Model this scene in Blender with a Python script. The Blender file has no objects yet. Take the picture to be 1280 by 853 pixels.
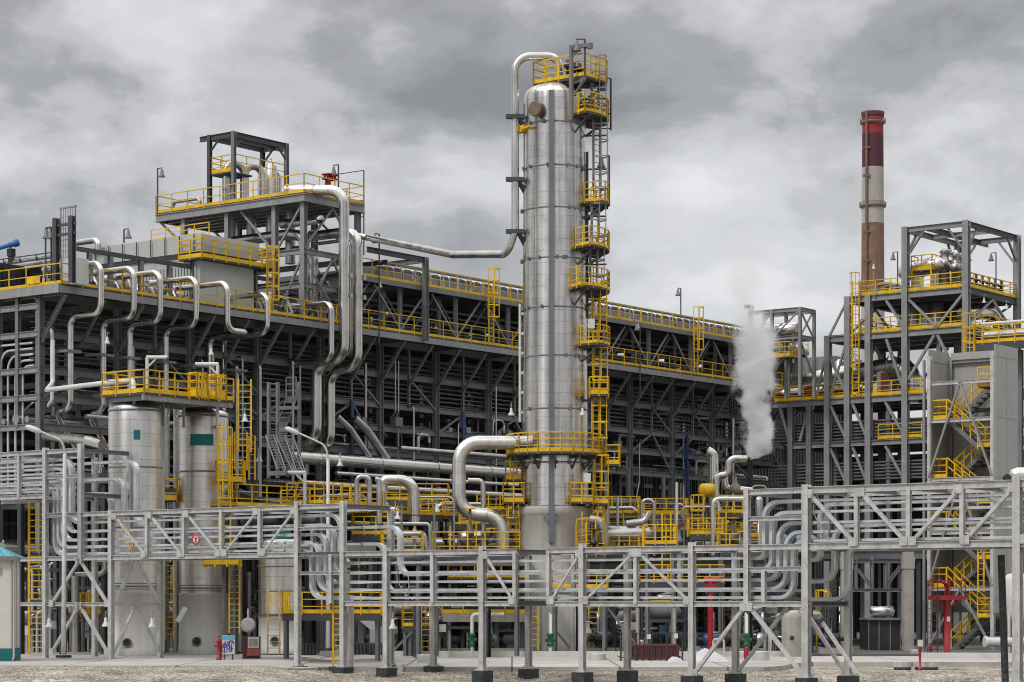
import bpy, math, random
from mathutils import Vector as V3, Matrix
random.seed(7)
S = bpy.context.scene
COL = S.collection
# ---------------------------------------------------------------- camera frame and plant axes
F, CX, YH, CH = 2863.0, 640.0, 750.0, 3.1          # focal length / centre / horizon in photo pixels, eye height
ln = math.hypot(.6076, .7944)
UX, UY = .6076/ln, .7944/ln
U = V3((UX, UY, 0)); V = V3((-UY, UX, 0)); Z = V3((0, 0, 1))   # U runs along the long rack, V across it
def AB(a, b, z=0): return V3((a*UX-b*UY, a*UY+b*UX, z))
def zpx(py, Y): return CH+(YH-py)*Y/F
def P(px, py, Y): return V3(((px-CX)*Y/F, Y, zpx(py, Y)))
def Yb(px, b): return b/(UX-(px-CX)/F*UY)
def Ya(px, a): return a/(UY+(px-CX)/F*UX)
def Pb(px, py, b): return P(px, py, Yb(px, b))
def Pa(px, py, a): return P(px, py, Ya(px, a))
def a_at(px, b): p = Pb(px, YH, b); return p.dot(U)
def b_at(px, a): p = Pa(px, YH, a); return p.dot(V)
def up(p, z): return V3((p.x, p.y, z))

# ---------------------------------------------------------------- mesh builder
class MB:
    def __init__(s): s.v, s.f, s.s = [], [], []
    def add(s, vs, fs, sm=False):
        n = len(s.v); s.v.extend([tuple(p) for p in vs])
        for f in fs: s.f.append(tuple(i+n for i in f)); s.s.append(sm)
    def sect(s, p0, p1, pts, xa, ya, sm=False, caps=True):
        n = len(pts)
        vs = [p0+xa*x+ya*y for x, y in pts]+[p1+xa*x+ya*y for x, y in pts]
        fs = [(i, (i+1) % n, n+(i+1) % n, n+i) for i in range(n)]
        s.add(vs, fs, sm)
        if caps: s.add(vs, [tuple(range(n-1, -1, -1)), tuple(range(n, 2*n))])
        return s
    def axes(s, p0, p1, side):
        d = (p1-p0).normalized()
        if side is None: side = U if abs(d.z) > .9 else d.cross(Z)
        xa = (side-d*side.dot(d)).normalized()
        return xa, d.cross(xa).normalized()
    def bar(s, p0, p1, w, h=None, side=None):
        h = h or w; xa, ya = s.axes(p0, p1, side); a, b = w/2, h/2
        return s.sect(p0, p1, [(-a, -b), (a, -b), (a, b), (-a, b)], xa, ya)
    def ib(s, p0, p1, w, h, side=None, t=None):
        """I section: flanges of width w along side, depth h across it"""
        xa, ya = s.axes(p0, p1, side); a, b = w/2, h/2; t = t or max(.02, h*.09); k = max(.012, w*.06)
        return s.sect(p0, p1, [(-a, -b), (a, -b), (a, -b+t), (k, -b+t), (k, b-t), (a, b-t), (a, b), (-a, b), (-a, b-t), (-k, b-t), (-k, -b+t), (-a, -b+t)], xa, ya)
    def ch(s, p0, p1, w, h, side=None):
        """channel open downwards (w along side, h deep)"""
        xa, ya = s.axes(p0, p1, side); a, b = w/2, h/2; t = .02
        return s.sect(p0, p1, [(-a, -b), (-a+t, -b), (-a+t, b-t), (a-t, b-t), (a-t, -b), (a, -b), (a, b), (-a, b)], xa, ya)
    def box(s, c, sx, sy, sz, xa=None, ya=None):
        xa = xa or U; ya = ya or V
        return s.sect(c-Z*(sz/2), c+Z*(sz/2), [(-sx/2, -sy/2), (sx/2, -sy/2), (sx/2, sy/2), (-sx/2, sy/2)], xa, ya)
    def boxz(s, c, sx, sy, z0, z1, xa=None, ya=None):
        return s.box(up(c, (z0+z1)/2), sx, sy, z1-z0, xa, ya)
    def rib(s, path, w, t, side):
        """flat strip (w along side, t thick) swept along a path"""
        n = len(path); vs = []
        for i, p in enumerate(path):
            d = (path[min(i+1, n-1)]-path[max(i-1, 0)]).normalized(); nrm = d.cross(side).normalized()
            for x, y in ((-w/2, -t/2), (w/2, -t/2), (w/2, t/2), (-w/2, t/2)): vs.append(p+side*x+nrm*y)
        fs = []
        for i in range(n-1):
            for k in range(4): fs.append((4*i+k, 4*i+(k+1) % 4, 4*i+4+(k+1) % 4, 4*i+4+k))
        fs += [(3, 2, 1, 0), (4*n-4, 4*n-3, 4*n-2, 4*n-1)]
        s.add(vs, fs); return s
    def tube(s, path, r, n=12, caps=True):
        m = len(path); vs = []
        t = [(path[min(i+1, m-1)]-path[max(i-1, 0)]).normalized() for i in range(m)]
        x = t[0].orthogonal().normalized()
        for i in range(m):
            x = (x-t[i]*x.dot(t[i])).normalized(); y = t[i].cross(x)
            rr = r[i] if isinstance(r, (list, tuple)) else r
            for k in range(n):
                c = 2*math.pi*k/n; vs.append(path[i]+x*(rr*math.cos(c))+y*(rr*math.sin(c)))
        fs = [(n*i+k, n*i+(k+1) % n, n*i+n+(k+1) % n, n*i+n+k) for i in range(m-1) for k in range(n)]
        s.add(vs, fs, True)
        if caps: s.add(vs, [tuple(range(n-1, -1, -1)), tuple(range(n*m-n, n*m))])
        return s
    def pipe(s, pts, r, R=None, n=12, k=7): return s.tube(fillet(pts, R or 3*r, k), r, n)
    def lathe(s, c, prof, n=32, axis=Z, sm=True):
        """profile (radius, height) turned about axis through c"""
        x = axis.orthogonal().normalized(); y = axis.cross(x); vs = []
        for r, h in prof:
            for k in range(n):
                q = 2*math.pi*k/n; vs.append(c+axis*h+x*(r*math.cos(q))+y*(r*math.sin(q)))
        m = len(prof)
        s.add(vs, [(n*i+k, n*i+(k+1) % n, n*i+n+(k+1) % n, n*i+n+k) for i in range(m-1) for k in range(n)], sm)
        s.add(vs, [tuple(range(n-1, -1, -1)), tuple(range(n*m-n, n*m))]); return s
    def disc(s, c, axis, r, t, n=20): return s.lathe(c, [(r, -t/2), (r, t/2)], n, axis)
    def arc(s, c, r, a0, a1, t, n=24, h=None):
        """horizontal bar bent round c"""
        pts = [c+V3((r*math.cos(a0+(a1-a0)*i/n), r*math.sin(a0+(a1-a0)*i/n), 0)) for i in range(n+1)]
        s.rib(pts, h or t, t, Z); return s
def fillet(pts, R, k=7):
    pts = [p for i, p in enumerate(pts) if i == 0 or (p-pts[i-1]).length > 1e-4]
    out = [pts[0]]
    for i in range(1, len(pts)-1):
        p, a, b = pts[i], pts[i-1]-pts[i], pts[i+1]-pts[i]
        la, lb = a.length, b.length; a = a/la; b = b/lb
        ang = math.acos(max(-1, min(1, a.dot(b))))
        if ang > 3.1: out.append(p); continue
        d = min(R/math.tan(ang/2), la*.49, lb*.49); r = d*math.tan(ang/2)
        c = p+(a+b).normalized()*(r/math.sin(ang/2))
        s0, s1 = p+a*d-c, p+b*d-c; th = math.pi-ang; ax = s0.cross(s1).normalized()
        for j in range(k+1): out.append(c+Matrix.Rotation(th*j/k, 3, ax) @ s0)
    out.append(pts[-1]); return out

def railing(mb, pts, h=1.1, sp=1.4, t=.055, toe=.16, ends=True, mid=2):
    """guard rail along deck-level points: posts, top and middle rails, toe board"""
    for p, q in zip(pts, pts[1:]):
        L = (q-p).length; n = max(1, round(L/sp))
        for i in range(n+1):
            b = p.lerp(q, i/n); mb.bar(b-Z*.12, b+Z*h, t, t)
        for j in range(mid+1):
            z = h*(1-j/(mid+1)); mb.bar(p+Z*z, q+Z*z, t, t*(1.1 if j == 0 else .8))
        if toe: mb.bar(p+Z*(toe/2), q+Z*(toe/2), .02, toe)
    return mb
def ladder(mb, p0, p1, wd, w=.5, cage=None, t=.06, rung=.3, c0=2.2):
    """ladder from p0 to p1, width direction wd, cage side direction"""
    for s in (-1, 1): mb.bar(p0+wd*(s*w/2), p1+wd*(s*w/2), t, t*1.4, side=wd)
    L = (p1-p0).length; n = int(L/rung)
    for i in range(1, n): 
        c = p0.lerp(p1, i/n); mb.bar(c-wd*(w/2), c+wd*(w/2), t*.55)
    if cage is not None and L > c0+.6:
        def hoop(z): 
            c = up(p0, p0.z+z); return [c+wd*(.36*math.cos(q))+cage*(.72*math.sin(q)) for q in [math.pi*i/8 for i in range(9)]]
        z = c0; zs = []
        while z < L+.9: zs.append(z); z += .85
        for z in zs: mb.rib(hoop(z), .07, .03, Z)
        a, b = hoop(zs[0]), hoop(zs[-1])
        for i in (0, 2, 4, 6, 8): mb.bar(a[i], b[i], .045, .03)
    return mb

# ---------------------------------------------------------------- objects
def obj(name, mb, mat, parent=None, origin=None):
    me = bpy.data.meshes.new(name)
    if parent is not None:
        o0 = V3(parent['_w']) if '_w' in parent else V3((0, 0, 0))
        off = o0
    elif origin is not None: off = origin
    else:
        xs = [p[0] for p in mb.v]; ys = [p[1] for p in mb.v]; zs = [p[2] for p in mb.v]
        off = V3(((min(xs)+max(xs))/2, (min(ys)+max(ys))/2, min(zs)))
    me.from_pydata([(p[0]-off.x, p[1]-off.y, p[2]-off.z) for p in mb.v], [], mb.f)
    me.polygons.foreach_set('use_smooth', mb.s)
    me.materials.append(mat); me.update()
    o = bpy.data.objects.new(name, me); COL.objects.link(o)
    if parent is not None: o.parent = parent; o['_w'] = tuple(off)
    else: o.location = off; o['_w'] = tuple(off)
    return o
ROOTS = []
def tag(o, label, cat, group=None, kind=None):
    if label: o['label'] = label
    if cat: o['category'] = cat
    if group: o['group'] = group
    if kind: o['kind'] = kind
    return o
def thing(name, label, cat, loc, group=None):
    o = bpy.data.objects.new(name, None); COL.objects.link(o); o.location = loc; o['_w'] = tuple(loc)
    o.empty_display_size = .3
    return tag(o, label, cat, group)
def solo(name, mb, mat, label, cat, group=None): return tag(obj(name, mb, mat), label, cat, group)
def struct(name, mb, mat, kind='structure'):
    o = obj(name, mb, mat, origin=V3((0, 0, 0))); o['kind'] = kind; return o
def mem(parent, name, p0, p1, w, h, mat, form='ib', side=None):
    m = MB(); getattr(m, form)(p0, p1, w, h, side); return obj(name, m, mat, parent)
def dup(root, loc, label=None, group=None):
    r = root.copy(); COL.objects.link(r); r.location = loc; r['_w'] = tuple(loc)
    if label: r['label'] = label
    if group: r['group'] = group
    for ch in list(root.children):
        c = ch.copy(); COL.objects.link(c); c.parent = r
        for g in list(ch.children):
            d = g.copy(); COL.objects.link(d); d.parent = c
    return r

# ---------------------------------------------------------------- materials
def N(nt, t, **kw):
    n = nt.nodes.new(t)
    for k, v in kw.items(): setattr(n, k, v)
    return n
def mat(name, col, rough=.55, metal=0., var=.18, scale=.6, streak=0., bump=0., bscale=6., seams=None, rvar=.12, dirt=None, dirt_amt=.35):
    """weathered surface: soft blotches, optional vertical run-off streaks, sheet seams and dirt patches"""
    m = bpy.data.materials.new(name); m.use_nodes = True; nt = m.node_tree; L = nt.links
    b = nt.nodes['Principled BSDF']; b.inputs['Metallic'].default_value = metal
    g = N(nt, 'ShaderNodeNewGeometry'); pos = g.outputs['Position']
    n1 = N(nt, 'ShaderNodeTexNoise'); n1.inputs['Scale'].default_value = scale; n1.inputs['Detail'].default_value = 6; L.new(pos, n1.inputs['Vector'])
    val = n1.outputs['Fac']
    if streak:
        mp = N(nt, 'ShaderNodeMapping'); mp.inputs['Scale'].default_value = (5, 5, .12); L.new(pos, mp.inputs['Vector'])
        n2 = N(nt, 'ShaderNodeTexNoise'); n2.inputs['Scale'].default_value = 1.; n2.inputs['Detail'].default_value = 5; L.new(mp.outputs[0], n2.inputs['Vector'])
        mx = N(nt, 'ShaderNodeMix'); mx.inputs[0].default_value = streak; L.new(val, mx.inputs[2]); L.new(n2.outputs['Fac'], mx.inputs[3]); val = mx.outputs[0]
    r = N(nt, 'ShaderNodeMapRange'); r.inputs[1].default_value = .3; r.inputs[2].default_value = .7; r.inputs[3].default_value = 1-var; r.inputs[4].default_value = 1+var; L.new(val, r.inputs[0])
    c = N(nt, 'ShaderNodeVectorMath', operation='SCALE'); c.inputs[0].default_value = col; L.new(r.outputs[0], c.inputs['Scale'])
    out = c.outputs[0]
    if dirt is not None:
        n3 = N(nt, 'ShaderNodeTexNoise'); n3.inputs['Scale'].default_value = scale*2.3; n3.inputs['Detail'].default_value = 8; n3.inputs['Roughness'].default_value = .7; L.new(pos, n3.inputs['Vector'])
        q = N(nt, 'ShaderNodeMapRange'); q.inputs[1].default_value = .5; q.inputs[2].default_value = .72; q.inputs[3].default_value = 0; q.inputs[4].default_value = dirt_amt; L.new(n3.outputs['Fac'], q.inputs[0])
        mx = N(nt, 'ShaderNodeMix', data_type='RGBA'); L.new(q.outputs[0], mx.inputs[0]); L.new(out, mx.inputs[6]); mx.inputs[7].default_value = (*dirt, 1); out = mx.outputs[2]
    bumpsrc = None
    if seams:   # sheet cladding round a vessel: (radius, sheet length, sheet height) in object space
        R, sl, sh = seams
        tc = N(nt, 'ShaderNodeTexCoord'); sp = N(nt, 'ShaderNodeSeparateXYZ'); L.new(tc.outputs['Object'], sp.inputs[0])
        at = N(nt, 'ShaderNodeMath', operation='ARCTAN2'); L.new(sp.outputs[1], at.inputs[0]); L.new(sp.outputs[0], at.inputs[1])
        mu = N(nt, 'ShaderNodeMath', operation='MULTIPLY'); mu.inputs[1].default_value = R; L.new(at.outputs[0], mu.inputs[0])
        cb = N(nt, 'ShaderNodeCombineXYZ'); L.new(mu.outputs[0], cb.inputs[0]); L.new(sp.outputs[2], cb.inputs[1])
        bk = N(nt, 'ShaderNodeTexBrick'); bk.inputs['Scale'].default_value = 1; bk.inputs['Brick Width'].default_value = sl; bk.inputs['Row Height'].default_value = sh
        bk.inputs['Mortar Size'].default_value = .016; bk.inputs['Color1'].default_value = (1, 1, 1, 1); bk.inputs['Color2'].default_value = (.93, .93, .935, 1); bk.inputs['Mortar'].default_value = (.7, .7, .7, 1)
        L.new(cb.outputs[0], bk.inputs['Vector'])
        mm = N(nt, 'ShaderNodeMix', data_type='RGBA', blend_type='MULTIPLY'); mm.inputs[0].default_value = 1; L.new(out, mm.inputs[6]); L.new(bk.outputs['Color'], mm.inputs[7]); out = mm.outputs[2]
    L.new(out, b.inputs['Base Color'])
    rr = N(nt, 'ShaderNodeMapRange'); rr.inputs[1].default_value = .3; rr.inputs[2].default_value = .7; rr.inputs[3].default_value = max(.05, rough-rvar); rr.inputs[4].default_value = rough+rvar; L.new(val, rr.inputs[0]); L.new(rr.outputs[0], b.inputs['Roughness'])
    if bump:
        n4 = N(nt, 'ShaderNodeTexNoise'); n4.inputs['Scale'].default_value = bscale; n4.inputs['Detail'].default_value = 4; L.new(pos, n4.inputs['Vector'])
        bp = N(nt, 'ShaderNodeBump'); bp.inputs['Strength'].default_value = bump; bp.inputs['Distance'].default_value = .05; L.new(n4.outputs['Fac'], bp.inputs['Height']); L.new(bp.outputs[0], b.inputs['Normal'])
    return m
M = {}
M['steel'] = mat('painted_steel', (.16, .168, .176), .5, 0, .22, .8, streak=.5, dirt=(.13, .08, .05), dirt_amt=.6)
M['steel_light'] = mat('pale_painted_steel', (.25, .255, .258), .5, 0, .2, .8, streak=.5, dirt=(.17, .14, .11), dirt_amt=.5)
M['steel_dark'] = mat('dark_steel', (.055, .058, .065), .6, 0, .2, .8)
M['galv'] = mat('galvanised_steel', (.50, .50, .495), .45, .15, .2, 1.5, streak=.5, bump=.1, bscale=20, dirt=(.22, .165, .115), dirt_amt=.6)
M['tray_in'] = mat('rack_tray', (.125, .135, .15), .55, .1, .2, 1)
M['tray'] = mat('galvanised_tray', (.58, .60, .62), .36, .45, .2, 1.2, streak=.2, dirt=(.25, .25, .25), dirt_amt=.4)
M['yellow'] = mat('yellow_paint', (.70, .425, .006), .5, 0, .28, 1.4, streak=.35, dirt=(.24, .14, .02), dirt_amt=.6)
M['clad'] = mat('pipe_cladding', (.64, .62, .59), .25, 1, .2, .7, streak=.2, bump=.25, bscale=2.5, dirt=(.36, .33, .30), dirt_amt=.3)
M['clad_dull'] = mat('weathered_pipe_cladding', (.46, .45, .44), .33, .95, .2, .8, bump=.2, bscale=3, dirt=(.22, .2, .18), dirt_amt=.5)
M['tower'] = mat('vessel_cladding', (.67, .65, .62), .27, 1, .36, .45, streak=.85, bump=.22, bscale=1.1, seams=(1.75, 1.6, .62), dirt=(.33, .28, .23), dirt_amt=.5)
M['tank'] = mat('tank_cladding', (.74, .72, .69), .36, 1, .18, .5, streak=.6, bump=.25, bscale=1.3, seams=(1.2, 1.6, .62), dirt=(.36, .31, .26), dirt_amt=.45)
M['panel_light'] = mat('pale_sheet_panel', (.43, .45, .425), .55, 0, .1, .35, streak=.3, dirt=(.33, .32, .3))
M['slab'] = mat('dark_concrete', (.10, .095, .088), .85, 0, .3, .5, dirt=(.04, .04, .04))  # dark concrete for the plot floor, with darker blotches
M['white'] = mat('white_paint', (.58, .58, .56), .5, 0, .1, 1.2, streak=.4, dirt=(.4, .37, .33))
M['conc'] = mat('concrete', (.56, .545, .51), .85, 0, .14, .8, streak=.5, bump=.2, bscale=10, dirt=(.30, .28, .25))
M['conc_old'] = mat('stained_concrete', (.33, .31, .28), .9, 0, .2, .7, streak=.6, bump=.3, bscale=8, dirt=(.15, .12, .09), dirt_amt=.6)
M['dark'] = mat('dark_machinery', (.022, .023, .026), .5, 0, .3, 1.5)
M['black'] = mat('bitumen_black', (.022, .026, .032), .6, 0, .35, 3, dirt=(.16, .145, .125), dirt_amt=.6)
M['teal'] = mat('teal_paint', (.0, .125, .135), .5, 0, .12, 1)
M['red'] = mat('red_paint', (.30, .010, .016), .45, 0, .15, 1)
M['burgundy'] = mat('burgundy_paint', (.095, .02, .024), .6, 0, .18, 1)
M['brickred'] = mat('faded_red_paint', (.34, .10, .075), .6, 0, .15, 1)
M['blue'] = mat('blue_paint', (.012, .05, .14), .45, 0, .15, 1)
M['blue_bright'] = mat('bright_blue_paint', (.015, .10, .34), .45, 0, .15, 1)
M['green'] = mat('green_paint', (.008, .085, .035), .45, 0, .15, 1)
M['panel'] = mat('grey_sheet_panel', (.33, .325, .31), .55, 0, .1, .35, streak=.3, dirt=(.24, .22, .2))
M['grate'] = mat('deck_grating', (.05, .052, .055), .7, 0, .2, 1)
M['rust'] = mat('brown_blind_flange', (.16, .115, .085), .6, .2, .25, 3)
M['tarp'] = mat('white_sheeting', (.48, .48, .50), .6, 0, .1, 2, bump=.4, bscale=4)
M['glass'] = mat('dark_glass', (.05, .055, .05), .12, 0, .2, 2)
EXPO = 0.0
# ---------------------------------------------------------------- sky, sun, camera
SUN_EL, SUN_AZ = math.radians(48), math.radians(228)      # high behind the viewer's left shoulder
def build_world():
    w = bpy.data.worlds.new('World'); S.world = w; w.use_nodes = True; nt = w.node_tree; L = nt.links
    bg = nt.nodes['Background']; bg.inputs['Strength'].default_value = .1
    sky = N(nt, 'ShaderNodeTexSky'); sky.sky_type = 'NISHITA'; sky.sun_disc = False; sky.sun_elevation = SUN_EL; sky.sun_rotation = SUN_AZ
    tc = N(nt, 'ShaderNodeTexCoord'); d = tc.outputs['Generated']
    sp = N(nt, 'ShaderNodeSeparateXYZ'); L.new(d, sp.inputs[0])
    def math_(op, a, b=None, clamp=False):
        n = N(nt, 'ShaderNodeMath', operation=op); n.use_clamp = clamp
        for i, v in enumerate((a, b)):
            if v is None: continue
            if isinstance(v, (int, float)): n.inputs[i].default_value = v
            else: L.new(v, n.inputs[i])
        return n.outputs[0]
    zc = math_('MAXIMUM', sp.outputs[2], 0.0); den = math_('ADD', zc, .42)
    cb = N(nt, 'ShaderNodeCombineXYZ'); L.new(math_('DIVIDE', sp.outputs[0], den), cb.inputs[0]); L.new(math_('DIVIDE', sp.outputs[1], den), cb.inputs[1])
    mp = N(nt, 'ShaderNodeMapping'); mp.inputs['Location'].default_value = SKY_OFF; L.new(cb.outputs[0], mp.inputs[0])
    n1 = N(nt, 'ShaderNodeTexNoise'); n1.inputs['Scale'].default_value = 4.4; n1.inputs['Detail'].default_value = 9; n1.inputs['Roughness'].default_value = .56; n1.inputs['Distortion'].default_value = .12
    L.new(mp.outputs[0], n1.inputs['Vector'])
    n2 = N(nt, 'ShaderNodeTexNoise'); n2.inputs['Scale'].default_value = 1.5; n2.inputs['Detail'].default_value = 2; L.new(mp.outputs[0], n2.inputs['Vector'])
    f = math_('ADD', math_('MULTIPLY', n1.outputs['Fac'], .72), math_('MULTIPLY', n2.outputs['Fac'], .28))
    # two heavier cloud banks
    def bank(px, py, sx, sz, amt):
        d0 = V3(((px-CX)/F, 1, (YH-py)/F)).normalized()
        dx = math_('DIVIDE', math_('SUBTRACT', sp.outputs[0], d0.x), sx); dz = math_('DIVIDE', math_('SUBTRACT', sp.outputs[2], d0.z), sz)
        r2 = math_('ADD', math_('MULTIPLY', dx, dx), math_('MULTIPLY', dz, dz))
        front = math_('GREATER_THAN', sp.outputs[1], 0.0)
        return math_('MULTIPLY', math_('MULTIPLY', math_('POWER', 2.718, math_('MULTIPLY', r2, -1.0)), amt), front)
    for b_ in ((690, 115, .075, .026, .085), (90, 90, .09, .03, .05), (1000, 20, .10, .02, .04)): f = math_('SUBTRACT', f, bank(*b_))
    for b_ in ((150, 185, .06, .02, .05), (850, 235, .08, .02, .05)): f = math_('ADD', f, bank(*b_))
    f = math_('ADD', math_('MULTIPLY', math_('SUBTRACT', f, .5), 1.18), .512)
    rp = N(nt, 'ShaderNodeValToRGB'); e = rp.color_ramp.elements; L.new(f, rp.inputs[0]); rp.color_ramp.interpolation = 'EASE'
    e[0].position = .22; e[0].color = (.17, .168, .172, 1)
    e[1].position = .64; e[1].color = (.82, .82, .83, 1)
    for p, c in ((.34, (.265, .268, .276, 1)), (.43, (.38, .384, .392, 1)), (.49, (.54, .544, .552, 1)), (.56, (.68, .686, .70, 1))):
        q = e.new(p); q.color = c
    # an overcast dome: low sky as the ramp, the zenith about twice as bright, thin near the ground
    hz = N(nt, 'ShaderNodeMapRange'); hz.interpolation_type = 'SMOOTHSTEP'; hz.inputs[1].default_value = .0; hz.inputs[2].default_value = .22; hz.inputs[3].default_value = 1.0; hz.inputs[4].default_value = 0.0; L.new(sp.outputs[2], hz.inputs[0])
    lowmix = N(nt, 'ShaderNodeMix', data_type='RGBA'); L.new(math_('MULTIPLY', hz.outputs[0], .7), lowmix.inputs[0]); L.new(rp.outputs[0], lowmix.inputs[6]); lowmix.inputs[7].default_value = (.66, .67, .70, 1)
    zen = N(nt, 'ShaderNodeMapRange'); zen.interpolation_type = 'SMOOTHSTEP'; zen.inputs[1].default_value = .28; zen.inputs[2].default_value = .8; zen.inputs[3].default_value = 10.4; zen.inputs[4].default_value = 28; L.new(sp.outputs[2], zen.inputs[0])
    vm = N(nt, 'ShaderNodeVectorMath', operation='SCALE'); L.new(lowmix.outputs[2], vm.inputs[0]); L.new(zen.outputs[0], vm.inputs['Scale'])
    # unseen rear sky: dimmed to deepen shade, bright lobes added for cladding highlights
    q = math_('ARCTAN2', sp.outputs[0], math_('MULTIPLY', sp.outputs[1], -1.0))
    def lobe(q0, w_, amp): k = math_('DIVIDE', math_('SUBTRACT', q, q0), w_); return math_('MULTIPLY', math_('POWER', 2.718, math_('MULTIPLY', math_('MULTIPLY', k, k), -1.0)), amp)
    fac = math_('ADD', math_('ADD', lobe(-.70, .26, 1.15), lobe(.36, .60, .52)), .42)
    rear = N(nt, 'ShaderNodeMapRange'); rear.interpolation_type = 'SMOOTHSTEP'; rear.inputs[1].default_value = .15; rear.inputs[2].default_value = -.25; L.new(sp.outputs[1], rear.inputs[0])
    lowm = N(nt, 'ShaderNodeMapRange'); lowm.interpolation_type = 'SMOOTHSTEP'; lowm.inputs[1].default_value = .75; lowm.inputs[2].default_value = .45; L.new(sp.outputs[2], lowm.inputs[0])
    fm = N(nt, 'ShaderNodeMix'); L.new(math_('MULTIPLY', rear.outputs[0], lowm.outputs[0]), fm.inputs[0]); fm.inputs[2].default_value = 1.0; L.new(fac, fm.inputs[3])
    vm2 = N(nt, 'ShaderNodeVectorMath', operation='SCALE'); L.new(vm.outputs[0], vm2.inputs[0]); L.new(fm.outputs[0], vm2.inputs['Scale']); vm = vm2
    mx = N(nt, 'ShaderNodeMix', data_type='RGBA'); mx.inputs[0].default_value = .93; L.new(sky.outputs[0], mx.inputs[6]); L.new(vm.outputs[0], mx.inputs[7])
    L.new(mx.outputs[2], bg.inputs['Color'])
SKY_OFF = (0.4, 5.2, 0)
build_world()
sl = bpy.data.lights.new('sun', 'SUN'); sl.energy = 1.5; sl.angle = math.radians(10); sl.color = (1, .96, .9)
so = bpy.data.objects.new('sun', sl); COL.objects.link(so)
so.rotation_euler = V3((math.sin(SUN_AZ)*math.cos(SUN_EL), math.cos(SUN_AZ)*math.cos(SUN_EL), math.sin(SUN_EL))).to_track_quat('Z', 'Y').to_euler()
cam = bpy.data.cameras.new('camera'); co = bpy.data.objects.new('camera', cam); COL.objects.link(co)
cam.sensor_width = 36; cam.sensor_fit = 'HORIZONTAL'; cam.lens = F/1280*36; cam.shift_y = (YH-426.5)/1280; cam.clip_start = 1; cam.clip_end = 6000
co.location = (0, 0, CH); co.rotation_euler = (math.pi/2, 0, 0); S.camera = co
S.view_settings.view_transform = 'Standard'; S.view_settings.look = 'None'; S.view_settings.exposure = EXPO; S.view_settings.gamma = 1
S.cycles.filter_width = 1.05; S.cycles.volume_bounces = 6; S.cycles.max_bounces = 8; S.cycles.diffuse_bounces = 3; S.cycles.glossy_bounces = 4

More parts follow.
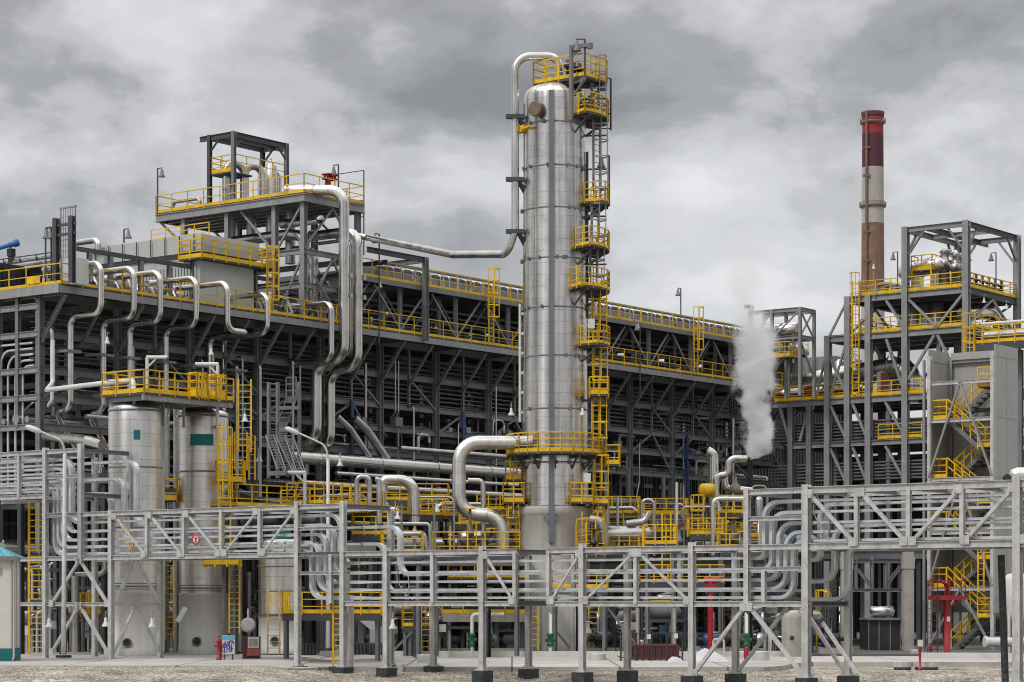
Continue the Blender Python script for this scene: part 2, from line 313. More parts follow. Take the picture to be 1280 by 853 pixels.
# ---------------------------------------------------------------- ground
def sm(t): t = max(0, min(1, t)); return t*t*(3-2*t)
def gz(x, y):      # gravel level: a low bank under the left end of the yard
    k = sm((-7.0-x)/3.2); return -.27+.67*k*sm((y-78)/9)+.37*sm((y-87.5)/7.5)*(1-k)
def pz(x): return .30+.15*sm((-8.6-x)/1.6)          # paved yard level
def pfront(x):     # front edge of the paving
    if x < -9.2: return 92.2
    if x < -7.6: return 92.2+3.3*sm((x+9.2)/1.6)
    return 95.5+7.5*sm((x-10.5)/3)
def build_ground():
    m = MB(); xs = [-900, -300, -120, -60, -40]+[-30+.75*i for i in range(81)]+[40, 60, 120, 300, 900]
    ys = [2, 20, 50, 66, 72, 76]+[78+.8*i for i in range(36)]+[110, 130, 200, 400, 900, 2500]
    rnd = random.Random(3)
    vs = [(x, y, gz(x, y)+(rnd.uniform(-.035, .035) if 76 < y < 95 else 0)) for y in ys for x in xs]; w = len(xs)
    m.add(vs, [(j*w+i, j*w+i+1, j*w+w+i+1, j*w+w+i) for j in range(len(ys)-1) for i in range(w-1)], True)
    g = bpy.data.materials.new('gravel'); g.use_nodes = True; nt = g.node_tree; L = nt.links; b = nt.nodes['Principled BSDF']; b.inputs['Roughness'].default_value = .95
    pos = N(nt, 'ShaderNodeNewGeometry').outputs['Position']
    vo = N(nt, 'ShaderNodeTexVoronoi'); vo.inputs['Scale'].default_value = 9; L.new(pos, vo.inputs['Vector'])
    n1 = N(nt, 'ShaderNodeTexNoise'); n1.inputs['Scale'].default_value = .5; n1.inputs['Detail'].default_value = 8; n1.inputs['Roughness'].default_value = .65; L.new(pos, n1.inputs['Vector'])
    hs = N(nt, 'ShaderNodeSeparateColor'); L.new(vo.outputs['Color'], hs.inputs[0])
    r1 = N(nt, 'ShaderNodeValToRGB'); L.new(hs.outputs[0], r1.inputs[0]); e = r1.color_ramp.elements
    e[0].color = (.14, .125, .10, 1); e[1].color = (.52, .48, .41, 1); q = e.new(.45); q.color = (.33, .30, .25, 1)
    r2 = N(nt, 'ShaderNodeValToRGB'); L.new(n1.outputs['Fac'], r2.inputs[0]); e = r2.color_ramp.elements
    e[0].position = .38; e[0].color = (.45, .43, .37, 1); e[1].position = .6; e[1].color = (1.2, 1.14, 1.06, 1)
    mm = N(nt, 'ShaderNodeMix', data_type='RGBA', blend_type='MULTIPLY'); mm.inputs[0].default_value = 1; L.new(r1.outputs[0], mm.inputs[6]); L.new(r2.outputs[0], mm.inputs[7]); L.new(mm.outputs[2], b.inputs['Base Color'])
    bp = N(nt, 'ShaderNodeBump'); bp.inputs['Strength'].default_value = .9; bp.inputs['Distance'].default_value = .06; L.new(vo.outputs['Distance'], bp.inputs['Height']); L.new(bp.outputs[0], b.inputs['Normal'])
    M['gravel'] = g; struct('gravel_ground', m, g)
    m = MB(); rnd = random.Random(5)
    for i in range(26000):
        y = rnd.uniform(77, 96); x = rnd.uniform(-24, 24)*y/100
        if y > pfront(x)-.1: continue
        r = rnd.uniform(.018, .052)*(1.5 if rnd.random() < .06 else 1); z = gz(x, y)+r*.2
        k = [V3((x+rnd.uniform(.6, 1.2)*r*dx, y+rnd.uniform(.6, 1.2)*r*dy, z+rnd.uniform(.5, 1)*r*dz)) for dx, dy, dz in ((1, 0, 0), (0, 1, 0), (-1, 0, 0), (0, -1, 0), (0, 0, 1))]
        m.add(k, [(0, 1, 4), (1, 2, 4), (2, 3, 4), (3, 0, 4)])
    st = mat('loose_stone', (.37, .335, .285), .95, 0, .3, 6); nt = st.node_tree; b = nt.nodes['Principled BSDF']; g = N(nt, 'ShaderNodeNewGeometry'); r = N(nt, 'ShaderNodeValToRGB'); nt.links.new(g.outputs['Random Per Island'], r.inputs[0])
    e = r.color_ramp.elements; e[0].color = (.17, .155, .13, 1); e[1].color = (.50, .46, .40, 1); q = e.new(.5); q.color = (.33, .30, .255, 1); nt.links.new(r.outputs[0], b.inputs['Base Color']); struct('gravel_stones', m, st, 'stuff')
    # paved yard: sheet with a cast front edge
    m = MB(); xs = [-90, -60, -40]+[-30+.5*i for i in range(121)]+[40, 60, 100]
    tp = []; 
    for x in xs: tp.append(V3((x, pfront(x), pz(x))))
    n = len(xs); vs = [t-Z*.5 for t in tp]+tp+[V3((x, 108, pz(x))) for x in xs]+[V3((x, 420, pz(x))) for x in xs]
    m.add(vs, [(r*n+i, r*n+i+1, (r+1)*n+i+1, (r+1)*n+i) for r in range(3) for i in range(n-1)])
    pv = mat('paving_concrete', (.44, .42, .385), .85, 0, .16, .35, bump=.15, bscale=9, dirt=(.25, .23, .2), dirt_amt=.6)
    nt = pv.node_tree; b = nt.nodes['Principled BSDF']; src = b.inputs['Base Color'].links[0].from_socket; pos = N(nt, 'ShaderNodeNewGeometry').outputs['Position']     # slab joints and wheel-worn bands
    bk = N(nt, 'ShaderNodeTexBrick'); bk.offset = 0; bk.inputs['Scale'].default_value = 1; bk.inputs['Brick Width'].default_value = 4.5; bk.inputs['Row Height'].default_value = 5; bk.inputs['Mortar Size'].default_value = .05
    bk.inputs['Color1'].default_value = (1, 1, 1, 1); bk.inputs['Color2'].default_value = (.86, .86, .86, 1); bk.inputs['Mortar'].default_value = (.35, .33, .3, 1); nt.links.new(pos, bk.inputs['Vector'])
    mp = N(nt, 'ShaderNodeMapping'); mp.inputs['Scale'].default_value = (.05, 1.1, 1); nt.links.new(pos, mp.inputs[0]); nz = N(nt, 'ShaderNodeTexNoise'); nz.inputs['Scale'].default_value = 1; nz.inputs['Detail'].default_value = 5; nt.links.new(mp.outputs[0], nz.inputs['Vector'])
    rr = N(nt, 'ShaderNodeMapRange'); rr.inputs[1].default_value = .35; rr.inputs[2].default_value = .65; rr.inputs[3].default_value = .78; rr.inputs[4].default_value = 1.1; nt.links.new(nz.outputs['Fac'], rr.inputs[0])
    m1 = N(nt, 'ShaderNodeMix', data_type='RGBA', blend_type='MULTIPLY'); m1.inputs[0].default_value = 1; nt.links.new(src, m1.inputs[6]); nt.links.new(bk.outputs['Color'], m1.inputs[7])
    m2 = N(nt, 'ShaderNodeVectorMath', operation='SCALE'); nt.links.new(m1.outputs[2], m2.inputs[0]); nt.links.new(rr.outputs[0], m2.inputs['Scale']); nt.links.new(m2.outputs[0], b.inputs['Base Color']); struct('paved_yard', m, pv)
    # raised kerb behind the road, along the plant plots
    m = MB()
    for x0, x1, y0, y1 in ((-9.5, 9.6, 113.5, 112.2), (9.8, 13.6, 112.6, 113.4), (19.5, 40, 109.5, 108)):
        m.bar(V3((x0, y0, .42)), V3((x1, y1, .42)), .35, .30)
    struct('kerb', m, M['conc'])
    m = MB()
    for x0, x1, y0, y1 in ((-9.5, 9.5, 113.7, 190), (9.8, 40, 114, 190)): m.boxz(V3(((x0+x1)/2, (y0+y1)/2, 0)), x1-x0, y1-y0, .2, .40, V3((1, 0, 0)), V3((0, 1, 0)))
    struct('plot_slab', m, M['slab'])
build_ground()

# ---------------------------------------------------------------- far chimney
def chimney():
    Y = 600; c = P(1091, 750, Y); c.z = 0; s = Y/F
    t = thing('chimney', 'tall red and white banded brick smokestack beyond the plant', 'chimney', c)
    zt = zpx(141, Y); z1 = zpx(210, Y); z2 = zpx(280, Y)
    r = lambda z: 13.0*s+(zt-z)/zt*4.0*s
    red = mat('chimney_red', (.31, .018, .036), .8, 0, .22, .12, streak=.3); dred = mat('chimney_sooty_red', (.075, .018, .032), .8, 0, .3, .15, streak=.3)
    whi = mat('chimney_white', (.36, .345, .32), .85, 0, .16, .15, streak=.4, dirt=(.2, .17, .15)); bro = mat('chimney_brick', (.175, .10, .065), .9, 0, .25, .2, streak=.5, dirt=(.30, .24, .19), dirt_amt=.5); whl = mat('chimney_lower_white', (.40, .37, .33), .85, 0, .15, .15)
    zr = zpx(168, Y); z3 = zpx(377, Y)
    for nm, a, b, mt in (('red_band', zr, zt, red), ('sooty_band', z1, zr, dred), ('white_band', z2, z1, whi), ('brick_band', z3, z2, bro), ('lower_white_band', 0, z3, whl)):
        m = MB(); m.lathe(V3((c.x, c.y, 0)), [(r(a), a), (r(b), b)], 40); obj(nm, m, mt, t)
    dk = M['rust']
    for py in (153.5, 258):
        z = zpx(py, Y); m = MB(); m.lathe(V3((c.x, c.y, 0)), [(r(z)+.05, z-.5), (r(z)+.6, z-.25), (r(z)+.6, z+.25), (r(z)+.05, z+.4)], 40)
        for k in range(28):
            q = 2*math.pi*k/28; p = V3((c.x+(r(z)+.55)*math.cos(q), c.y+(r(z)+.55)*math.sin(q), z)); m.bar(p, p+Z*.9, .10)
        m.arc(V3((c.x, c.y, z+.9)), r(z)+.55, 0, 2*math.pi, .1, 28); obj('gallery', m, dk, t)
    m = MB(); q = math.radians(-128)
    def pt(z): return V3((c.x+(r(z)+.5)*math.cos(q), c.y+(r(z)+.5)*math.sin(q), z))
    m.tube([pt(5), pt(40), pt(80), pt(zt)], .34, 8)
    for py in (187, 222, 292, 328): z = zpx(py, Y); p = pt(z); m.box(p, 1.9, .7, .5, V3((1, 0, 0)), V3((0, 1, 0)))
    obj('ladder', m, dk, t)
    m = MB(); m.lathe(V3((c.x, c.y, 0)), [(r(zt)+.15, zt-1.2), (r(zt)+.35, zt), (r(zt)-.6, zt+.05)], 40); obj('cap_ring', m, dred, t)
chimney()
# ---------------------------------------------------------------- the tall column
TY = 121.5; TX = (693.5-CX)*TY/F; TC = V3((TX, TY, .3)); TS = F/TY
def tz(py): return zpx(py, TY)
def tr(z): return 1.80-.17*(z-4)/26
def tpt(px, py, off=0): return V3(((px-CX)*(TY+off)/F, TY+off, zpx(py, TY+off)))
def lamp_mast(p, h, side, name='lamp_mast', label=None, group='floodlight masts on the walkways', hang=True):
    m = MB(); m.bar(p, p+Z*h, .075)
    m.bar(p+Z*h, p+Z*h+side*.45, .06); t = thing(name, label, 'lamp mast', p, group); obj('pole', m, M['steel_dark'], t)
    k = MB(); c = p+Z*(h-.08)+side*.42; k.lathe(c, [(.07, 0), (.09, -.12), (.12, -.2), (.15, -.38), (.24, -.52), (.23, -.55)], 12); obj('lamp_head', k, M['steel'], t); return t
def bell_lamp(p, label, arm=None, group='pendant lamps on the steelwork'):
    t = thing('pendant_lamp', label, 'lamp', p, group); k = MB(); k.lathe(p, [(.04, .03), (.06, 0), (.07, -.13), (.09, -.2), (.17, -.33), (.165, -.36)], 14); obj('lamp_head', k, M['white'], t)
    m = MB(); m.bar(p+Z*.02, p+Z*.3, .04); m.bar(p+Z*.3, p+Z*.3+(arm or V*.6), .045); obj('bracket', m, M['steel_light'], t); return t

def tower():
    t = thing('distillation_column', 'tall silver clad distillation column ringed by yellow platforms', 'column', TC)
    zs = tz(634); ztan = tz(122); ztop = tz(104)
    m = MB(); prof = [(tr(zs), zs-.3)]
    n = 40
    for i in range(1, n+1): z = zs+(ztan-zs)*i/n; prof.append((tr(z), z-.3))
    rt = tr(ztan)
    for i in range(1, 9): q = math.pi/2*i/8; prof.append((max(.02, rt*math.cos(q)), ztan-.3+(ztop-ztan)*math.sin(q)*.95))
    m.lathe(TC, prof, 64); obj('shell', m, M['tower'], t)
    m = MB(); m.lathe(TC, [(2.02, 0), (2.02, .55), (1.86, .6), (1.86, zs-.75), (1.93, zs-.7), (1.93, zs-.32)], 64); obj('skirt', m, M['conc'], t)
    for k, py in enumerate((159, 213, 265, 327, 388, 448, 513.5, 580, 634)):
        z = tz(py)-.3; m = MB(); r = tr(z); m.lathe(TC, [(r-.02, z-.04), (r+.03, z-.04), (r+.03, z+.04), (r-.02, z+.04)], 64)
        rn = random.Random(k)
        for j in range(7): q = math.radians(rn.uniform(170, 360)); p = TC+V3((math.cos(q)*(r+.08), math.sin(q)*(r+.08), z)); m.box(p, .1, .1, .18)
        obj('stiffening_ring', m, M['steel'], t)
    # sheet seams standing off the shell
    # vertical cable tray down the front
    x0 = (688.5-CX)*TY/F-TX
    q = math.asin(max(-1, min(1, x0/1.8)))
    m = MB()
    for z0, z1 in ((tz(680), tz(122)),):
        for i in range(12):
            a = z0+(z1-z0)*i/12; b = z0+(z1-z0)*(i+1)/12; 
            pa = V3((TX+x0, TY-math.sqrt(max(0, tr(a)**2-x0*x0))-.16, a)); pb = V3((TX+x0, TY-math.sqrt(max(0, tr(b)**2-x0*x0))-.16, b))
            m.bar(pa, pb, .29, .12, V3((1, 0, 0)))
            m.bar(pa, pa+V3((0, .2, 0)), .1)
    obj('cable_duct', m, mat('blue_grey_duct', (.15, .165, .185), .5, .2, .2, 1, streak=.5), t)
    # skirt stays beside the duct
    m = MB()
    for s in (-1, 1):
        c = tpt(688.5+s*5, 642); c.y = TY-1.98
        m.tube([c+V3((s*.16*math.sin(a), 0, -.3+.2*math.cos(a))) for a in [math.pi*i/8 for i in range(9)]], .035, 6)
    obj('lifting_lug', m, M['steel'], t)
    # blind nozzles near the top
    for px, py, ang in ((669, 145, -121), (729, 138, -20)):
        q = math.radians(ang); ax = V3((math.cos(q), math.sin(q), 0)); z = tz(py)-.3; c = TC+ax*(tr(z)-.1)+Z*z
        m = MB(); m.lathe(c, [(.30, 0), (.30, .42), (.40, .43), (.40, .60), (.36, .61)], 28, ax); obj('blind_nozzle', m, M['rust'], t)
    # top platform: rectangle on the plant axes, near corner to the right
    zt = tz(99); a = tpt(731, 92, -1.9); b = tpt(666, 104, .3)
    k = up(a, zt-.22); vl = V*3.35; ul = U*2.0
    pts = [k+vl, k, k+ul]; back = k+vl+ul
    pf = obj('top_platform', MB().boxz((k+back)/2, 2.0, 3.35, k.z-.14, k.z), M['grate'], t)
    m = MB(); railing(m, [back, k+vl, k, k+ul, back], 1.15, .9, .06, .18); obj('railing', m, M['yellow'], pf)
    m = MB()
    for s, e in ((k, TC), (k+vl, TC), (k+ul, TC), (back, TC)):
        c = V3((e.x, e.y, k.z-1.0)); d = (V3((s.x, s.y, 0))-V3((e.x, e.y, 0))).normalized(); m.bar(s-Z*.2, c+d*1.5, .12); m.bar(s-Z*.22, V3((e.x, e.y, k.z-.22)), .12, .2)
    obj('bracket', m, M['steel'], pf)
    m = MB(); g = k+ul*.6
    for i in range(3): m.lathe(k+ul*(.3+.25*i)+vl*.45, [(.13, 0), (.13, .7), (.24, .72), (.24, .85), (.12, .9), (.12, 1.1)], 12)
    obj('vent_valve', m, M['dark'], pf)
    # davit
    m = MB(); d0 = tpt(714, 150, -1.9); d1 = tpt(714, 59.5, -1.9); d2 = tpt(737, 56.5, -1.9)
    m.bar(d0, d1+Z*.1, .17); m.bar(d1, d2, .2); m.bar(d1-Z*.55, d1+(d2-d1)*.55, .12); m.bar(d2+Z*.1, d2-Z*.2, .26); obj('davit', m, M['steel'], t)
    # round and box platforms on the right flank
    def sector(px0, px1, py, rail, deep=1.15, seg=14):
        z = tz(py); r = tr(z)+.05; R = r+deep
        q0 = -math.acos(max(-1, min(1, ((px0-CX)*TY/F-TX)/(r+.35)))); q1 = math.radians(38)
        q0 = max(q0, math.radians(-100))
        an = [q0+(q1-q0)*i/seg for i in range(seg+1)]
        out = [V3((TX+R*math.cos(q), TY+R*math.sin(q), z)) for q in an]; inn = [V3((TX+r*math.cos(q), TY+r*math.sin(q), z)) for q in an]
        m = MB(); n = len(an); vs = out+inn+[p-Z*.12 for p in out]+[p-Z*.12 for p in inn]
        fs = []
        for i in range(n-1): fs += [(i, i+1, n+i+1, n+i), (2*n+i, 3*n+i, 3*n+i+1, 2*n+i+1), (i, 2*n+i, 2*n+i+1, i+1)]
        fs += [(0, n, 3*n, 2*n), (n-1, 3*n-1, 4*n-1, 2*n-1)]
        m.add(vs, fs); p = obj('side_platform', m, M['grate'], t)
        m = MB(); railing(m, [inn[0]]+out[::2]+[inn[-1]], rail, .7, .048, .15); obj('railing', m, M['yellow'], p)
        m = MB()
        for q in (an[1], an[n//2], an[-2]): 
            e = V3((math.cos(q), math.sin(q), 0)); c = V3((TX, TY, z-.17)); m.bar(c+e*(r-.1), c+e*R, .1, .12); m.bar(c+e*(r-.05)-Z*.75, c+e*(R-.15), .08)
        obj('bracket', m, M['steel_dark'], p)
    for px0, py, h in ((719, 150, 1.0), (738, 255, 1.0), (724, 313, .95), (717, 364, 1.0), (731, 433, .95)): sector(px0, 760, py, h)
    def basket(px0, px1, py, h, depth=1.2, off=-1.2, lab='side_platform'):
        a = tpt(px0, py, off); b = tpt(px1, py, off); c = (a+b)/2; w = (b-a).length; X1, Y1 = V3((1, 0, 0)), V3((0, 1, 0))
        p = obj(lab, MB().boxz(c, w, depth, c.z-.1, c.z, X1, Y1), M['grate'], t); q = [c-X1*w/2+Y1*depth/2, c-X1*w/2-Y1*depth/2, c+X1*w/2-Y1*depth/2, c+X1*w/2+Y1*depth/2]
        m = MB(); railing(m, q, h, .55, .06, .22); obj('railing', m, M['yellow'], p); m = MB(); m.bar(c-Z*.2-X1*w*.4, c-Z*.2-X1*w*.4+Y1*1.2, .1, .14); m.bar(c-Z*.2+X1*w*.4, c-Z*.2+X1*w*.4+Y1*1.2, .1, .14); obj('bracket', m, M['steel_dark'], p)
    basket(737, 760, 494, .9); basket(713, 741, 628, 1.0, 1.2, -1.5); basket(741, 760, 630, 1.05, 1.4, -1.0); basket(629, 655, 628, 1.0, 1.2, -.6); basket(632, 652, 600, .95, 1.1, .2)
    # full ring platform
    z = tz(568); r = tr(z)+.05; R = 2.55
    m = MB(); m.lathe(V3((TX, TY, 0)), [(r, z-.16), (R, z-.16), (R, z), (r, z)], 48); p = obj('ring_platform', m, M['grate'], t)
    m = MB(); railing(m, [V3((TX+R*math.cos(q), TY+R*math.sin(q), z)) for q in [2*math.pi*i/26 for i in range(27)]], 1.0, .7, .055, .2); obj('railing', m, M['yellow'], p)
    m = MB()
    for i in range(12): q = 2*math.pi*i/12; e = V3((math.cos(q), math.sin(q), 0)); c = V3((TX, TY, z-.24)); m.bar(c+e*(r-.05), c+e*(R-.05), .1, .16); m.bar(c+e*(r-.05)-Z*.6, c+e*(R-.3), .08)
    obj('bracket', m, M['steel_dark'], p)
    # annex platform east of the ring
    basket(757, 774, 581, 1.0, 1.3, -.4)
    # caged ladders
    X1 = V3((1, 0, 0)); 
    def lad(px, py0, py1, mt, off=-.5, cage=V3((.75, -.66, 0)), w=.5):
        a, b = tpt(px, py0, off), tpt(px, py1, off); wd = V3((cage.y, -cage.x, 0)).normalized(); m = MB(); ladder(m, a, b, wd, w, cage.normalized(), .055, c0=.75); obj('caged_ladder', m, mt, t)
    lad(744, 150, 92, M['steel_light'], -.5); lad(746, 255, 152, M['steel_light']); lad(744, 314, 252, M['steel_light']); lad(742, 364, 312, M['steel_light'])
    lad(745, 433, 372, M['yellow']); lad(746, 494, 438, M['yellow']); lad(745, 566, 490, M['yellow'], -.8); lad(747, 628, 572, M['yellow'], -.9); lad(642, 600, 572, M['yellow'], -.3)
    m = MB()
    for py in (110, 124, 170, 212, 271, 331): c = tpt(731, py, -.4); m.bar(c, c+V3((1.15, -.1, 0)), .1, .08)
    obj('ladder_bracket', m, M['steel_dark'], t)
    # thin service lines clinging to the shell
    for px, py0, py1, rr, mt in ((650, 380, 528, .07, 'white'), (734, 190, 398, .07, 'steel_dark'), (732, 440, 640, .06, 'steel'), (655.5, 130, 330, .05, 'steel')):
        a = tpt(px, py0, -.3); b = tpt(px, py1, -.3); m = MB(); m.tube([a, b], rr, 8)
        for i in range(6): c = a.lerp(b, (i+.5)/6); m.box(c+V3((.06 if px < 690 else -.06, .05, 0)), .22, .16, .14, V3((1, 0, 0)), V3((0, 1, 0)))
        obj('service_line', m, M[mt], t)
    m = MB(); a, b = tpt(736, 382, -1.5), tpt(740, 640, -1.2)
    for py in (405, 598): c = tpt(734 if py > 500 else 739, py, -1.9); m.box(c, .36, .3, .5, V3((1, 0, 0)), V3((0, 1, 0)))
    obj('instrument_box', m, M['white'], t)
    # lower caged ladder and elbow at the foot, right of the skirt
    m = MB(); ladder(m, tpt(650-8, 700, -.6), tpt(642, 632, -.6), V3((1, 0, 0)), .6, V3((0, -1, 0)), .055); ladder(m, tpt(747, 700, -1), tpt(747, 630, -1), V3((1, 0, 0)), .6, V3((0, -1, 0)), .055); obj('caged_ladder', m, M['yellow'], t)
    return t
T = tower()
def simple_pipe(name, pts, r, label, R=None, mt='clad', cat='pipe', group=None, n=14, k=8, flanges=()):
    m = MB(); path = fillet(pts, R or 3*r, k); m.tube(path, r, n)
    for f in flanges:
        p, d = f; m.disc(p, d.normalized(), r*1.35, .14, n)
    return solo(name, m, M[mt], label, cat, group)
def tower_pipes():
    # overhead vapour line: out of the dome, over, down the left flank, then away along the rack
    pts = [tpt(699, 100), tpt(699, 70.5), tpt(644, 70.5, -.4), tpt(644, 288, -.4), tpt(634, 318, 0), tpt(566, 318.5, 6)]
    e = P(458, 297, 152); t = thing('overhead_vapour_pipe', 'silver pipe arching from the column top down its left side and off to the rack', 'pipe', up(TC, tz(310)))
    m = MB(); m.tube(fillet(pts+[e, e+U*-2+V*.1], .85, 9), .21, 16); obj('pipe_run', m, M['clad'], t)
    for py in (146.5, 225, 290): 
        m = MB(); c = tpt(644, py, -.4); w = TX-tr(c.z)-c.x+.15; m.bar(c+V3((-.45, 0, 0)), c+V3((w, .25, 0)), .3, .16); m.bar(c+V3((.2, 0, -.1)), c+V3((w, .25, -.75)), .14, .2)
        m.box(c+V3((0, -.25, 0)), 1.0, .12, .2, V3((1, 0, 0)), V3((0, 1, 0)))
        obj('pipe_support', m, M['steel_dark'], t)
    m = MB(); m.bar(tpt(648, 163, 0), tpt(662, 157.5, -1.5), .12); m.box(tpt(650, 162, -.2), .4, .8, .35); obj('valve_bracket', m, M['yellow'], t)
    pts = [tpt(664, 553.5, -1.0), tpt(580, 553.5, -1.6), tpt(573.5, 642, -1.8), tpt(620, 645, -1.6), tpt(628, 668, -1.6), tpt(628, 706, -1.6)]
    pts[1] = tpt(573.5, 553.5, -1.7)
    pts[3] = tpt(628, 645, -1.6); del pts[4]
    t = thing('reboiler_pipe', 'thick silver S-shaped pipe leaving the left of the column above its skirt', 'pipe', up(pts[-1], .4))
    m = MB(); m.tube(fillet(pts, 1.05, 10), .36, 22); obj('pipe_run', m, M['tank'], t)
    m = MB(); m.lathe(up(pts[0], pts[0].z), [(.42, -.02), (.42, .12)], 20, (pts[1]-pts[0]).normalized()); m.disc(pts[0].lerp(pts[1], .18), (pts[1]-pts[0]).normalized(), .42, .1, 20); obj('flange', m, M['clad_dull'], t)
tower_pipes()
lamp_mast(tpt(731, 96, -1.9), 1.95, V3((-1, 0, 0)), label='thin lamp mast on the topmost platform of the silver column', group=None)
for px, py0, py1, lb in ((763.5, 163, 100, 'lamp mast beside the round platform near the column top'), (761.5, 258, 196, 'lamp mast beside the second platform down the column')):
    a = tpt(px, py0, -.3); t = lamp_mast(a, tz(py1)-a.z, V3((-1, 0, 0)), label=lb, group=None)
    m = MB(); m.bar(a+Z*.1, a+Z*.1-V3((.5, -.1, 0)), .05); m.bar(a+Z*.9, a+Z*.9-V3((.4, -.1, 0)), .05); obj('clamp', m, M['steel_dark'], t)
# ---------------------------------------------------------------- the long pipe rack
BD, BC = 100.5, 102.9                    # deck edge and front column row
BR = (BC, BC+5.6, BC+11.2)
A0 = a_at(50, BC); BAY = 6.06; NB = 15
ZD, ZW = 21.3, 24.75                     # main deck, upper walkway
LV = (18.6, 16.5, 14.9, 13.2)
AE = A0+BAY*(NB-1)
def rk(k, b, z): return AB(A0+BAY*k, b, z)
RACK = thing('pipe_rack', 'long grey steel pipe rack filling the view behind the silver column', 'pipe rack', AB(A0, BC, .3))
def build_rack():
    t = RACK; st = M['steel']
    for r, b in enumerate(BR):
        for k in range(NB):
            mem(t, 'column', rk(k, b, .3), rk(k, b, ZD-.55 if r else ZD-.5), .36, .40, st, side=V)
        for z in (() if r == 1 else LV[2:]+(9.0,) if r else LV+(9.0,)): mem(t, 'beam', rk(-.03, b-.02, z), rk(NB-1, b-.02, z), .22, .42 if r == 0 else .36, st, side=V)
        mem(t, 'beam', AB(A0-.4, b, ZD-.45), AB(AE, b, ZD-.45), .22, .5, st, side=V)
    for k in range(NB):
        for z in LV[:3]+(9.0,): mem(t, 'cross_beam', rk(k, BR[0]+.2, z-.03), rk(k, BR[2]-.2, z-.03), .2, .34, st, side=U)
        mem(t, 'cross_beam', rk(k, BD+.15, ZD-.4), rk(k, BR[2], ZD-.4), .2, .42, st, side=U)
        mem(t, 'knee_brace', rk(k, BC-.1, ZD-3.2), rk(k, BD+.2, ZD-.55), .2, .2, st, side=U)
    for k in (2, 8, 12):                                   # braced bays
        for z0, z1 in ((13.3, 14.8), (14.95, 16.4), (9.1, 13.1)):
            a, b, c = rk(k, BC-.15, z0), rk(k+1, BC-.15, z0), rk(k+.5, BC-.15, z1)
            mem(t, 'brace', a, c, .16, .16, st, 'bar'); mem(t, 'brace', b, c, .16, .16, st, 'bar')
    for k in range(1, NB-1): mem(t, 'hanger', rk(k+.5, BC-.05, 16.5), rk(k+.5, BC-.05, ZD-.6), .16, .16, st)
    for k in range(NB-1):
        h = k+.5; f = BC-.12
        mem(t, 'knee_brace', rk(h, BC-.1, ZD-3.2), rk(h, BD+.2, ZD-.55), .16, .16, st, side=U)
        if k % 4 != 1: mem(t, 'brace', rk(k+.03, f, 14.95), rk(h, f, 16.45), .13, .13, st, 'bar')
        if k % 3 != 0: mem(t, 'brace', rk(h, f, 18.5), rk(k+.97, f, 16.5), .13, .13, st, 'bar')
        if k % 3 == 1: mem(t, 'brace', rk(k+.97, f, 13.3), rk(h, f, 16.4), .13, .13, st, 'bar')
    # decks
    m = MB(); m.box(AB((A0-.5+AE)/2, (BD+BR[2])/2, ZD-.07), AE-A0+.6, BR[2]-BD, .12); obj('deck', m, M['grate'], t)
    m = MB(); m.bar(AB(A0-.55, BD+.03, ZD-.28), AB(AE, BD+.03, ZD-.28), .05, .5, V); obj('edge_beam', m, M['steel_light'], t)
    m = MB(); m.bar(AB(A0-.55, BD+.1, ZD-.28), AB(A0-.55, BR[2]+3, ZD-.28), .12, .5, U); obj('edge_beam', m, M['steel_light'], t)
    e = [AB(A0-.5, BR[2]+3, ZD), AB(A0-.5, BD, ZD)]
    m = MB(); railing(m, e, 1.15, 1.5, .055, .17, mid=1); obj('end_railing', m, M['yellow'], t)
    def rl(a0, a1, b, z, name='deck_railing'): m = MB(); railing(m, [AB(a0, b, z), AB(a1, b, z)], 1.15, 1.5, .055, .17, mid=1); obj(name, m, M['yellow'], t)
    aa = A0-.5
    for i in range(6): rl(aa+(AE-aa)*i/6, aa+(AE-aa)*(i+1)/6-.02, BD, ZD)
    # upper walkway over the deck with its trestles
    aw0 = a_at(430, BD)
    for i in range(4): rl(aw0+(AE-aw0)*i/4, aw0+(AE-aw0)*(i+1)/4-.02, BD+.2, ZW, 'walkway_railing')
    m = MB(); m.box(AB((aw0+AE)/2, BD+1.3, ZW-.06), AE-aw0, 2.2, .1); obj('walkway', m, M['grate'], t)
    m = MB(); m.bar(AB(aw0, BD+.16, ZW-.2), AB(AE, BD+.16, ZW-.2), .1, .34, V); obj('edge_beam', m, M['steel'], t)
    k0 = int((aw0-A0)/BAY)+1
    for k in range(k0, NB):
        for r, b in enumerate((BD+.6, BR[1], BR[2])):
            mem(t, 'trestle_post', rk(k, b, ZD), rk(k, b, ZW-.35), .24, .24, M['steel_light'], side=V)
        for s in (-1, 1): 
            if k+s*.5 > NB-1: continue
            mem(t, 'trestle_brace', rk(k, BD+.55, ZD+.2), rk(k+.45*s, BD+.55, ZW-.4), .11, .11, M['steel_light'], 'bar'); mem(t, 'trestle_brace', rk(k+.5*s, BD+2.4, ZD+.2), rk(k+.06*s, BD+2.4, ZW-.4), .09, .09, M['steel_light'], 'bar')
        mem(t, 'trestle_beam', rk(k, BD+.3, ZW-.3), rk(k, BR[2], ZW-.3), .2, .3, st, side=U)
        mem(t, 'trestle_post', rk(k+.07, BD+2.4, ZD), rk(k+.07, BD+2.4, ZW-.35), .16, .16, M['galv'], side=V); mem(t, 'trestle_post', rk(k-.12, BD+1.6, ZD), rk(k-.12, BD+1.6, ZW-.35), .14, .14, M['steel_light'], side=V)
        
    mem(t, 'trestle_beam', AB(aw0, BR[1], ZW-.3), AB(AE, BR[1], ZW-.3), .2, .3, st, side=V)
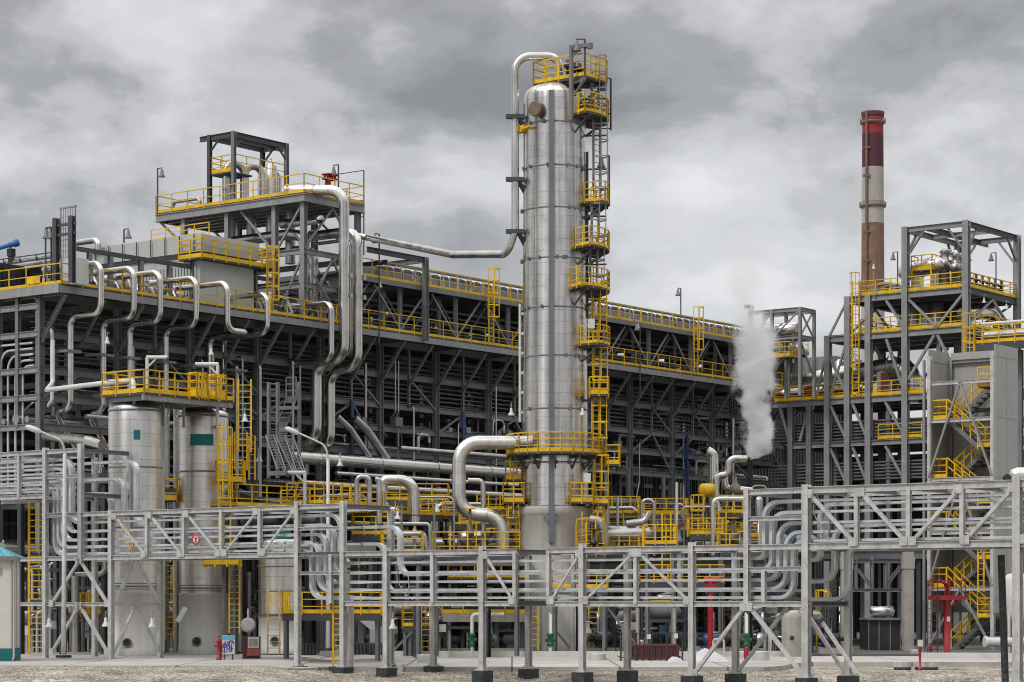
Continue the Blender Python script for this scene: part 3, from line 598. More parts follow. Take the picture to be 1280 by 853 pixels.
    for i, z in enumerate((22.2, 22.9, 23.5, 24.0)): m = MB(); m.tube([AB(aw0+2, BD+3.0+i*.4, z), AB(AE-1, BD+3.0+i*.4, z)], .07+.03*(i % 2), 8); obj('service_pipe', m, M['steel_light'], t)
    # cable trays in stacked tiers
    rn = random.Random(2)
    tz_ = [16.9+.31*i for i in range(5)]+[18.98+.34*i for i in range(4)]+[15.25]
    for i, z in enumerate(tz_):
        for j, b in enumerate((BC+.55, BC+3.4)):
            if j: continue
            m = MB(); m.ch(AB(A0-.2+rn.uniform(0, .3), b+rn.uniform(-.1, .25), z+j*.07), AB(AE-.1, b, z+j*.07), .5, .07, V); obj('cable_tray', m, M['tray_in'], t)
    # nested conduits turning down on the end face
    for i in range(5):
        d = .62*(4-i); z = 18.1-.33*i; b0 = BC+.5; m = MB(); a = A0-.12+.03*i
        m.tube(fillet([AB(a, b0, z), AB(a, b0+1.0+d, z), AB(a, b0+1.0+d, 9.5)], .8, 8), .075, 8); obj('conduit', m, M['tray'], t)
    # end frame posts
    for b in (BC+1.75, BC+3.4, BC+7.6): mem(t, 'end_post', AB(A0-.15, b, .3 if b != BC+1.75 else 13.2), AB(A0-.15, b, ZD-.5), .26, .26, M['steel'], side=V)
    for z in LV+(20.2,): mem(t, 'end_beam', AB(A0-.2, BC, z), AB(A0-.2, BR[2], z), .2, .34, M['steel_light'], side=U)
    # access ladders between the levels
    for px, z0, z1 in ((612, ZD, ZW+.2), (868, ZD, ZW+.2)):
        a = a_at(px, BD-.2); m = MB(); ladder(m, AB(a, BD-.35, z0), AB(a, BD-.35, z1+.75), U, .55, -V, .055, .28, 1.9); obj('caged_ladder', m, M['yellow'], t)
build_rack()
# dark backdrop wall added to block sky seen through the rack
def far_backdrop():
    t = thing('dark_backdrop', 'dark profiled backdrop wall added to hide the sky behind the long rack', 'wall', AB(A0, BR[2]+1.2, 0))
    a1 = AE+34
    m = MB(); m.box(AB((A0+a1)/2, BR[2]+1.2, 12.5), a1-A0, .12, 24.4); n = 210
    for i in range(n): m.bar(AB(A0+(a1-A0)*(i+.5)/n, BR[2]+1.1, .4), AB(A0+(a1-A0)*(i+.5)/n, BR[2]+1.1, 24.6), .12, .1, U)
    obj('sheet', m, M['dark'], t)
    m = MB()
    for z in (4, 8, 12, 16, 20): m.bar(AB(A0, BR[2]+1.0, z), AB(a1, BR[2]+1.0, z), .16, .2, V)
    obj('sheeting_rail', m, M['steel_dark'], t)
far_backdrop()
# pipes lying in the rack below the trays
def rack_pipes():
    rn = random.Random(11)
    spec = [(9.55, BC+.7, .30), (9.5, BC+1.7, .22), (9.6, BC+2.7, .35), (9.5, BC+3.9, .24), (9.5, BC+5.0, .3), (13.65, BC+.8, .2), (13.7, BC+1.8, .3), (13.6, BC+2.9, .18), (13.7, BC+4.2, .28), (11.3, BC+6.4, .34), (6.2, BC+3, .3), (6.4, BC+7, .4), (4.0, BC+5, .35)]
    for i, (z, b, r) in enumerate(spec):
        m = MB(); a1 = AE-rn.uniform(0, 6); m.tube([AB(A0-.3, b, z), AB(a1, b, z)], r, 12)
        for k in range(9): m.lathe(AB(A0+4+9*k+rn.uniform(-2, 2), b, z), [(r*1.3, -.1), (r*1.3, .1)], 12, U)
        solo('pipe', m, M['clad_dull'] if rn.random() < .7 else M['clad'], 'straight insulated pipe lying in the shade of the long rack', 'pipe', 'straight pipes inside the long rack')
    # large header in front of the columns, with branch
    z = 12.35; b = BC-1.6; a0, a1 = a_at(360, b), a_at(668, b)
    t = thing('header_pipe', 'fat silver pipe running level along the rack towards the column foot', 'pipe', AB(a0, b, z)); m = MB(); m.tube([AB(a0, b, z), AB(a1, b, z)], .42, 18)
    for k in range(5): m.lathe(AB(a0+3+k*6, b, z), [(.47, -.06), (.47, .06)], 18, U)
    obj('pipe_run', m, M['clad'], t)
    m = MB()
    for px in (466, 487): a = a_at(px, b); m.tube(fillet([AB(a-2.6, b+.9, z+3.0), AB(a-1.6, b+.6, z+2.2), AB(a, b, z)], .6, 6), .22 if px < 480 else .3, 12)
    obj('branch', m, M['clad_dull'], t)
    m = MB(); a0, a1 = a_at(780, b), a_at(850, b); m.tube([AB(a_at(735, b), b, 9.6), AB(a1, b, 9.6)], .5, 18); solo('header_pipe', m, M['clad'], 'fat silver pipe level behind the yellow platforms right of the column', 'pipe')
    for i, (p0, p1, z, r, bb, lb) in enumerate(((380, 690, 10.6, .2, BC-3, 'slim silver pipe running level just under the fat header pipe'), (420, 700, 11.4, .13, BC-2.6, 'thin bright pipe between the fat header and the slim pipe under it'), (500, 720, 13.6, .16, BC-.8, 'thin silver pipe close above the fat header pipe'), (740, 900, 10.9, .16, BC-1, 'thin bright pipe level behind the braces right of the column'))):
        m = MB(); m.tube([AB(a_at(p0, bb), bb, z), AB(a_at(p1, bb), bb, z)], r, 12); solo('pipe', m, M['clad'], lb, 'pipe')
rack_pipes()
def tangle():
    rn = random.Random(33); a_end = a_at(935, BC)
    for i in range(130):
        a = A0+2+(a_end-A0-2)*rn.random(); b = BC+rn.uniform(-1.2, 3.5); z = rn.choice([9.4, 9.4, 11.5, 13.4, 13.4, 15.1]); r = rn.choice([.04, .06, .08, .1, .14, .18]); k = rn.random(); m = MB()
        if k < .5: h = rn.uniform(.8, 2.2); d = rn.uniform(-2.5, 2.5); pts = [AB(a, b, z), AB(a, b, z+h), AB(a+d, b, z+h), AB(a+d, b+rn.choice([0, 1.5]), z+h-rn.uniform(.5, 1.5))]
        elif k < .8: pts = [AB(a, b, z+rn.uniform(2, 5)), AB(a, b, z-rn.uniform(0, 3.5)), AB(a+rn.choice([-1, 1]), b, z-4)]
        else: pts = [AB(a, b, z+.5), AB(a+rn.uniform(3, 9), b, z+.5), AB(a+9.5, b+1, z+.2)]
        m.tube(fillet(pts, .35, 5), r, 10); f = pts[1]; m.lathe(f, [(r*1.5, -.06), (r*1.5, .06)], 10, (pts[1]-pts[0]).normalized())
        solo('pipe', m, M[rn.choice(['clad_dull', 'clad', 'steel_light', 'clad_dull', 'steel'])], 'short bent pipe in the dark tangle on the front of the long rack', 'pipe', 'bent pipes in the tangle on the rack front')
    for i in range(40):
        a = A0+2+(a_end-A0-2)*rn.random(); b = BC+rn.uniform(-.6, 1.5); z = rn.choice([9.2, 13.4, 15.1, 15.1]); m = MB(); w = rn.uniform(.3, .9); m.box(AB(a, b, z+w*.4), w, .5, w*.8)
        if rn.random() < .5: m.lathe(AB(a, b, z+w*.7), [(.06, 0), (.06, .5), (.2, .52), (.2, .6)], 10)
        solo('junction_box', m, M[rn.choice(['steel', 'steel', 'dark', 'steel_light'])], 'small box fixed among the pipes on the front of the long rack', 'box', 'small boxes on the rack front')
tangle()

# ---------------------------------------------------------------- looping pipes down the rack face
ORD = ['leftmost', 'second', 'third', 'fourth', 'fifth', 'sixth']
def loop_pipes():
    bo, bi = 99.2, 101.8; zt, z2 = 22.55, 19.65
    rows = [(126, 14.2, .19, 0), (167, 14.2, .19, 0), (200, 13.0, .19, 1), (245, 13.0, .18, 1), (284, 13.0, .19, 1), (334, 14.0, .17, 1)]
    for i, (px, z3, r, kind) in enumerate(rows):
        a = a_at(px, bo)
        pts = [AB(a, BC+1.2, zt), AB(a, bo, zt), AB(a, bo, z2), AB(a, bi+.0, z2), AB(a, bi, z3)]
        if i == 5: pts = [AB(a, BC+1.2, zt-.3), AB(a, bo, zt-.3), AB(a, bo, z2+.1), AB(a, bi+.6, z2+.1), AB(a, bi+.6, z3)]
        if i == 4: pts = [AB(a, BC+1.2, zt), AB(a, bo, zt), AB(a, bo, z2), AB(a+1.9, bo, z2), AB(a+1.9, bi+.8, z2), AB(a+1.9, bi+.8, z3)]
        if i == 5: pts[3] = AB(a, bi+1.2, z2+.1); pts[4] = AB(a, bi+1.2, z3)
        if kind == 0: pts += [AB(a, bi+1.4, z3), AB(a+1.6, bi+1.2, z3-2.2)]
        t = thing('loop_pipe', f'{ORD[i]} of the silver pipes stepping down the left rack face' if i else 'leftmost silver pipe stepping down the rack face, nearest the corner', 'pipe', AB(a, bo, z2), 'silver pipes stepping down the left rack face')
        m = MB(); m.tube(fillet(pts, .62, 8), r, 16); obj('pipe_run', m, M['clad'], t)
        m = MB(); m.bar(AB(a-.5, BC-.1, 17.6), AB(a-.5, bi-.35, 17.6), .14, .16); m.bar(AB(a-.55, bi-.3, 17.6), AB(a+.5, bi-.3, 17.6), .14, .16); m.bar(AB(a+.5, BC-.1, 17.6), AB(a+.5, bi-.35, 17.6), .14, .16); obj('pipe_clamp', m, M['steel'], t)
    # short one and two great risers beside the upper platform
    a = a_at(414, bo); m = MB(); m.tube(fillet([AB(a, BC+1, 22.3), AB(a, bo, 22.3), AB(a, bo, 18.6), AB(a, bo+3.2, 18.6)], .6, 8), .2, 16)
    solo('loop_pipe', m, M['clad'], 'slimmer silver pipe dropping just left of the two great risers', 'pipe')
    for px, zt, zb, dz, r, lb in ((430, 29.75, 18.75, 13.6, .345, 'great silver riser that bends over the upper deck railing, left of the pair'), (447, 27.3, 18.35, 13.2, .33, 'great silver riser right of the pair, bending in under the upper deck')):
        a = a_at(px, bo); t = thing('riser_pipe', lb, 'pipe', AB(a, bo, zb), 'great twin risers')
        lft = AB(a-.6, bo+3.0, zt+.1) if px == 430 else AB(a, bo+4, zt)
        pts = [lft, AB(a, bo+.0, zt), AB(a, bo, zb), AB(a, bo+2.4, zb-.1), AB(a, bo+2.4, dz), AB(a, bo+5, dz-.3)]
        if px == 430: pts = [AB(a-1.5, bo+3.6, zt+.15)]+pts[1:]
        m = MB(); m.tube(fillet(pts, 1.05, 9), r, 20); obj('pipe_run', m, M['clad'], t)
        m = MB(); m.disc(pts[0], (pts[1]-pts[0]).normalized(), r*1.25, .15, 20)
        for z in (22.9, 24.2): m.box(AB(a+.25, bo-.3, z), .2, .3, .3)
        obj('flange', m, M['clad_dull'], t)
    a = a_at(439, bo+.7); m = MB(); m.tube(fillet([AB(a, bo+4, 26.8), AB(a, bo+.7, 26.8), AB(a, bo+.7, 19.2), AB(a, bo+3, 19.2)], .6, 7), .12, 12); solo('riser_pipe', m, M['clad_dull'], 'thin riser squeezed between the two great silver risers', 'pipe')
    # small verticals seen against the shaded trays
    vs = [(65, 18.9, 14.7, .11), (66, 19.0, 15, .0), (166, 18.5, 13, .1), (206, 18.4, 13, .1), (253, 18.2, 12.5, .07), (266, 18.6, 12.5, .1), (296, 18, 10, .14), (303, 18.6, 12.0, .07), (325, 18.2, 9.5, .12), (366, 18.8, 10.5, .11), (375, 19, 11, .08), (397, 18.9, 17.2, .07), (457, 19.3, 10.6, .11), (494, 19.8, 16.0, .06), (498, 19.8, 16.0, .06), (517, 16.6, 9, .09), (620, 18.9, 10, .07)]
    lab = {65: 'thin pale pipe dropping beside the corner column of the rack', 325: 'pale vertical pipe behind the rail of the grey access ladders', 366: 'pale pipe with a crook at its top left of the great risers', 457: 'pale vertical pipe with a crook, just right of the great risers'}
    for px, z1, z0, r in vs:
        if not r: continue
        b = BC-.55; a = a_at(px, b); m = MB()
        m.tube(fillet([AB(a, b+1.4, z1), AB(a, b, z1), AB(a, b, z0), AB(a, b+.4, z0-.3)], .3, 5), r, 10)
        solo('drop_pipe', m, M['clad_dull'] if r < .1 else M['white'] if px in (65, 166, 206) else M['clad_dull'], lab.get(px, 'thin vertical pipe dropping down the front of the shaded rack'), 'pipe', 'thin drop pipes on the rack front')
    for i, px in enumerate((440, 579, 859, 312)):
        b = BC-.35; a = a_at(px, b); m = MB(); m.bar(AB(a, b, 10), AB(a, b, 16.6), .12, .25, V)
        for k in range(22): m.bar(AB(a-.18, b, 10.2+k*.3), AB(a+.18, b, 10.2+k*.3), .05)
        solo('cable_ladder', m, M['blue'], ['dark blue vertical cable ladder right of the great risers', 'dark blue vertical cable ladder on the rack left of the column', 'dark blue vertical cable ladder at the bay right of the column', 'dark blue vertical cable ladder above the yellow tank stair'][i], 'cable ladder', 'blue cable ladders on the rack')
loop_pipes()

# ---------------------------------------------------------------- upper platform structure at the left
def upper_left():
    b0 = BD+.5; pc = Pb(380, 240, b0); a0 = pc.dot(U); zd = pc.z
    a1 = a_at(455, b0); b1 = b_at(195, a0)
    t = thing('process_structure', 'tall steel structure with a yellow-railed deck above the left rack', 'structure', AB(a0, b0, ZD))
    st = M['steel_light']
    m = MB(); m.box(AB((a0+a1)/2, (b0+b1)/2, zd-.07), a1-a0, b1-b0, .12); obj('deck', m, M['grate'], t)
    for p, q in ((AB(a0, b0, zd), AB(a0, b1, zd)), (AB(a0, b0, zd), AB(a1, b0, zd)), (AB(a1, b0, zd), AB(a1, b1, zd)), (AB(a0, b1, zd), AB(a1, b1, zd))):
        mem(t, 'edge_beam', p-Z*.35, q-Z*.35, .2, .5, M['steel_light'] if p != q else st, side=(q-p).cross(Z).normalized())
    for i in range(1, 6): mem(t, 'floor_beam', AB(a0+(a1-a0)*i/6, b0+.2, zd-.4), AB(a0+(a1-a0)*i/6, b1, zd-.4), .16, .4, M['steel'], side=U)
    for p, q in ((AB(a0, b1, zd), AB(a0, b0, zd)), (AB(a0, b0, zd), AB(a1, b0, zd)), (AB(a1, b0, zd), AB(a1, b1, zd)), (AB(a0, b1, zd), AB(a1, b1, zd))):
        m = MB(); railing(m, [p, q], 1.2, 1.5, .055, .2, mid=1); obj('railing', m, M['yellow'], t)
    am = a0+.35
    for a, b in ((am, b0+.35), (a1-.3, b0+.3), (am, b0+2.9), (am, b1-2.4), (a1-.3, b1-2.4), (a1-.3, b0+4.2), (am, b1-6.5)):
        mem(t, 'column', AB(a, b, ZD), AB(a, b, zd-.6), .34, .34, st, side=V)
    for z in (25.8, 23.6):
        mem(t, 'beam', AB(am, b0+.3, z), AB(a1-.3, b0+.3, z), .2, .36, M['steel_light'], side=V)
        mem(t, 'beam', AB(am, b0+.5, z), AB(am, b1-2.4, z), .2, .36, st, side=U)
        mem(t, 'beam', AB(a1-.3, b0+.5, z), AB(a1-.3, b1-2.4, z), .2, .36, st, side=U)
    def br(p, q): mem(t, 'brace', p, q, .13, .13, st, 'bar')
    mid = (am+a1)/2
    for z0, z1 in ((26, zd-.6), (21.5, 25.6)):
        br(AB(am, b0+.3, z0), AB(mid, b0+.3, z1)); br(AB(a1-.3, b0+.3, z0), AB(mid, b0+.3, z1))
        br(AB(am, b0+.4, z1), AB(am, b0+2.8, z0)); br(AB(am, b0+3, z0), AB(am, b0+6, z1)); br(AB(a1-.3, b0+.4, z0), AB(a1-.3, b0+4.0, z1))
    for b in (b1-.1,): br(AB(am, b, zd-.6), AB(am, b-2.3, zd-2.4)); br(AB(a1-.3, b, zd-.6), AB(a1-.3, b-2.3, zd-2.4))
    # crane frame on the deck
    q1 = b_at(292, a0+.2); q2 = b_at(262, a0+.2); g = AB(a0+.2, q1, zd); ztp = zpx(164, Ya(292, a0+.2)); ar = a_at(358, q1)
    f = thing('lifting_frame', 'open steel lifting frame standing on the upper left deck', 'frame', g)
    for a, b in ((a0+.2, q1), (a0+.2, q2), (ar, q1), (ar, q2)): mem(f, 'post', AB(a, b, zd), AB(a, b, ztp), .26, .26, M['steel'] if b == q1 else M['steel_dark'], side=V)
    for p, q in (((a0+.2, q1+.12), (a0+.2, q2+.9)), ((ar, q1), (ar, q2)), ((a0+.3, q1), (ar, q1)), ((a0+.3, q2), (ar, q2)), ((a0+.3, (q1+q2)/2), (ar+.9, (q1+q2)/2))):
        mem(f, 'beam', AB(*p, ztp-.2), AB(*q, ztp-.2), .2, .34 if p[1] != (q1+q2)/2 else .28, M['steel_dark'])
    for a, b, da, db in ((a0+.2, q2, 0, -.9), (a0+.2, q1, .9, 0), (ar, q1, -.9, 0), (ar, q2, 0, -.9)): mem(f, 'knee_brace', AB(a, b, ztp-1.2), AB(a+da, b+db, ztp-.35), .1, .1, M['steel_dark'], 'bar')
    zp = zpx(216, Ya(275, a0+.2)); m = MB(); m.box(AB(a0+1.2, (q1+q2)/2+.1, zp-.06), 2.0, q2-q1-.2, .1); pf = obj('mid_platform', m, M['grate'], f)
    m = MB(); railing(m, [AB(a0+2.2, q2, zp), AB(a0+.25, q2-.1, zp), AB(a0+.25, q1+.15, zp)], 1.1, 1.0, .06, .25); obj('railing', m, M['yellow'], pf)
    m = MB(); railing(m, [AB(a0+.3, q1+.1, zp+.2), AB(ar, q1+.1, zp+.2)], .95, 1.4, .05, 0, mid=1); obj('railing', m, M['yellow'], pf)
    # exchanger pipework under the frame: inverted bends and an upright vessel
    for i, (px, ytop, r) in enumerate(((305, 206, .27), (328, 209, .27), (348, 214, .24))):
        b = q1+.8+i*.1; a = a_at(px, b); z = zpx(ytop, Yb(px, b)); m = MB(); m.tube(fillet([AB(a-1.2, b+.5, zd), AB(a-1.2, b+.5, z), AB(a, b, z), AB(a, b, zd)], .65, 8), r, 16)
        solo('return_bend_pipe', m, M['clad'], ['white inverted U pipe nearest the front post of the lifting frame', 'inverted U pipe beside the upright vessel on the upper deck', 'inverted U pipe right of the upright vessel on the upper deck'][i], 'pipe', 'inverted U pipes on the upper left deck')
    b = q1+.9; a = a_at(338.5, b); m = MB(); z1 = zpx(205, Yb(338, b)); m.lathe(AB(a, b, zd), [(.42, 0), (.42, z1-zd-.2), (.3, z1-zd), (.08, z1-zd+.05), (.08, z1-zd+.35)], 24); solo('upright_vessel', m, M['clad'], 'small upright silver vessel under the lifting frame', 'vessel')
    b = q2-.5; a = a_at(284, b); m = MB(); m.lathe(AB(a, b, zd), [(.35, 0), (.35, 1.9), (.2, 2.1)], 20); m.tube([AB(a+.6, b, zd), AB(a+.6, b, zd+3.2)], .2, 12); solo('upright_vessel', m, M['clad_dull'], 'stubby silver vessel at the rear post of the lifting frame', 'vessel')
    # flange wheel in red on the great riser
    c = Pb(410, 222, BD+2.2); m = MB()
    for i in range(4): m.lathe(c+U*(.33*i-.3)+Z*(.08*(i % 2)), [(.06, -.2), (.2, -.18), (.2, -.1), (.1, -.06), (.1, .1), (.24, .12), (.24, .18), (.05, .22)], 10)
    m.lathe(c-Z*.1, [(.2, -.8), (.2, .1)], 12); solo('valve_actuator', m, M['red'], 'cluster of red valve actuators on top of the great riser bend', 'valve')
    # pipes and valves along the V edge of the deck
    for i, (px0, px1, dz, r) in enumerate(((216, 250, .95, .14), (222, 300, .35, .2), (352, 400, -1.6, .3))):
        b_0, b_1 = b_at(px0, a0+1.4), b_at(px1, a0+1.4); m = MB(); m.tube(fillet([AB(a0+1.4, b_0, zd+min(0, dz)), AB(a0+1.4, b_0, zd+dz), AB(a0+1.4, b_1, zd+dz), AB(a0+1.4, b_1, zd+min(0, dz)-.1)], .35, 6), r, 12)
        solo('deck_pipe', m, M['clad_dull'], ['small hooped pipe behind the railing at the left end of the upper deck', 'low silver pipe along the upper left deck edge', 'silver pipe curving beneath the upper left deck'][i], 'pipe')
    for i in range(2):
        z = zd-2.2-i*.9; m = MB(); m.tube(fillet([AB(a0+2+i, b1-4, z), AB(a0+2+i, b0+3.2, z), AB(a0+2.2+i, b0+2.0, z-.2), AB(a0+2.2+i, b0+2.0, 22.5)], 1.0, 8), .36-.08*i, 16); solo('deck_pipe', m, M['clad'], ['broad curved pipe slung below the upper left deck', 'lower curved pipe slung below the upper left deck'][i], 'pipe')
    for i in range(4):
        b = b0+4+i*1.8; m = MB(); m.lathe(AB(a0+3, b, 25.6), [(.34, 0), (.34, zd-26)], 16); solo('vertical_nozzle', m, M['clad_dull'], 'short silver drop pipe hanging under the upper left deck', 'pipe', 'drop pipes under the upper left deck')
    for (px, ytop, ybase, lb, sd) in ((197, 211, 267, 'lamp mast at the far left corner of the upper deck', -V), (423, 206, 245, 'lamp mast behind the red valve on the upper deck', V)):
        q = b_at(px, a0) if px < 300 else b0+1.5; a = a0 if px < 300 else a_at(px, b0+1.5); Yq = AB(a, q).y; lamp_mast(AB(a, q, zd), zpx(ytop, Yq)-zd, sd, label=lb)
    m = MB(); g0 = AB(a1+.1, b0+.1, zd-3.4); m.bar(g0, up(g0, zd+2.3), .06); m.bar(up(g0, zd+2.3), up(g0, zd+2.3)+V*2.6, .05); m.bar(up(g0, zd+2.3)+V*2.6, up(g0, zd)+V*2.6, .05)
    for z in (zd-.8, zd+.3): m.bar(up(g0, z), up(g0, z)+V*.6, .05)
    solo('conduit_frame', m, M['steel_dark'], 'thin grey conduit hoop at the right end of the upper deck', 'conduit')
    # intermediate yellow platform under the deck
    pa = Pb(252, 320, BD+1.2); aa = pa.dot(U); ab = a_at(342, BD+1.2); z = zpx(321, pa.y)
    t2 = thing('access_platform', 'yellow-railed platform below the upper left deck, in front of the grey housing', 'platform', AB(aa, BD+1.2, z))
    m = MB(); m.box(AB((aa+ab)/2, BD+2.2, z-.06), ab-aa, 2.0, .12); obj('deck', m, M['grate'], t2)
    m = MB(); railing(m, [AB(aa, BD+3.2, z), AB(aa, BD+1.2, z), AB(ab, BD+1.2, z), AB(ab, BD+3.2, z)], 1.15, 1.0, .07, .25); obj('railing', m, M['yellow'], t2)
    for a in (aa+.4, ab-.4): mem(t2, 'post', AB(a, BD+2.4, ZD), AB(a, BD+2.4, z-.1), .2, .2, M['steel'])
    m = MB(); ladder(m, AB(ab-.5, BD+1.0, ZD), AB(ab-.5, BD+1.0, z+1.1), U, .5, -V, .06, .28, 1.0); obj('caged_ladder', m, M['yellow'], t2)
    # silver-grey housing of the air coolers
    ah = a_at(250, BD+1.8); bb1 = b_at(121, ah); zt = zpx(293, Yb(250, BD+1.8)); t3 = thing('cooler_housing', 'large pale grey sheet-clad cooler housing at the left end of the deck', 'housing', AB(ah, BD+1.8, ZD))
    m = MB(); m.box(AB(ah+2.4, (BD+1.8+bb1)/2, (ZD+zt)/2-.4), 4.8, bb1-BD-1.8, zt-ZD-.8); obj('casing', m, M['panel_light'], t3)
    m = MB(); m.box(AB(ah+2.4, (BD+1.6+bb1)/2, zt-.55), 5.2, bb1-BD-1.4, 1.1); obj('upper_casing', m, M['panel_light'], t3)
    n = 34; m = MB()
    for i in range(n): b = BD+2+(bb1-BD-2.2)*(i+.5)/n; m.bar(AB(ah-.05, b, ZD+.9), AB(ah-.05, b, zt-1.9), .16, .1, V)
    obj('profiled_sheet', m, M['panel_light'], t3)
    m = MB(); m.bar(AB(ah-.08, BD+1.8, zt-1.25), AB(ah-.08, bb1, zt-1.25), .08, .14)
    for i in range(8): b = BD+2+(bb1-BD-2.2)*i/7; m.bar(AB(ah-.33, b, zt-.02), AB(ah-.33, b, zt-1.5), .05, .06)
    obj('flashing', m, M['steel_dark'], t3)
    m = MB(); railing(m, [AB(ah+1, BD+2, zt), AB(ah+1, bb1-4, zt)], .9, 1.2, .05, 0); obj('roof_railing', m, M['yellow'], t3)
    m = MB(); b = bb1+.6; m.tube(fillet([AB(ah-.8, b-1.6, zt-.5), AB(ah-.8, b-1.6, zt+.35), AB(ah-.8, b+.9, zt+.35), AB(ah-.8, b+.9, zt-2)], .45, 7), .2, 14); solo('hoop_pipe', m, M['clad'], 'small silver hooped pipe at the left end of the grey housing', 'pipe')
    # long grey rail in front, over the looping pipes
    t4 = thing('pipe_support_beam', 'dark horizontal beam on stubs above the looping pipes', 'beam', AB(A0+1, BC-.2, ZD)); z = 23.9
    m = MB(); m.bar(AB(a_at(95, BC), BC, z), AB(a_at(345, BC), BC, z), .18, .26, V); obj('beam', m, M['steel_dark'], t4)
    for px in (112, 138, 176, 212, 252, 300): mem(t4, 'post', AB(a_at(px, BC), BC, ZD), AB(a_at(px, BC), BC, z-.13), .26, .26, M['steel'])
    # valves, exchanger ends and small pipework standing on the deck behind the railing
    rn = random.Random(21)
    for i in range(26):
        a = A0+1+i*1.15+rn.uniform(-.3, .3); b = BC+rn.uniform(-.6, .8)
        if a > a_at(440, BC): break
        t5 = thing('valve_station', 'small valve assembly among white pipes behind the left deck railing', 'valve', AB(a, b, ZD), 'valve assemblies behind the left deck railing'); m = MB(); h = rn.uniform(.7, 1.5)
        m.lathe(AB(a, b, ZD), [(.09, 0), (.09, h), (.2, h), (.2, h+.1), (.07, h+.1), (.07, h+.3), (.22, h+.32), (.22, h+.36)], 10); m.tube(fillet([AB(a, b, ZD+.5), AB(a+.7, b, ZD+.5), AB(a+.7, b+.5, ZD+1.4)], .2, 4), .1, 8); obj('body', m, M[rn.choice(['clad', 'white', 'steel_dark', 'white', 'clad'])], t5)
        m = MB(); m.box(AB(a, b, ZD+.45), .34, .34, .4); obj('bonnet', m, M[rn.choice(['dark', 'white', 'steel', 'rust'])], t5)
    for i, px in enumerate((140, 192, 232, 300)):
        b = BC+1.2; a = a_at(px, b); m = MB(); m.lathe(AB(a-.7, b, ZD+1.0), [(.1, -.02), (.42, .1), (.45, .4), (.45, 2.0), (.1, 2.3)], 16, U); solo('exchanger_shell', m, M['clad'] if i % 2 else M['white'], 'horizontal exchanger end standing behind the left deck railing', 'exchanger', 'exchangers behind the left deck railing')
upper_left()
# mast frame, blue motor and dark structure at the far left
def far_left():
    Y = 134; a = A0-.2
    b1, b0 = b_at(70, a), b_at(90, a); t = thing('ladder_mast', 'narrow grey caged mast on two dark posts at the left end of the deck', 'mast', AB(a, b0, ZD))
    zt = zpx(270, AB(a, b0).y)
    for b in (b0, b1): mem(t, 'post', AB(a, b, ZD), AB(a, b, zt), .3, .3, M['steel_dark'], side=V)
    for z in (zt-.45, zt-1.0): mem(t, 'crossbar', AB(a, b0-.3, z), AB(a, b1, z), .12, .14, M['steel_dark'], 'bar')
    m = MB(); bm = (b0+b1)/2
    for i in range(7): m.bar(AB(a+.3, bm-.6+.2*i, ZD+1.5), AB(a+.3, bm-.6+.2*i, zt+.55), .03)
    for i in range(8): m.bar(AB(a+.3, bm-.62, ZD+1.6+i*.33), AB(a+.3, bm+.62, ZD+1.6+i*.33), .025)
    for s in (-.62, .62): m.bar(AB(a+.3, bm+s, ZD+1.5), AB(a+.3, bm+s, zt+.6), .07)
    m.bar(AB(a+.3, bm-.7, zt+.6), AB(a+.3, bm+.7, zt+.6), .1); obj('mesh_cage', m, M['steel_light'], t)
    m = MB(); m.box(AB(a+.8, bm, ZD+.75), 1.0, 1.3, 1.5); solo('equipment_cabinet', m, M['white'], 'white cabinet at the foot of the caged mast', 'cabinet')
    c = P(-6, 312, 150); t = thing('blue_motor', 'bright blue motor with flared end high at the left edge', 'motor', c-Z*2); ax = (P(24, 303, 150)-c).normalized(); m = MB(); L = (P(24, 303, 150)-c).length
    m.lathe(c, [(.14, 0), (.14, L*.55), (.19, L*.58), (.19, L*.68), (.14, L*.7), (.25, L*.8), (.25, L*.95), (.18, L)], 18, ax); obj('casing', m, M['blue_bright'], t); m = MB(); m.box(P(14, 316, 150), .4, .4, .5); m.bar(P(14, 318, 150), P(14, 350, 150), .3); obj('stand', m, M['dark'], t)
    # lower dark gantry behind
    t = thing('walkway_gantry', 'dark pipe-laden walkway behind the left end of the deck', 'gantry', P(20, 345, 152)); 
    a2 = a+10; b2 = b_at(66, a2); b3 = b2+16; zg = zpx(338, AB(a2, b2).y)
    m = MB(); m.box(AB(a2+1, (b2+b3)/2, zg-.2), 2, b3-b2, .4); obj('deck', m, M['steel_dark'], t); m = MB(); railing(m, [AB(a2, b2, zg), AB(a2, b3, zg)], 1.15, 1.6, .06, .3); obj('railing', m, M['steel_dark'], t)
    m = MB(); m.box(AB(a2+1.4, (b2+b3)/2, (zg+ZD)/2-.4), .3, b3-b2, zg-ZD); obj('wind_panel', m, M['panel'], t)
    m = MB()
    for i in range(3): m.tube([AB(a2-.3+.25*i, b2-.5, zg+.25+.33*i), AB(a2-.3+.25*i, b3, zg+.25+.33*i)], .16, 10)
    obj('pipes', m, M['clad_dull'], t)
    for px, yt, lb, s in ((57, 286, 'lamp mast left of the caged mast', 1), (64, 284, 'second lamp mast just left of the caged mast, turned away', -1), (155, 287, 'short lamp mast on the roof of the grey housing', 1)):
        aa = a if px < 100 else a_at(250, BD+1.8)+2; b = b_at(px, aa); z0 = ZD if px < 100 else zpx(304, AB(aa, b).y); lamp_mast(AB(aa, b, z0), zpx(yt, AB(aa, b).y)-z0, -V*s, label=lb)
    # yellow signboard on the railing
    m = MB(); p = AB(A0-.55, b_at(42, A0-.55), ZD+.35); m.box(p, .05, 1.1, .4); solo('notice_board', m, M['yellow'], 'yellow board fixed low on the end railing', 'board')
far_left()

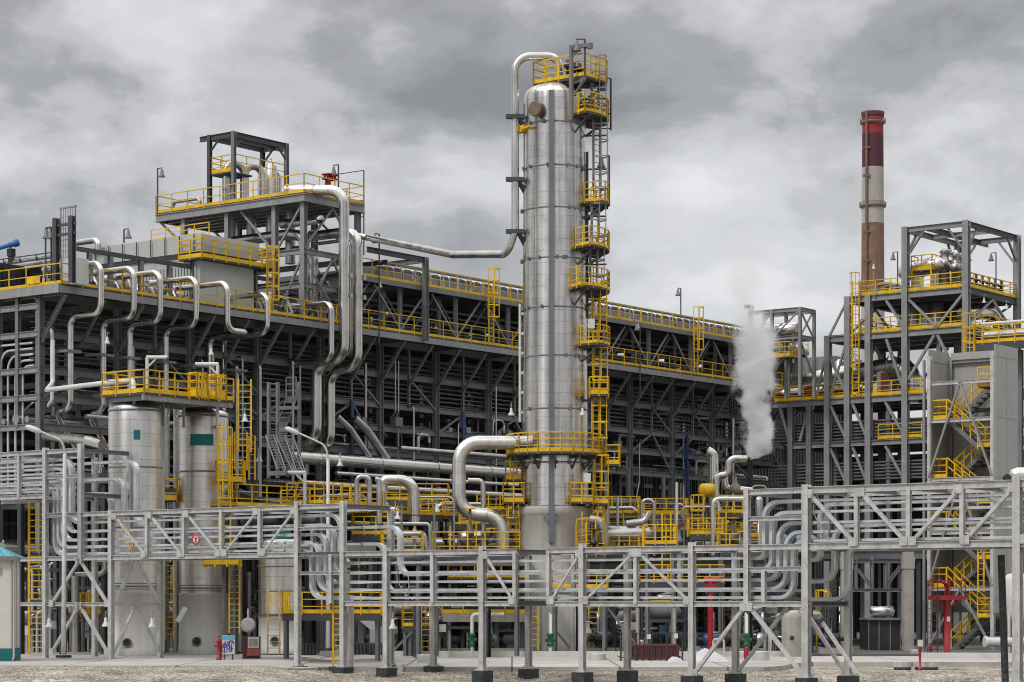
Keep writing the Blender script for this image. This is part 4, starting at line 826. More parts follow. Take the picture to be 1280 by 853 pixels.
# ---------------------------------------------------------------- air coolers along the upper walkway
def coolers():
    k0 = int((a_at(455, BD)-A0)/BAY)+1; seg = []
    for k in range(k0, NB-1):
        a = A0+BAY*k; t = thing('air_cooler', 'grey air cooler bay with pale header pipes above the upper walkway', 'cooler', AB(a+3, BC+1, ZW), 'air cooler bays along the upper walkway')
        m = MB(); m.box(AB(a+BAY/2, BC+5.2, ZW+.75), BAY-.15, 9.5, 1.2); obj('casing', m, M['steel'], t)
        m = MB(); m.bar(AB(a+.05, BC+.3, ZW+1.65), AB(a+BAY-.1, BC+.3, ZW+1.65), .3, .16, V); obj('top_beam', m, M['steel'], t)
        m = MB()
        for i in range(3): m.box(AB(a+1+i*2, BC-.15, ZW+.65), 1.75, .5, .75)
        obj('header_box', m, M['steel_light'], t)
        m = MB(); rn = random.Random(k)
        m.tube([AB(a, BC-.1, ZW+1.3), AB(a+BAY, BC-.1, ZW+1.3)], .07, 10)
        for i in range(6): x = a+.5+i+rn.uniform(-.2, .2); m.tube(fillet([AB(x, BC-.1, ZW+1.35), AB(x, BC-.75, ZW+1.2), AB(x, BC-.75, ZW+.2)], .18, 4), .06, 8)
        obj('header_pipe', m, M['clad_dull'], t)
        m = MB(); m.lathe(AB(a+BAY/2, BC+4.5, ZW-1.6), [(.5, 0), (1.9, .3), (1.9, 1.6)], 24); obj('fan_ring', m, M['steel_dark'], t)
    # cluttered equipment under the walkway, on the deck
    rn = random.Random(8)
    for i in range(30):
        a = a_at(462, BC)+i*1.75+rn.uniform(-.5, .5)
        if a > AE-1: break
        b = BC+rn.uniform(.6, 3); m = MB(); h = rn.uniform(.8, 2.2); m.tube(fillet([AB(a, b, ZD), AB(a, b, ZD+h), AB(a+1.2, b, ZD+h), AB(a+1.2, b+1, ZD+h)], .3, 5), rn.choice([.1, .14, .2]), 10); m.box(AB(a+.4, b+.3, ZD+.4), .6, .5, .8)
        solo('deck_pipework', m, M[rn.choice(['steel', 'steel_dark', 'steel_dark'])], 'hooked pipe among equipment between deck and upper walkway', 'pipe', 'hooked pipes under the upper walkway')
    for i, (px, b, lb) in enumerate(((838, BC+8, 'dark louvred box on the cooler roof just right of the column'), (908, BC+6, 'dark louvred box on the cooler roof further right, near the lamp mast'))):
        px = (770, 830)[i]; a = a_at(px, b); t = thing('louvre_box', lb, 'ventilator', AB(a, b, ZW+1.6)); m = MB(); m.box(AB(a+2, b, ZW+2.0), 3.6, 2, 1.3); obj('casing', m, M['steel_dark'], t); m = MB()
        for k in range(6): m.box(AB(a+2, b-1.03, ZW+1.55+k*.18), 3.5, .08, .06); m.box(AB(a+.17, b, ZW+1.55+k*.18), .08, 1.9, .06)
        obj('louvres', m, M['steel'], t)
    p = AB(a_at(851, BC), BC, ZW+.2); lamp_mast(p, zpx(361, p.y)-p.z, -U, label='lamp mast above the right walkway of the long rack')
    a = a_at(474, BD); p = AB(a, BD-.1, ZD-4.5)
    # portal over the walkway
    t = thing('portal_frame', 'steel portal carrying the long silver pipe above the walkway', 'frame', AB(a_at(531, BD-.1), BD-.1, ZD)); a1 = a_at(531, BD-.15); a0 = a_at(458, BD-.15); z = zpx(322, AB(a1, BD).y)
    mem(t, 'post', AB(a1, BD-.2, ZD-.4), AB(a1, BD-.2, z), .34, .34, M['steel'], side=V); mem(t, 'beam', AB(a0, BD-.2, z-.2), AB(a1, BD-.2, z-.2), .2, .36, M['steel_dark'], side=V); mem(t, 'beam', AB(a1, BD-.2, z-.2), AB(a1, BD+3.5, z-.2), .2, .36, M['steel'], side=U); mem(t, 'beam', AB(a1-4, BD-.2, z-.8), AB(a1-4, BD+3.5, z-.8), .2, .3, M['steel_dark'], side=U)
    for px, y0, y1, lb in ((474, 293, 430, 'thin lamp mast rising past the walkway railing right of the risers'), (800, 404, 498, 'thin lamp mast right of the column hanging below the upper walkway')):
        p = AB(a_at(px, BD-.35), BD-.35, 0); zz0, zz1 = zpx(y1, p.y), zpx(y0, p.y); lamp_mast(up(p, zz0), zz1-zz0, -U, label=lb)
    for px, py, lb in ((475, 353, 'white pendant lamp under the upper walkway right of the risers'), (798, 405, 'white pendant lamp under the upper walkway right of the column')):
        p = Pb(px, py, BD-.2); bell_lamp(p, lb)
coolers()
# ---------------------------------------------------------------- cable bridges across the front
AF, AK = 70.4, 73.4                       # front and rear frame planes
LEV = (3.18, 3.5, 3.82, 4.2, 4.6)
def bb(px): return b_at(px, AF)
def fp(px, z, a=AF): return AB(a, bb(px), z)
def ground_z(p): return gz(p.x, p.y) if p.y < pfront(p.x) else pz(p.x)
def tray_run(t, px0, px1, dz, a, w=.42, lev=LEV, jit=0):
    for z in lev:
        m = MB(); m.ch(AB(a, bb(px0), z+dz+jit), AB(a, bb(px1), z+dz+jit), w, .09, U); obj('cable_tray', m, M['tray'], t)
def tray_bend(t, px, step, z_hi, z_lo, a, w=.5,  right_is_low=True, ends=None, sel=range(5)):
    """nested trays that change level: upper run from one side, lower run to the other"""
    for j, z in enumerate(LEV):
        if j not in sel: continue
        s = 1 if right_is_low else -1
        w = .26
        bx = bb(px+step*j) if right_is_low else bb(px+step*(4-j))
        e0, e1 = ends
        pts = [AB(a, bb(e0), z+z_hi), AB(a, bx, z+z_hi), AB(a, bx, z+z_lo), AB(a, bb(e1), z+z_lo)]
        if not right_is_low: pts = [AB(a, bb(e0), z+z_lo), AB(a, bx, z+z_lo), AB(a, bx, z+z_hi), AB(a, bb(e1), z+z_hi)]
        m = MB(); m.rib(fillet(pts, .55, 8), w, .05, U)
        for sd in (-1, 1): m.rib(fillet([p+U*(sd*w/2) for p in pts], .55, 8), .03, .13, U)
        obj('tray_bend', m, M['tray'], t)
def post(t, px, ztop, a=AF, zb=None, ped=True, w=.21):
    p = AB(a, b_at(px, a) if a == AF else bb(px), 0); z0 = .36 if ped else (ground_z(p) if zb is None else zb)
    mem(t, 'post', up(p, z0), up(p, ztop), w, w+.02, M['galv'], side=V)
    if ped:
        m = MB(); m.boxz(p, .62, .58, -.45, .33+.05*random.random()); obj('footing', m, M['black'], t); m = MB(); m.boxz(p, .4, .4, .30, .40)
        for dx in (-.14, .14):
            for dy in (-.14, .14): m.boxz(p+U*dx+V*dy, .04, .04, .40, .47)
        obj('base_plate', m, M['galv'], t)
def chord(t, px0, px1, z, a=AF, h=.2): mem(t, 'chord', AB(a, bb(px0), z), AB(a, bb(px1), z), .18, h, M['galv'], side=U)
def vert(t, px, z0, z1, a=AF): mem(t, 'upright', AB(a, bb(px), z0), AB(a, bb(px), z1), .15, .17, M['galv'], side=V)
def diag(t, px0, z0, px1, z1, a=AF, w=.085):
    if a == AF:
        for px, z in ((px0, z0), (px1, z1)): m = MB(); p = AB(a-.105, bb(px), z+(.02 if z > (z0+z1)/2 else -.02)); m.box(p, .018, .3, .3); [m.box(p+V*x-Z*y-U*.012, .02, .035, .035) for x in (-.09, .09) for y in (-.09, .09)]; obj('gusset_plate', m, M['galv'], t)
    mem(t, 'diagonal', AB(a-.02, bb(px0), z0), AB(a-.02, bb(px1), z1), w, w, M['galv'], 'bar'); 
def cross(t, px, z): mem(t, 'crossbeam', AB(AF+.1, bb(px), z), AB(AK-.1, bb(px), z), .16, .19, M['steel'], side=V.copy())
ZC0, ZC1, ZU0, ZU1, ZT0, ZT1 = 2.95, 4.98, 4.98, 6.96, 7.85, 9.87
def bridges():
    t = thing('cable_bridge', 'low galvanised cable bridge on black footings in the middle foreground', 'cable bridge', fp(700, 0))
    for px in (483, 603, 728, 865): post(t, px, ZC1+.22)
    for px in (429, 483, 603, 728, 865, 1008): post(t, px, ZC1-.1 if px not in (429,) else ZC0, AK)
    for a, px0, px1 in ((AF, 429, 646), (AF, 684, 1008), (AK, 429, 1008)):
        for z in (ZC0, ZC1): chord(t, px0, px1, z, a)
    for px in (414, 541, 644, 686, 795, 934): vert(t, px, ZC0, ZC1)
    for px in (541, 660, 795): vert(t, px, ZC0, ZC1, AK)
    for px in (483, 541, 603, 644, 686, 728, 795, 865, 934, 1008):
        cross(t, px, ZC0+.02); cross(t, px, ZC1-.02)
    for a0, b0, a1, b1 in ((607, ZC1-.15, 641, ZC0+.15), (690, ZC0+.15, 725, ZC1-.15), (733, ZC0+.15, 792, ZC1-.15), (799, ZC1-.15, 860, ZC0+.15)): diag(t, a0, b0, a1, b1)
    for a0, b0, a1, b1 in ((869, .45, 931, ZC0-.12), (938, ZC0-.12, 1004, .45)): diag(t, a0, b0, a1, b1, AF, .13); 
    for a0, b0, a1, b1 in ((869, .45, 931, ZC0-.12), (955, ZC0-.3, 1004, .45)): diag(t, a0, b0, a1, b1, AK, .12)
    tray_run(t, 450, 935, 0, AF+.38, .5); tray_run(t, 505, 965, 0, AF+2.3, .5, LEV[1:4:2], -.06)
    m = MB(); p = fp(436, 0, AK); m.box(up(p, .2)-V*.5-U*.3, .25, .3, .42, U, V); obj('junction_box', m, M['white'], t)
    # left-hand run, one level up
    t = thing('cable_bridge', 'galvanised cable bridge at mid height in front of the silver tanks', 'cable bridge', fp(250, 0))
    post(t, 139, ZU1+.15, ped=False); post(t, 372, ZU1+.25); post(t, 429, ZU1+.2); post(t, 139, ZU1-.1, AK, ped=False)
    post(t, 429, ZU1-.05, AK, zb=ZC1, ped=False)
    for a in (AF, AK):
        for z in (ZU0, ZU1): chord(t, 60, 429, z, a)
    for px in (100, 184, 230, 277, 325): vert(t, px, ZU0, ZU1)
    for px in (139, 184, 230, 277, 325, 372, 429): cross(t, px, ZU0+.02); cross(t, px, ZU1-.02)
    for a0, a1, s in ((144, 181, -1), (188, 226, -1), (234, 273, -1), (282, 321, 1), (330, 368, 1)): diag(t, a0, ZU0+.15 if s > 0 else ZU1-.15, a1, ZU1-.15 if s > 0 else ZU0+.15)
    chord(t, 372, 429, ZU0, AF); chord(t, 372, 429, 6.05, AF, .14); chord(t, 372, 429, 4.2, AF, .14); vert(t, 383, 4.3, 6.0, AF+.4)
    tray_run(t, 120, 352, 2.0, AF+.38, .5); tray_run(t, 140, 410, 2.0, AF+2.3, .5, LEV[1::2], -.06)
    tray_bend(t, 383, 9, 2.0, 0, AF+.38, .5, True, (352, 452)); tray_bend(t, 428, 9, 1.94, -.06, AF+2.3, .55, True, (410, 507), (1, 3))
    for z in (2.75, .9+.35):
        pass
    zg = .55
    for zlo, zhi in ((2.95, 4.85), (.75, 2.8)):
        diag(t, 66, zlo, 99, zhi, AF, .12); diag(t, 101, zhi, 135, zlo, AF, .12); bx = bb(139)-.02; mem(t, 'diagonal', AB(AF+.15, bx, zlo), AB(AF+1.45, bx, zhi), .12, .12, M['galv'], 'bar'); mem(t, 'diagonal', AB(AF+1.6, bx, zhi), AB(AK-.1, bx, zlo), .12, .12, M['galv'], 'bar')
    mem(t, 'chord', fp(22, 2.9), fp(139, 2.9), .16, .18, M['galv'], side=U); mem(t, 'chord', fp(141, 2.9, AF+.2), AB(AF+2.8, bb(139), 2.9), .16, .18, M['galv'])
    mem(t, 'chord', fp(22, ZU0-.02), fp(60, ZU0-.02), .16, .18, M['galv'], side=U)
    # far left run, two levels up
    t = thing('cable_bridge', 'highest galvanised cable bridge leaving the picture at the far left', 'cable bridge', fp(60, .5))
    post(t, 57, ZT1+.2, ped=False); post(t, 101, ZT1+.3, zb=ZU0, ped=False); post(t, 101, ZT1+.05, AK, zb=ZU0, ped=False); post(t, 57, ZT1-.1, AK, ped=False)
    for a in (AF, AK):
        for z in (ZT0, ZT1): chord(t, -60, 57, z, a)
    chord(t, 57, 101, ZT1); chord(t, 57, 101, 8.7, AF, .15); chord(t, 57, 101, 7.0, AF, .14); chord(t, 57, 76, 7.75, AF, .12); vert(t, 76, 7.75, 9.2, AF+.3)
    for px in (24, -20): vert(t, px, ZT0, ZT1)
    for px in (24, 57, 101): cross(t, px, ZT1-.02); cross(t, px, ZT0)
    for a, jit in ((AF+.38, 0), (AF+2.3, -.06)): tray_run(t, -60, 52, 4.9, a, .5, jit=jit)
    tray_bend(t, 62, 5, 4.9, 2.0, AF+.38, .5, True, (52, 125)); tray_bend(t, 92, 8, 4.84, 1.94, AF+2.3, .7, True, (52, 150), (0, 2, 4))
    # right-hand run, one level up
    t = thing('cable_bridge', 'galvanised cable bridge on tall posts at the right, in front of the stair tower', 'cable bridge', fp(1140, 0))
    post(t, 1008, ZU1+.2, w=.25); post(t, 1272, ZU1+.3, w=.27); post(t, 934, ZU1+.15, zb=ZC0, ped=False, w=.19); 
    post(t, 1272, ZU1, AK)
    for a in (AF, AK):
        for z in (ZU0, ZU1): chord(t, 1008, 1420, z, a, .24)
    chord(t, 934, 1008, ZU1); chord(t, 934, 1008, 6.0, AF, .16); chord(t, 934, 1008, 4.2, AF, .15); vert(t, 955, 3.0, 4.15, AF)
    for px in (1071, 1136, 1203): vert(t, px, ZU0, ZU1)
    for px in (934, 1008, 1071, 1136, 1203, 1272): cross(t, px, ZU0+.02); cross(t, px, ZU1-.02)
    for a0, a1, s in ((1013, 1067, -1), (1077, 1131, -1), (1142, 1199, 1), (1208, 1267, 1), (1278, 1335, 1)): diag(t, a0, ZU0+.15 if s > 0 else ZU1-.15, a1, ZU1-.15 if s > 0 else ZU0+.15, AF, .12)
    tray_run(t, 1014, 1420, 2.0, AF+.38, .5); tray_run(t, 1060, 1420, 2.0, AF+2.3, .5, LEV[::2], -.06)
    tray_bend(t, 950, 9, 2.0, 0, AF+.38, .5, False, (936, 1014)); tray_bend(t, 985, 9, 1.94, -.06, AF+2.3, .5, False, (968, 1060), (0, 2, 4))
    mem(t, 'crossbeam', AB(AF+.1, bb(1008), ZC0), AB(AK, bb(1008), ZC0), .18, .2, M['steel']); 
    diag(t, 1014, 2.3, 1058, .5, AF+.8, .11)
    m = MB(); a = AF+1.3; bx = bb(966); m.rib(fillet([AB(a, bx+.9, 4.3), AB(a, bx, 4.5), AB(a, bx, 6.2), AB(a, bx-.7, 6.45)], .5, 6), .55, .08, U); solo('blue_duct', m, M['blue'], 'dark blue cable duct curving up among the bends at the left of the right bridge', 'duct')
    # round prohibition sign
    p = fp(248, zpx(674.5, Ya(248, AF)), AF-.14); n = -U; t = thing('road_sign', 'round white prohibition sign with red rim on the left cable bridge', 'sign', p)
    m = MB(); m.lathe(p-U*.0, [(.21, -.015), (.21, .012)], 28, n); obj('face', m, M['white'], t); m = MB(); 
    m.lathe(p+n*.014, [(.165, 0), (.245, 0), (.245, .012), (.165, .012)], 28, n); 
    m.f = [f for f in m.f if len(f) == 4]; m.s = [True]*len(m.f); obj('rim', m, mat('sign_red', (.5, .03, .05), .5), t)
    m = MB(); m.bar(p+n*.018-Z*.11, p+n*.018+Z*.11, .05, .006, V); m.bar(p+n*.018-V*.05+Z*.02, p+n*.018+V*.05+Z*.02, .02, .06, n); m.bar(p+n*.018-V*.05-Z*.1, p+n*.018+V*.05-Z*.1, .02, .03, n); obj('symbol', m, M['dark'], t)
    # hanging cable ends
    for px, z0, z1, lb in ((154, 6.5, 5.2, 'thin yellow cable tangle hanging from the left bridge'), (1019, 6.8, 5.2, 'loose pale cable drooping inside the right bridge'), (497, 4.5, 3.1, 'loose pale cable drooping inside the middle bridge')):
        p = fp(px, z0, AF+.1); q = up(p, z1)-V*.3; m = MB(); m.tube([p.lerp(q, i/12)-Z*(.15*math.sin(i*.9))-V*(.35*math.sin(math.pi*i/12)) for i in range(13)], .022, 6); m.tube([p.lerp(q, i/12)+V*(.22*math.sin(math.pi*i/9)) for i in range(13)], .018, 6); solo('loose_cable', m, M['yellow'] if px == 154 else M['panel'], lb, 'cable')
bridges()

# ---------------------------------------------------------------- silver tanks at the left
P_ALL = P
def ylad(name, px, y0, y1, Y, label, w=.5, cage=False, t=.07, wd=None, group=None):
    m = MB(); a, b = P(px, y0, Y), P(px, y1, Y); ladder(m, a, b, wd or V3((1, 0, 0)), w, V3((0, -1, 0)) if cage else None, t, .28); return solo(name, m, M['yellow'], label, 'ladder', group)
def tank(px, Y, half, ydome, ytan, yskirt, label, zb, teal=None):
    s = Y/F; c = P(px, 750, Y); c.z = zb; r = half*s; z1, z2, z3 = zpx(yskirt, Y)-zb, zpx(ytan, Y)-zb, zpx(ydome, Y)-zb
    t = thing('storage_tank', label, 'tank', c, 'upright silver tanks on pale concrete skirts')
    m = MB(); m.lathe(c, [(r, z1)]+[(r, z1+(z2-z1)*i/12) for i in range(1, 13)]+[(r*math.cos(q), z2+(z3-z2)*math.sin(q)) for q in [math.pi/2*i/7 for i in range(1, 7)]]+[(.1, z3)], 56); obj('shell', m, M['tank'], t)
    m = MB(); m.lathe(c, [(r*1.02, 0), (r*1.02, .34), (r*.985, .36), (r*.985, z1-.1), (r*1.01, z1-.08), (r*1.01, z1+.01)], 56); obj('skirt', m, M['conc'], t)
    m = MB()
    for f in (.03, .35, .68, .99): m.lathe(c, [(r+.01, z1+(z2-z1)*f-.05), (r+.04, z1+(z2-z1)*f-.05), (r+.04, z1+(z2-z1)*f+.03), (r+.01, z1+(z2-z1)*f+.03)], 56)
    for f in (.045, .015): m.arc(c+Z*(z1+(z2-z1)*f), r+.05, math.pi, 2*math.pi, .04, 30)
    obj('stiffening_ring', m, M['steel'], t)
    q = math.radians(-98); e = V3((math.cos(q), math.sin(q), 0)); k = c+e*(r*.98)+Z*.62
    m = MB(); m.lathe(k, [(.23, -.1), (.23, .06), (.17, .06), (.17, -.1)], 24, e); obj('vent_ring', m, M['steel'], t); m = MB(); m.disc(k+e*.01, e, .165, .02, 20); obj('vent_hole', m, M['dark'], t)
    if teal:
        z0, za, q0, q1 = teal; m = MB(); m.arc(c+Z*((z0+za)/2-zb), r+.03, math.radians(q0), math.radians(q1), .02, 14, za-z0); obj('teal_band', m, M['teal'], t)
    return t, c, r
YA, YB_ = 109.5, 113.2
def tanks():
    P0 = P_ALL
    def P(px, py, Y): return P0(px, py, Y+5 if 101 <= Y <= 111 else Y)
    tank(169, YA, 33, 503, 512, 740, 'left one of the two tall silver tanks behind the cable bridge', .45, (zpx(552, YA), zpx(540, YA), -84, -70))
    tank(254.5, YB_, 31, 511, 519, 742, 'right one of the two tall silver tanks, with a teal patch', .45, (zpx(559, YB_), zpx(545, YB_), -113, -60))
    tank(350, 111.5, 27, 672, 678, 772, 'low silver tank under the yellow platform, nearest the tall yellow ladder', .5, (zpx(675, 111.5), zpx(664, 111.5), -105, -55))
    tank(432, 117.5, 27, 676, 682, 774, 'low silver tank mostly hidden behind the cable bends and front posts', .4)
    # shared yellow platform
    ap = P(180, 490, 102.3); zp = ap.z; a0, b0 = ap.dot(U), ap.dot(V); a1 = a_at(292, b0); b1 = b_at(128, a0)
    t = thing('tank_platform', 'yellow-railed platform bridging the tops of both tall tanks', 'platform', ap)
    m = MB(); m.box(AB((a0+a1)/2, (b0+b1)/2, zp-.07), a1-a0, b1-b0, .12); obj('deck', m, M['grate'], t)
    m = MB(); 
    for p, q in ((AB(a0, b1, zp), AB(a0, b0, zp)), (AB(a0, b0, zp), AB(a1, b0, zp)), (AB(a1, b0+1, zp), AB(a1, b1, zp)), (AB(a1, b1, zp), AB(a0, b1, zp))): railing(m, [p, q], 1.05, 1.0, .05, .2, mid=2)
    obj('railing', m, M['yellow'], t)
    m = MB(); 
    for a in (a0+2.9, a0+4.2): railing(m, [AB(a, b0, zp), AB(a, b0-.55, zp), AB(a+.7, b0-.55, zp), AB(a+.7, b0, zp)], 1.1, .45, .06, .3)
    obj('gate', m, M['yellow'], t)
    m = MB()
    for i in range(5): a = a0+.3+(a1-a0-.6)*i/4; m.bar(AB(a, b0, zp-.25), AB(a, b1, zp-.25), .12, .22)
    for b in (b0+.1, b1-.1): m.bar(AB(a0, b, zp-.25), AB(a1, b, zp-.25), .12, .24)
    for a in (a0+.5, a0+2.4, a1-2.2, a1-.5): m.bar(AB(a, b0+1.2, zp-1.4), AB(a, b0+1.2, zp-.3), .1)
    obj('deck_frame', m, M['steel_light'], t)
    # access ladder from it and the caged stair beside the right tank
    Y = 106
    for px, y0, y1, w, cg, lb, YY in ((306, 565, 474, .62, False, 'yellow ladder rising to the right end of the tank platform', 106.5), (281, 680, 545, .55, True, 'caged yellow ladder hugging the right tank', 105.6), (301, 588, 540, .6, True, 'short caged yellow ladder right of the right tank', 106.8), (293, 792, 690, .5, False, 'plain yellow ladder at the foot of the right tank', 106.2), (315, 600, 545, .3, False, 'narrow yellow rail ladder beside the caged one', 107.2)):
        ylad('ladder', px, y0, y1, YY+5, lb, w, cg)
    ylad('ladder', 45, 817, 628, 109, 'tall plain yellow ladder at the left edge near the white hut', .66, False, .09)
    for px, y, Y, lb in ((288, 603, 106.4, 'small yellow landing beside the right tank'), (207, 626, 108, 'small yellow landing between the two tall tanks'), (278, 706, 105.6, 'yellow landing under the bridge beside the right tank'), (115, 768, 108, 'yellow rail cage behind the left bridge legs'), (125, 770, 109, 'second yellow rail cage behind the left bridge legs')):
        p = P(px, y, Y); t = thing('landing', lb, 'platform', p); m = MB(); m.box(p, 1.3 if px != 278 else 1.7, 1.0, .08, V3((1, 0, 0)), V3((0, 1, 0))); obj('deck', m, M['grate'], t); m = MB(); w = .65 if px != 278 else .85; X1, Y1 = V3((w, 0, 0)), V3((0, .5, 0)); railing(m, [p-X1+Y1, p-X1-Y1, p+X1-Y1, p+X1+Y1], 1.05 if px != 278 else .3, .6, .06, .25); obj('railing', m, M['yellow'], t); m = MB(); m.bar(p-Z*.05+Y1, up(p, .5)+Y1, .14); obj('post', m, M['steel'], t)
    for px, y0, y1, Y, lb in ((212, 800, 700, 108.4, 'thin yellow ladder between the feet of the two tall tanks'), (126, 815, 735, 108.5, 'thin yellow ladder behind the left bridge legs')): ylad('ladder', px, y0, y1, Y+5, lb, .4)
    # hoist arms fixed to the tanks
    for px, y0, y1, px2, Y, lb in ((184, 545, 447, 209, YA-1.45+0*5, 'white hoist arm at the left tank, reaching right'), (272, 550, 455.5, 244, YB_-1.45, 'white hoist arm at the right tank, reaching left'), (325.5, 640, 591, 360, 109, 'white hoist arm above the lower yellow platform')):
        t = thing('hoist_arm', lb, 'hoist arm', P(px, y0, Y), 'white hoist arms'); m = MB(); s = Y/F; sg = 1 if px2 > px else -1
        if px == 325.5: px, px2, sg = 381, 360, -1
        m.tube([P(px, y0, Y), P(px, y1, Y)], .085, 12); m.tube([P(px-sg*1, y1, Y), P(px2, y1, Y)], .095, 12); m.tube([P(px, y1+13, Y), P(px+sg*11, y1+2, Y)], .05, 8); obj('arm', m, M['white'], t)
        m = MB(); m.box(P(px2, y1+3, Y), .14, .14, .2); m.bar(P(px2, y1+4, Y), P(px2, y1+30, Y), .02); obj('hook', m, M['steel_dark'], t); m = MB()
        for f in (.3, .75): p = P(px, y0+(y1-y0)*f*.6, Y); m.box(p+V3((0, .2, 0)), .26, .5, .1, V3((1, 0, 0)), V3((0, 1, 0)))
        obj('clamp', m, M['steel'], t)
    # pipework between and around the tanks
    def pp(pts, r, lb, mt='clad', R=.35, g=None): return simple_pipe('pipe', [P(*q) for q in pts], r, lb, R, mt, group=g, n=12, k=6)
    pp([(60, 487.5, 128), (124, 480, 110), (166, 476, 105), (168, 505, 104.3)], .13, 'pale pipe sloping up from the rack corner into the left tank top', 'white')
    pp([(66, 425, 131), (66, 478, 131), (58, 488, 129)], .12, 'short pale pipe dropping to the elbow near the rack corner', 'white')
    for i, (px, y0, y1, Y, r, m_) in enumerate(((202, 500, 815, 106.8, .16, 'white'), (209, 505, 640, 108.5, .12, 'clad_dull'), (220, 498, 815, 109.5, .13, 'clad_dull'), (227, 510, 700, 110, .1, 'white'), (139, 498, 815, 106, .1, 'steel_light'), (300, 700, 815, 108, .13, 'clad_dull'), (311, 715, 815, 109, .12, 'clad_dull'), (94, 720, 815, 107, .2, 'clad_dull'), (104, 715, 815, 108, .08, 'steel'), (61, 735, 815, 106.5, .12, 'white'))):
        pp([(px, y0, Y), (px, (y0+y1)/2, Y), (px, y1, Y)], r, ['pale pipe close against the right side of the left tank', 'dull pipe in the gap between the two tall tanks, upper part', 'tall dull pipe against the left side of the right tank', 'thin white pipe left of the right tank', 'thin grey conduit left of the left tank', 'vertical pipe right of the right tank foot', 'second vertical pipe right of the right tank foot', 'fat dull standpipe behind the left bridge legs', 'slim grey standpipe behind the left bridge legs', 'white standpipe beside the left bridge post'][i], m_)
    pp([(58, 545, 133), (110, 551, 127), (128, 556, 126)], .3, 'broad silver pipe running behind the left tank', 'clad')
    pp([(94, 718, 107), (132, 718, 107), (132, 700, 107)], .14, 'bent pipe joining behind the left bridge', 'clad_dull')
    pp([(232, 760, 105.2), (222, 778, 105)], .14, 'tilted pale funnel pipe at the right tank foot', 'white')
    # white lamps with bell shades
    for px, py, Y, lb in ((134, 422, 130, 'white bell lamp on the rack above the tank platform'), (264, 436, 132, 'white bell lamp hanging beside the fifth stepping pipe'), (306, 518, 105, 'white bell lamp on the ladder right of the tank platform'), (61, 774, 100, 'white bell lamp low on the left bridge post'), (132, 773, 99, 'white bell lamp on the left bridge leg by the tank'), (190, 774, 100.5, 'white bell lamp on the rear bridge leg by the left tank'), (324, 568, 108, 'white bell lamp below the grey access ladders'), (425, 574, 116, 'white bell lamp in front of the shaded pipes right of the street lamp'), (491, 775, 92, 'white bell lamp on the front bridge post near the yellow cage'), (497, 640, 112, 'white bell lamp before the yellow gallery'), (546, 631, 112, 'white bell lamp on a thin pole near the bent silver pipe'), (639, 511, 121, 'white bell lamp left of the silver column'), (728, 511, 119.5, 'white bell lamp on the right flank of the silver column'), (735, 780, 88, 'white bell lamp on the bridge post by the well ring')):
        p = P(px, py, Y); bell_lamp(p, lb, V3((0, .7, 0)))
tanks()

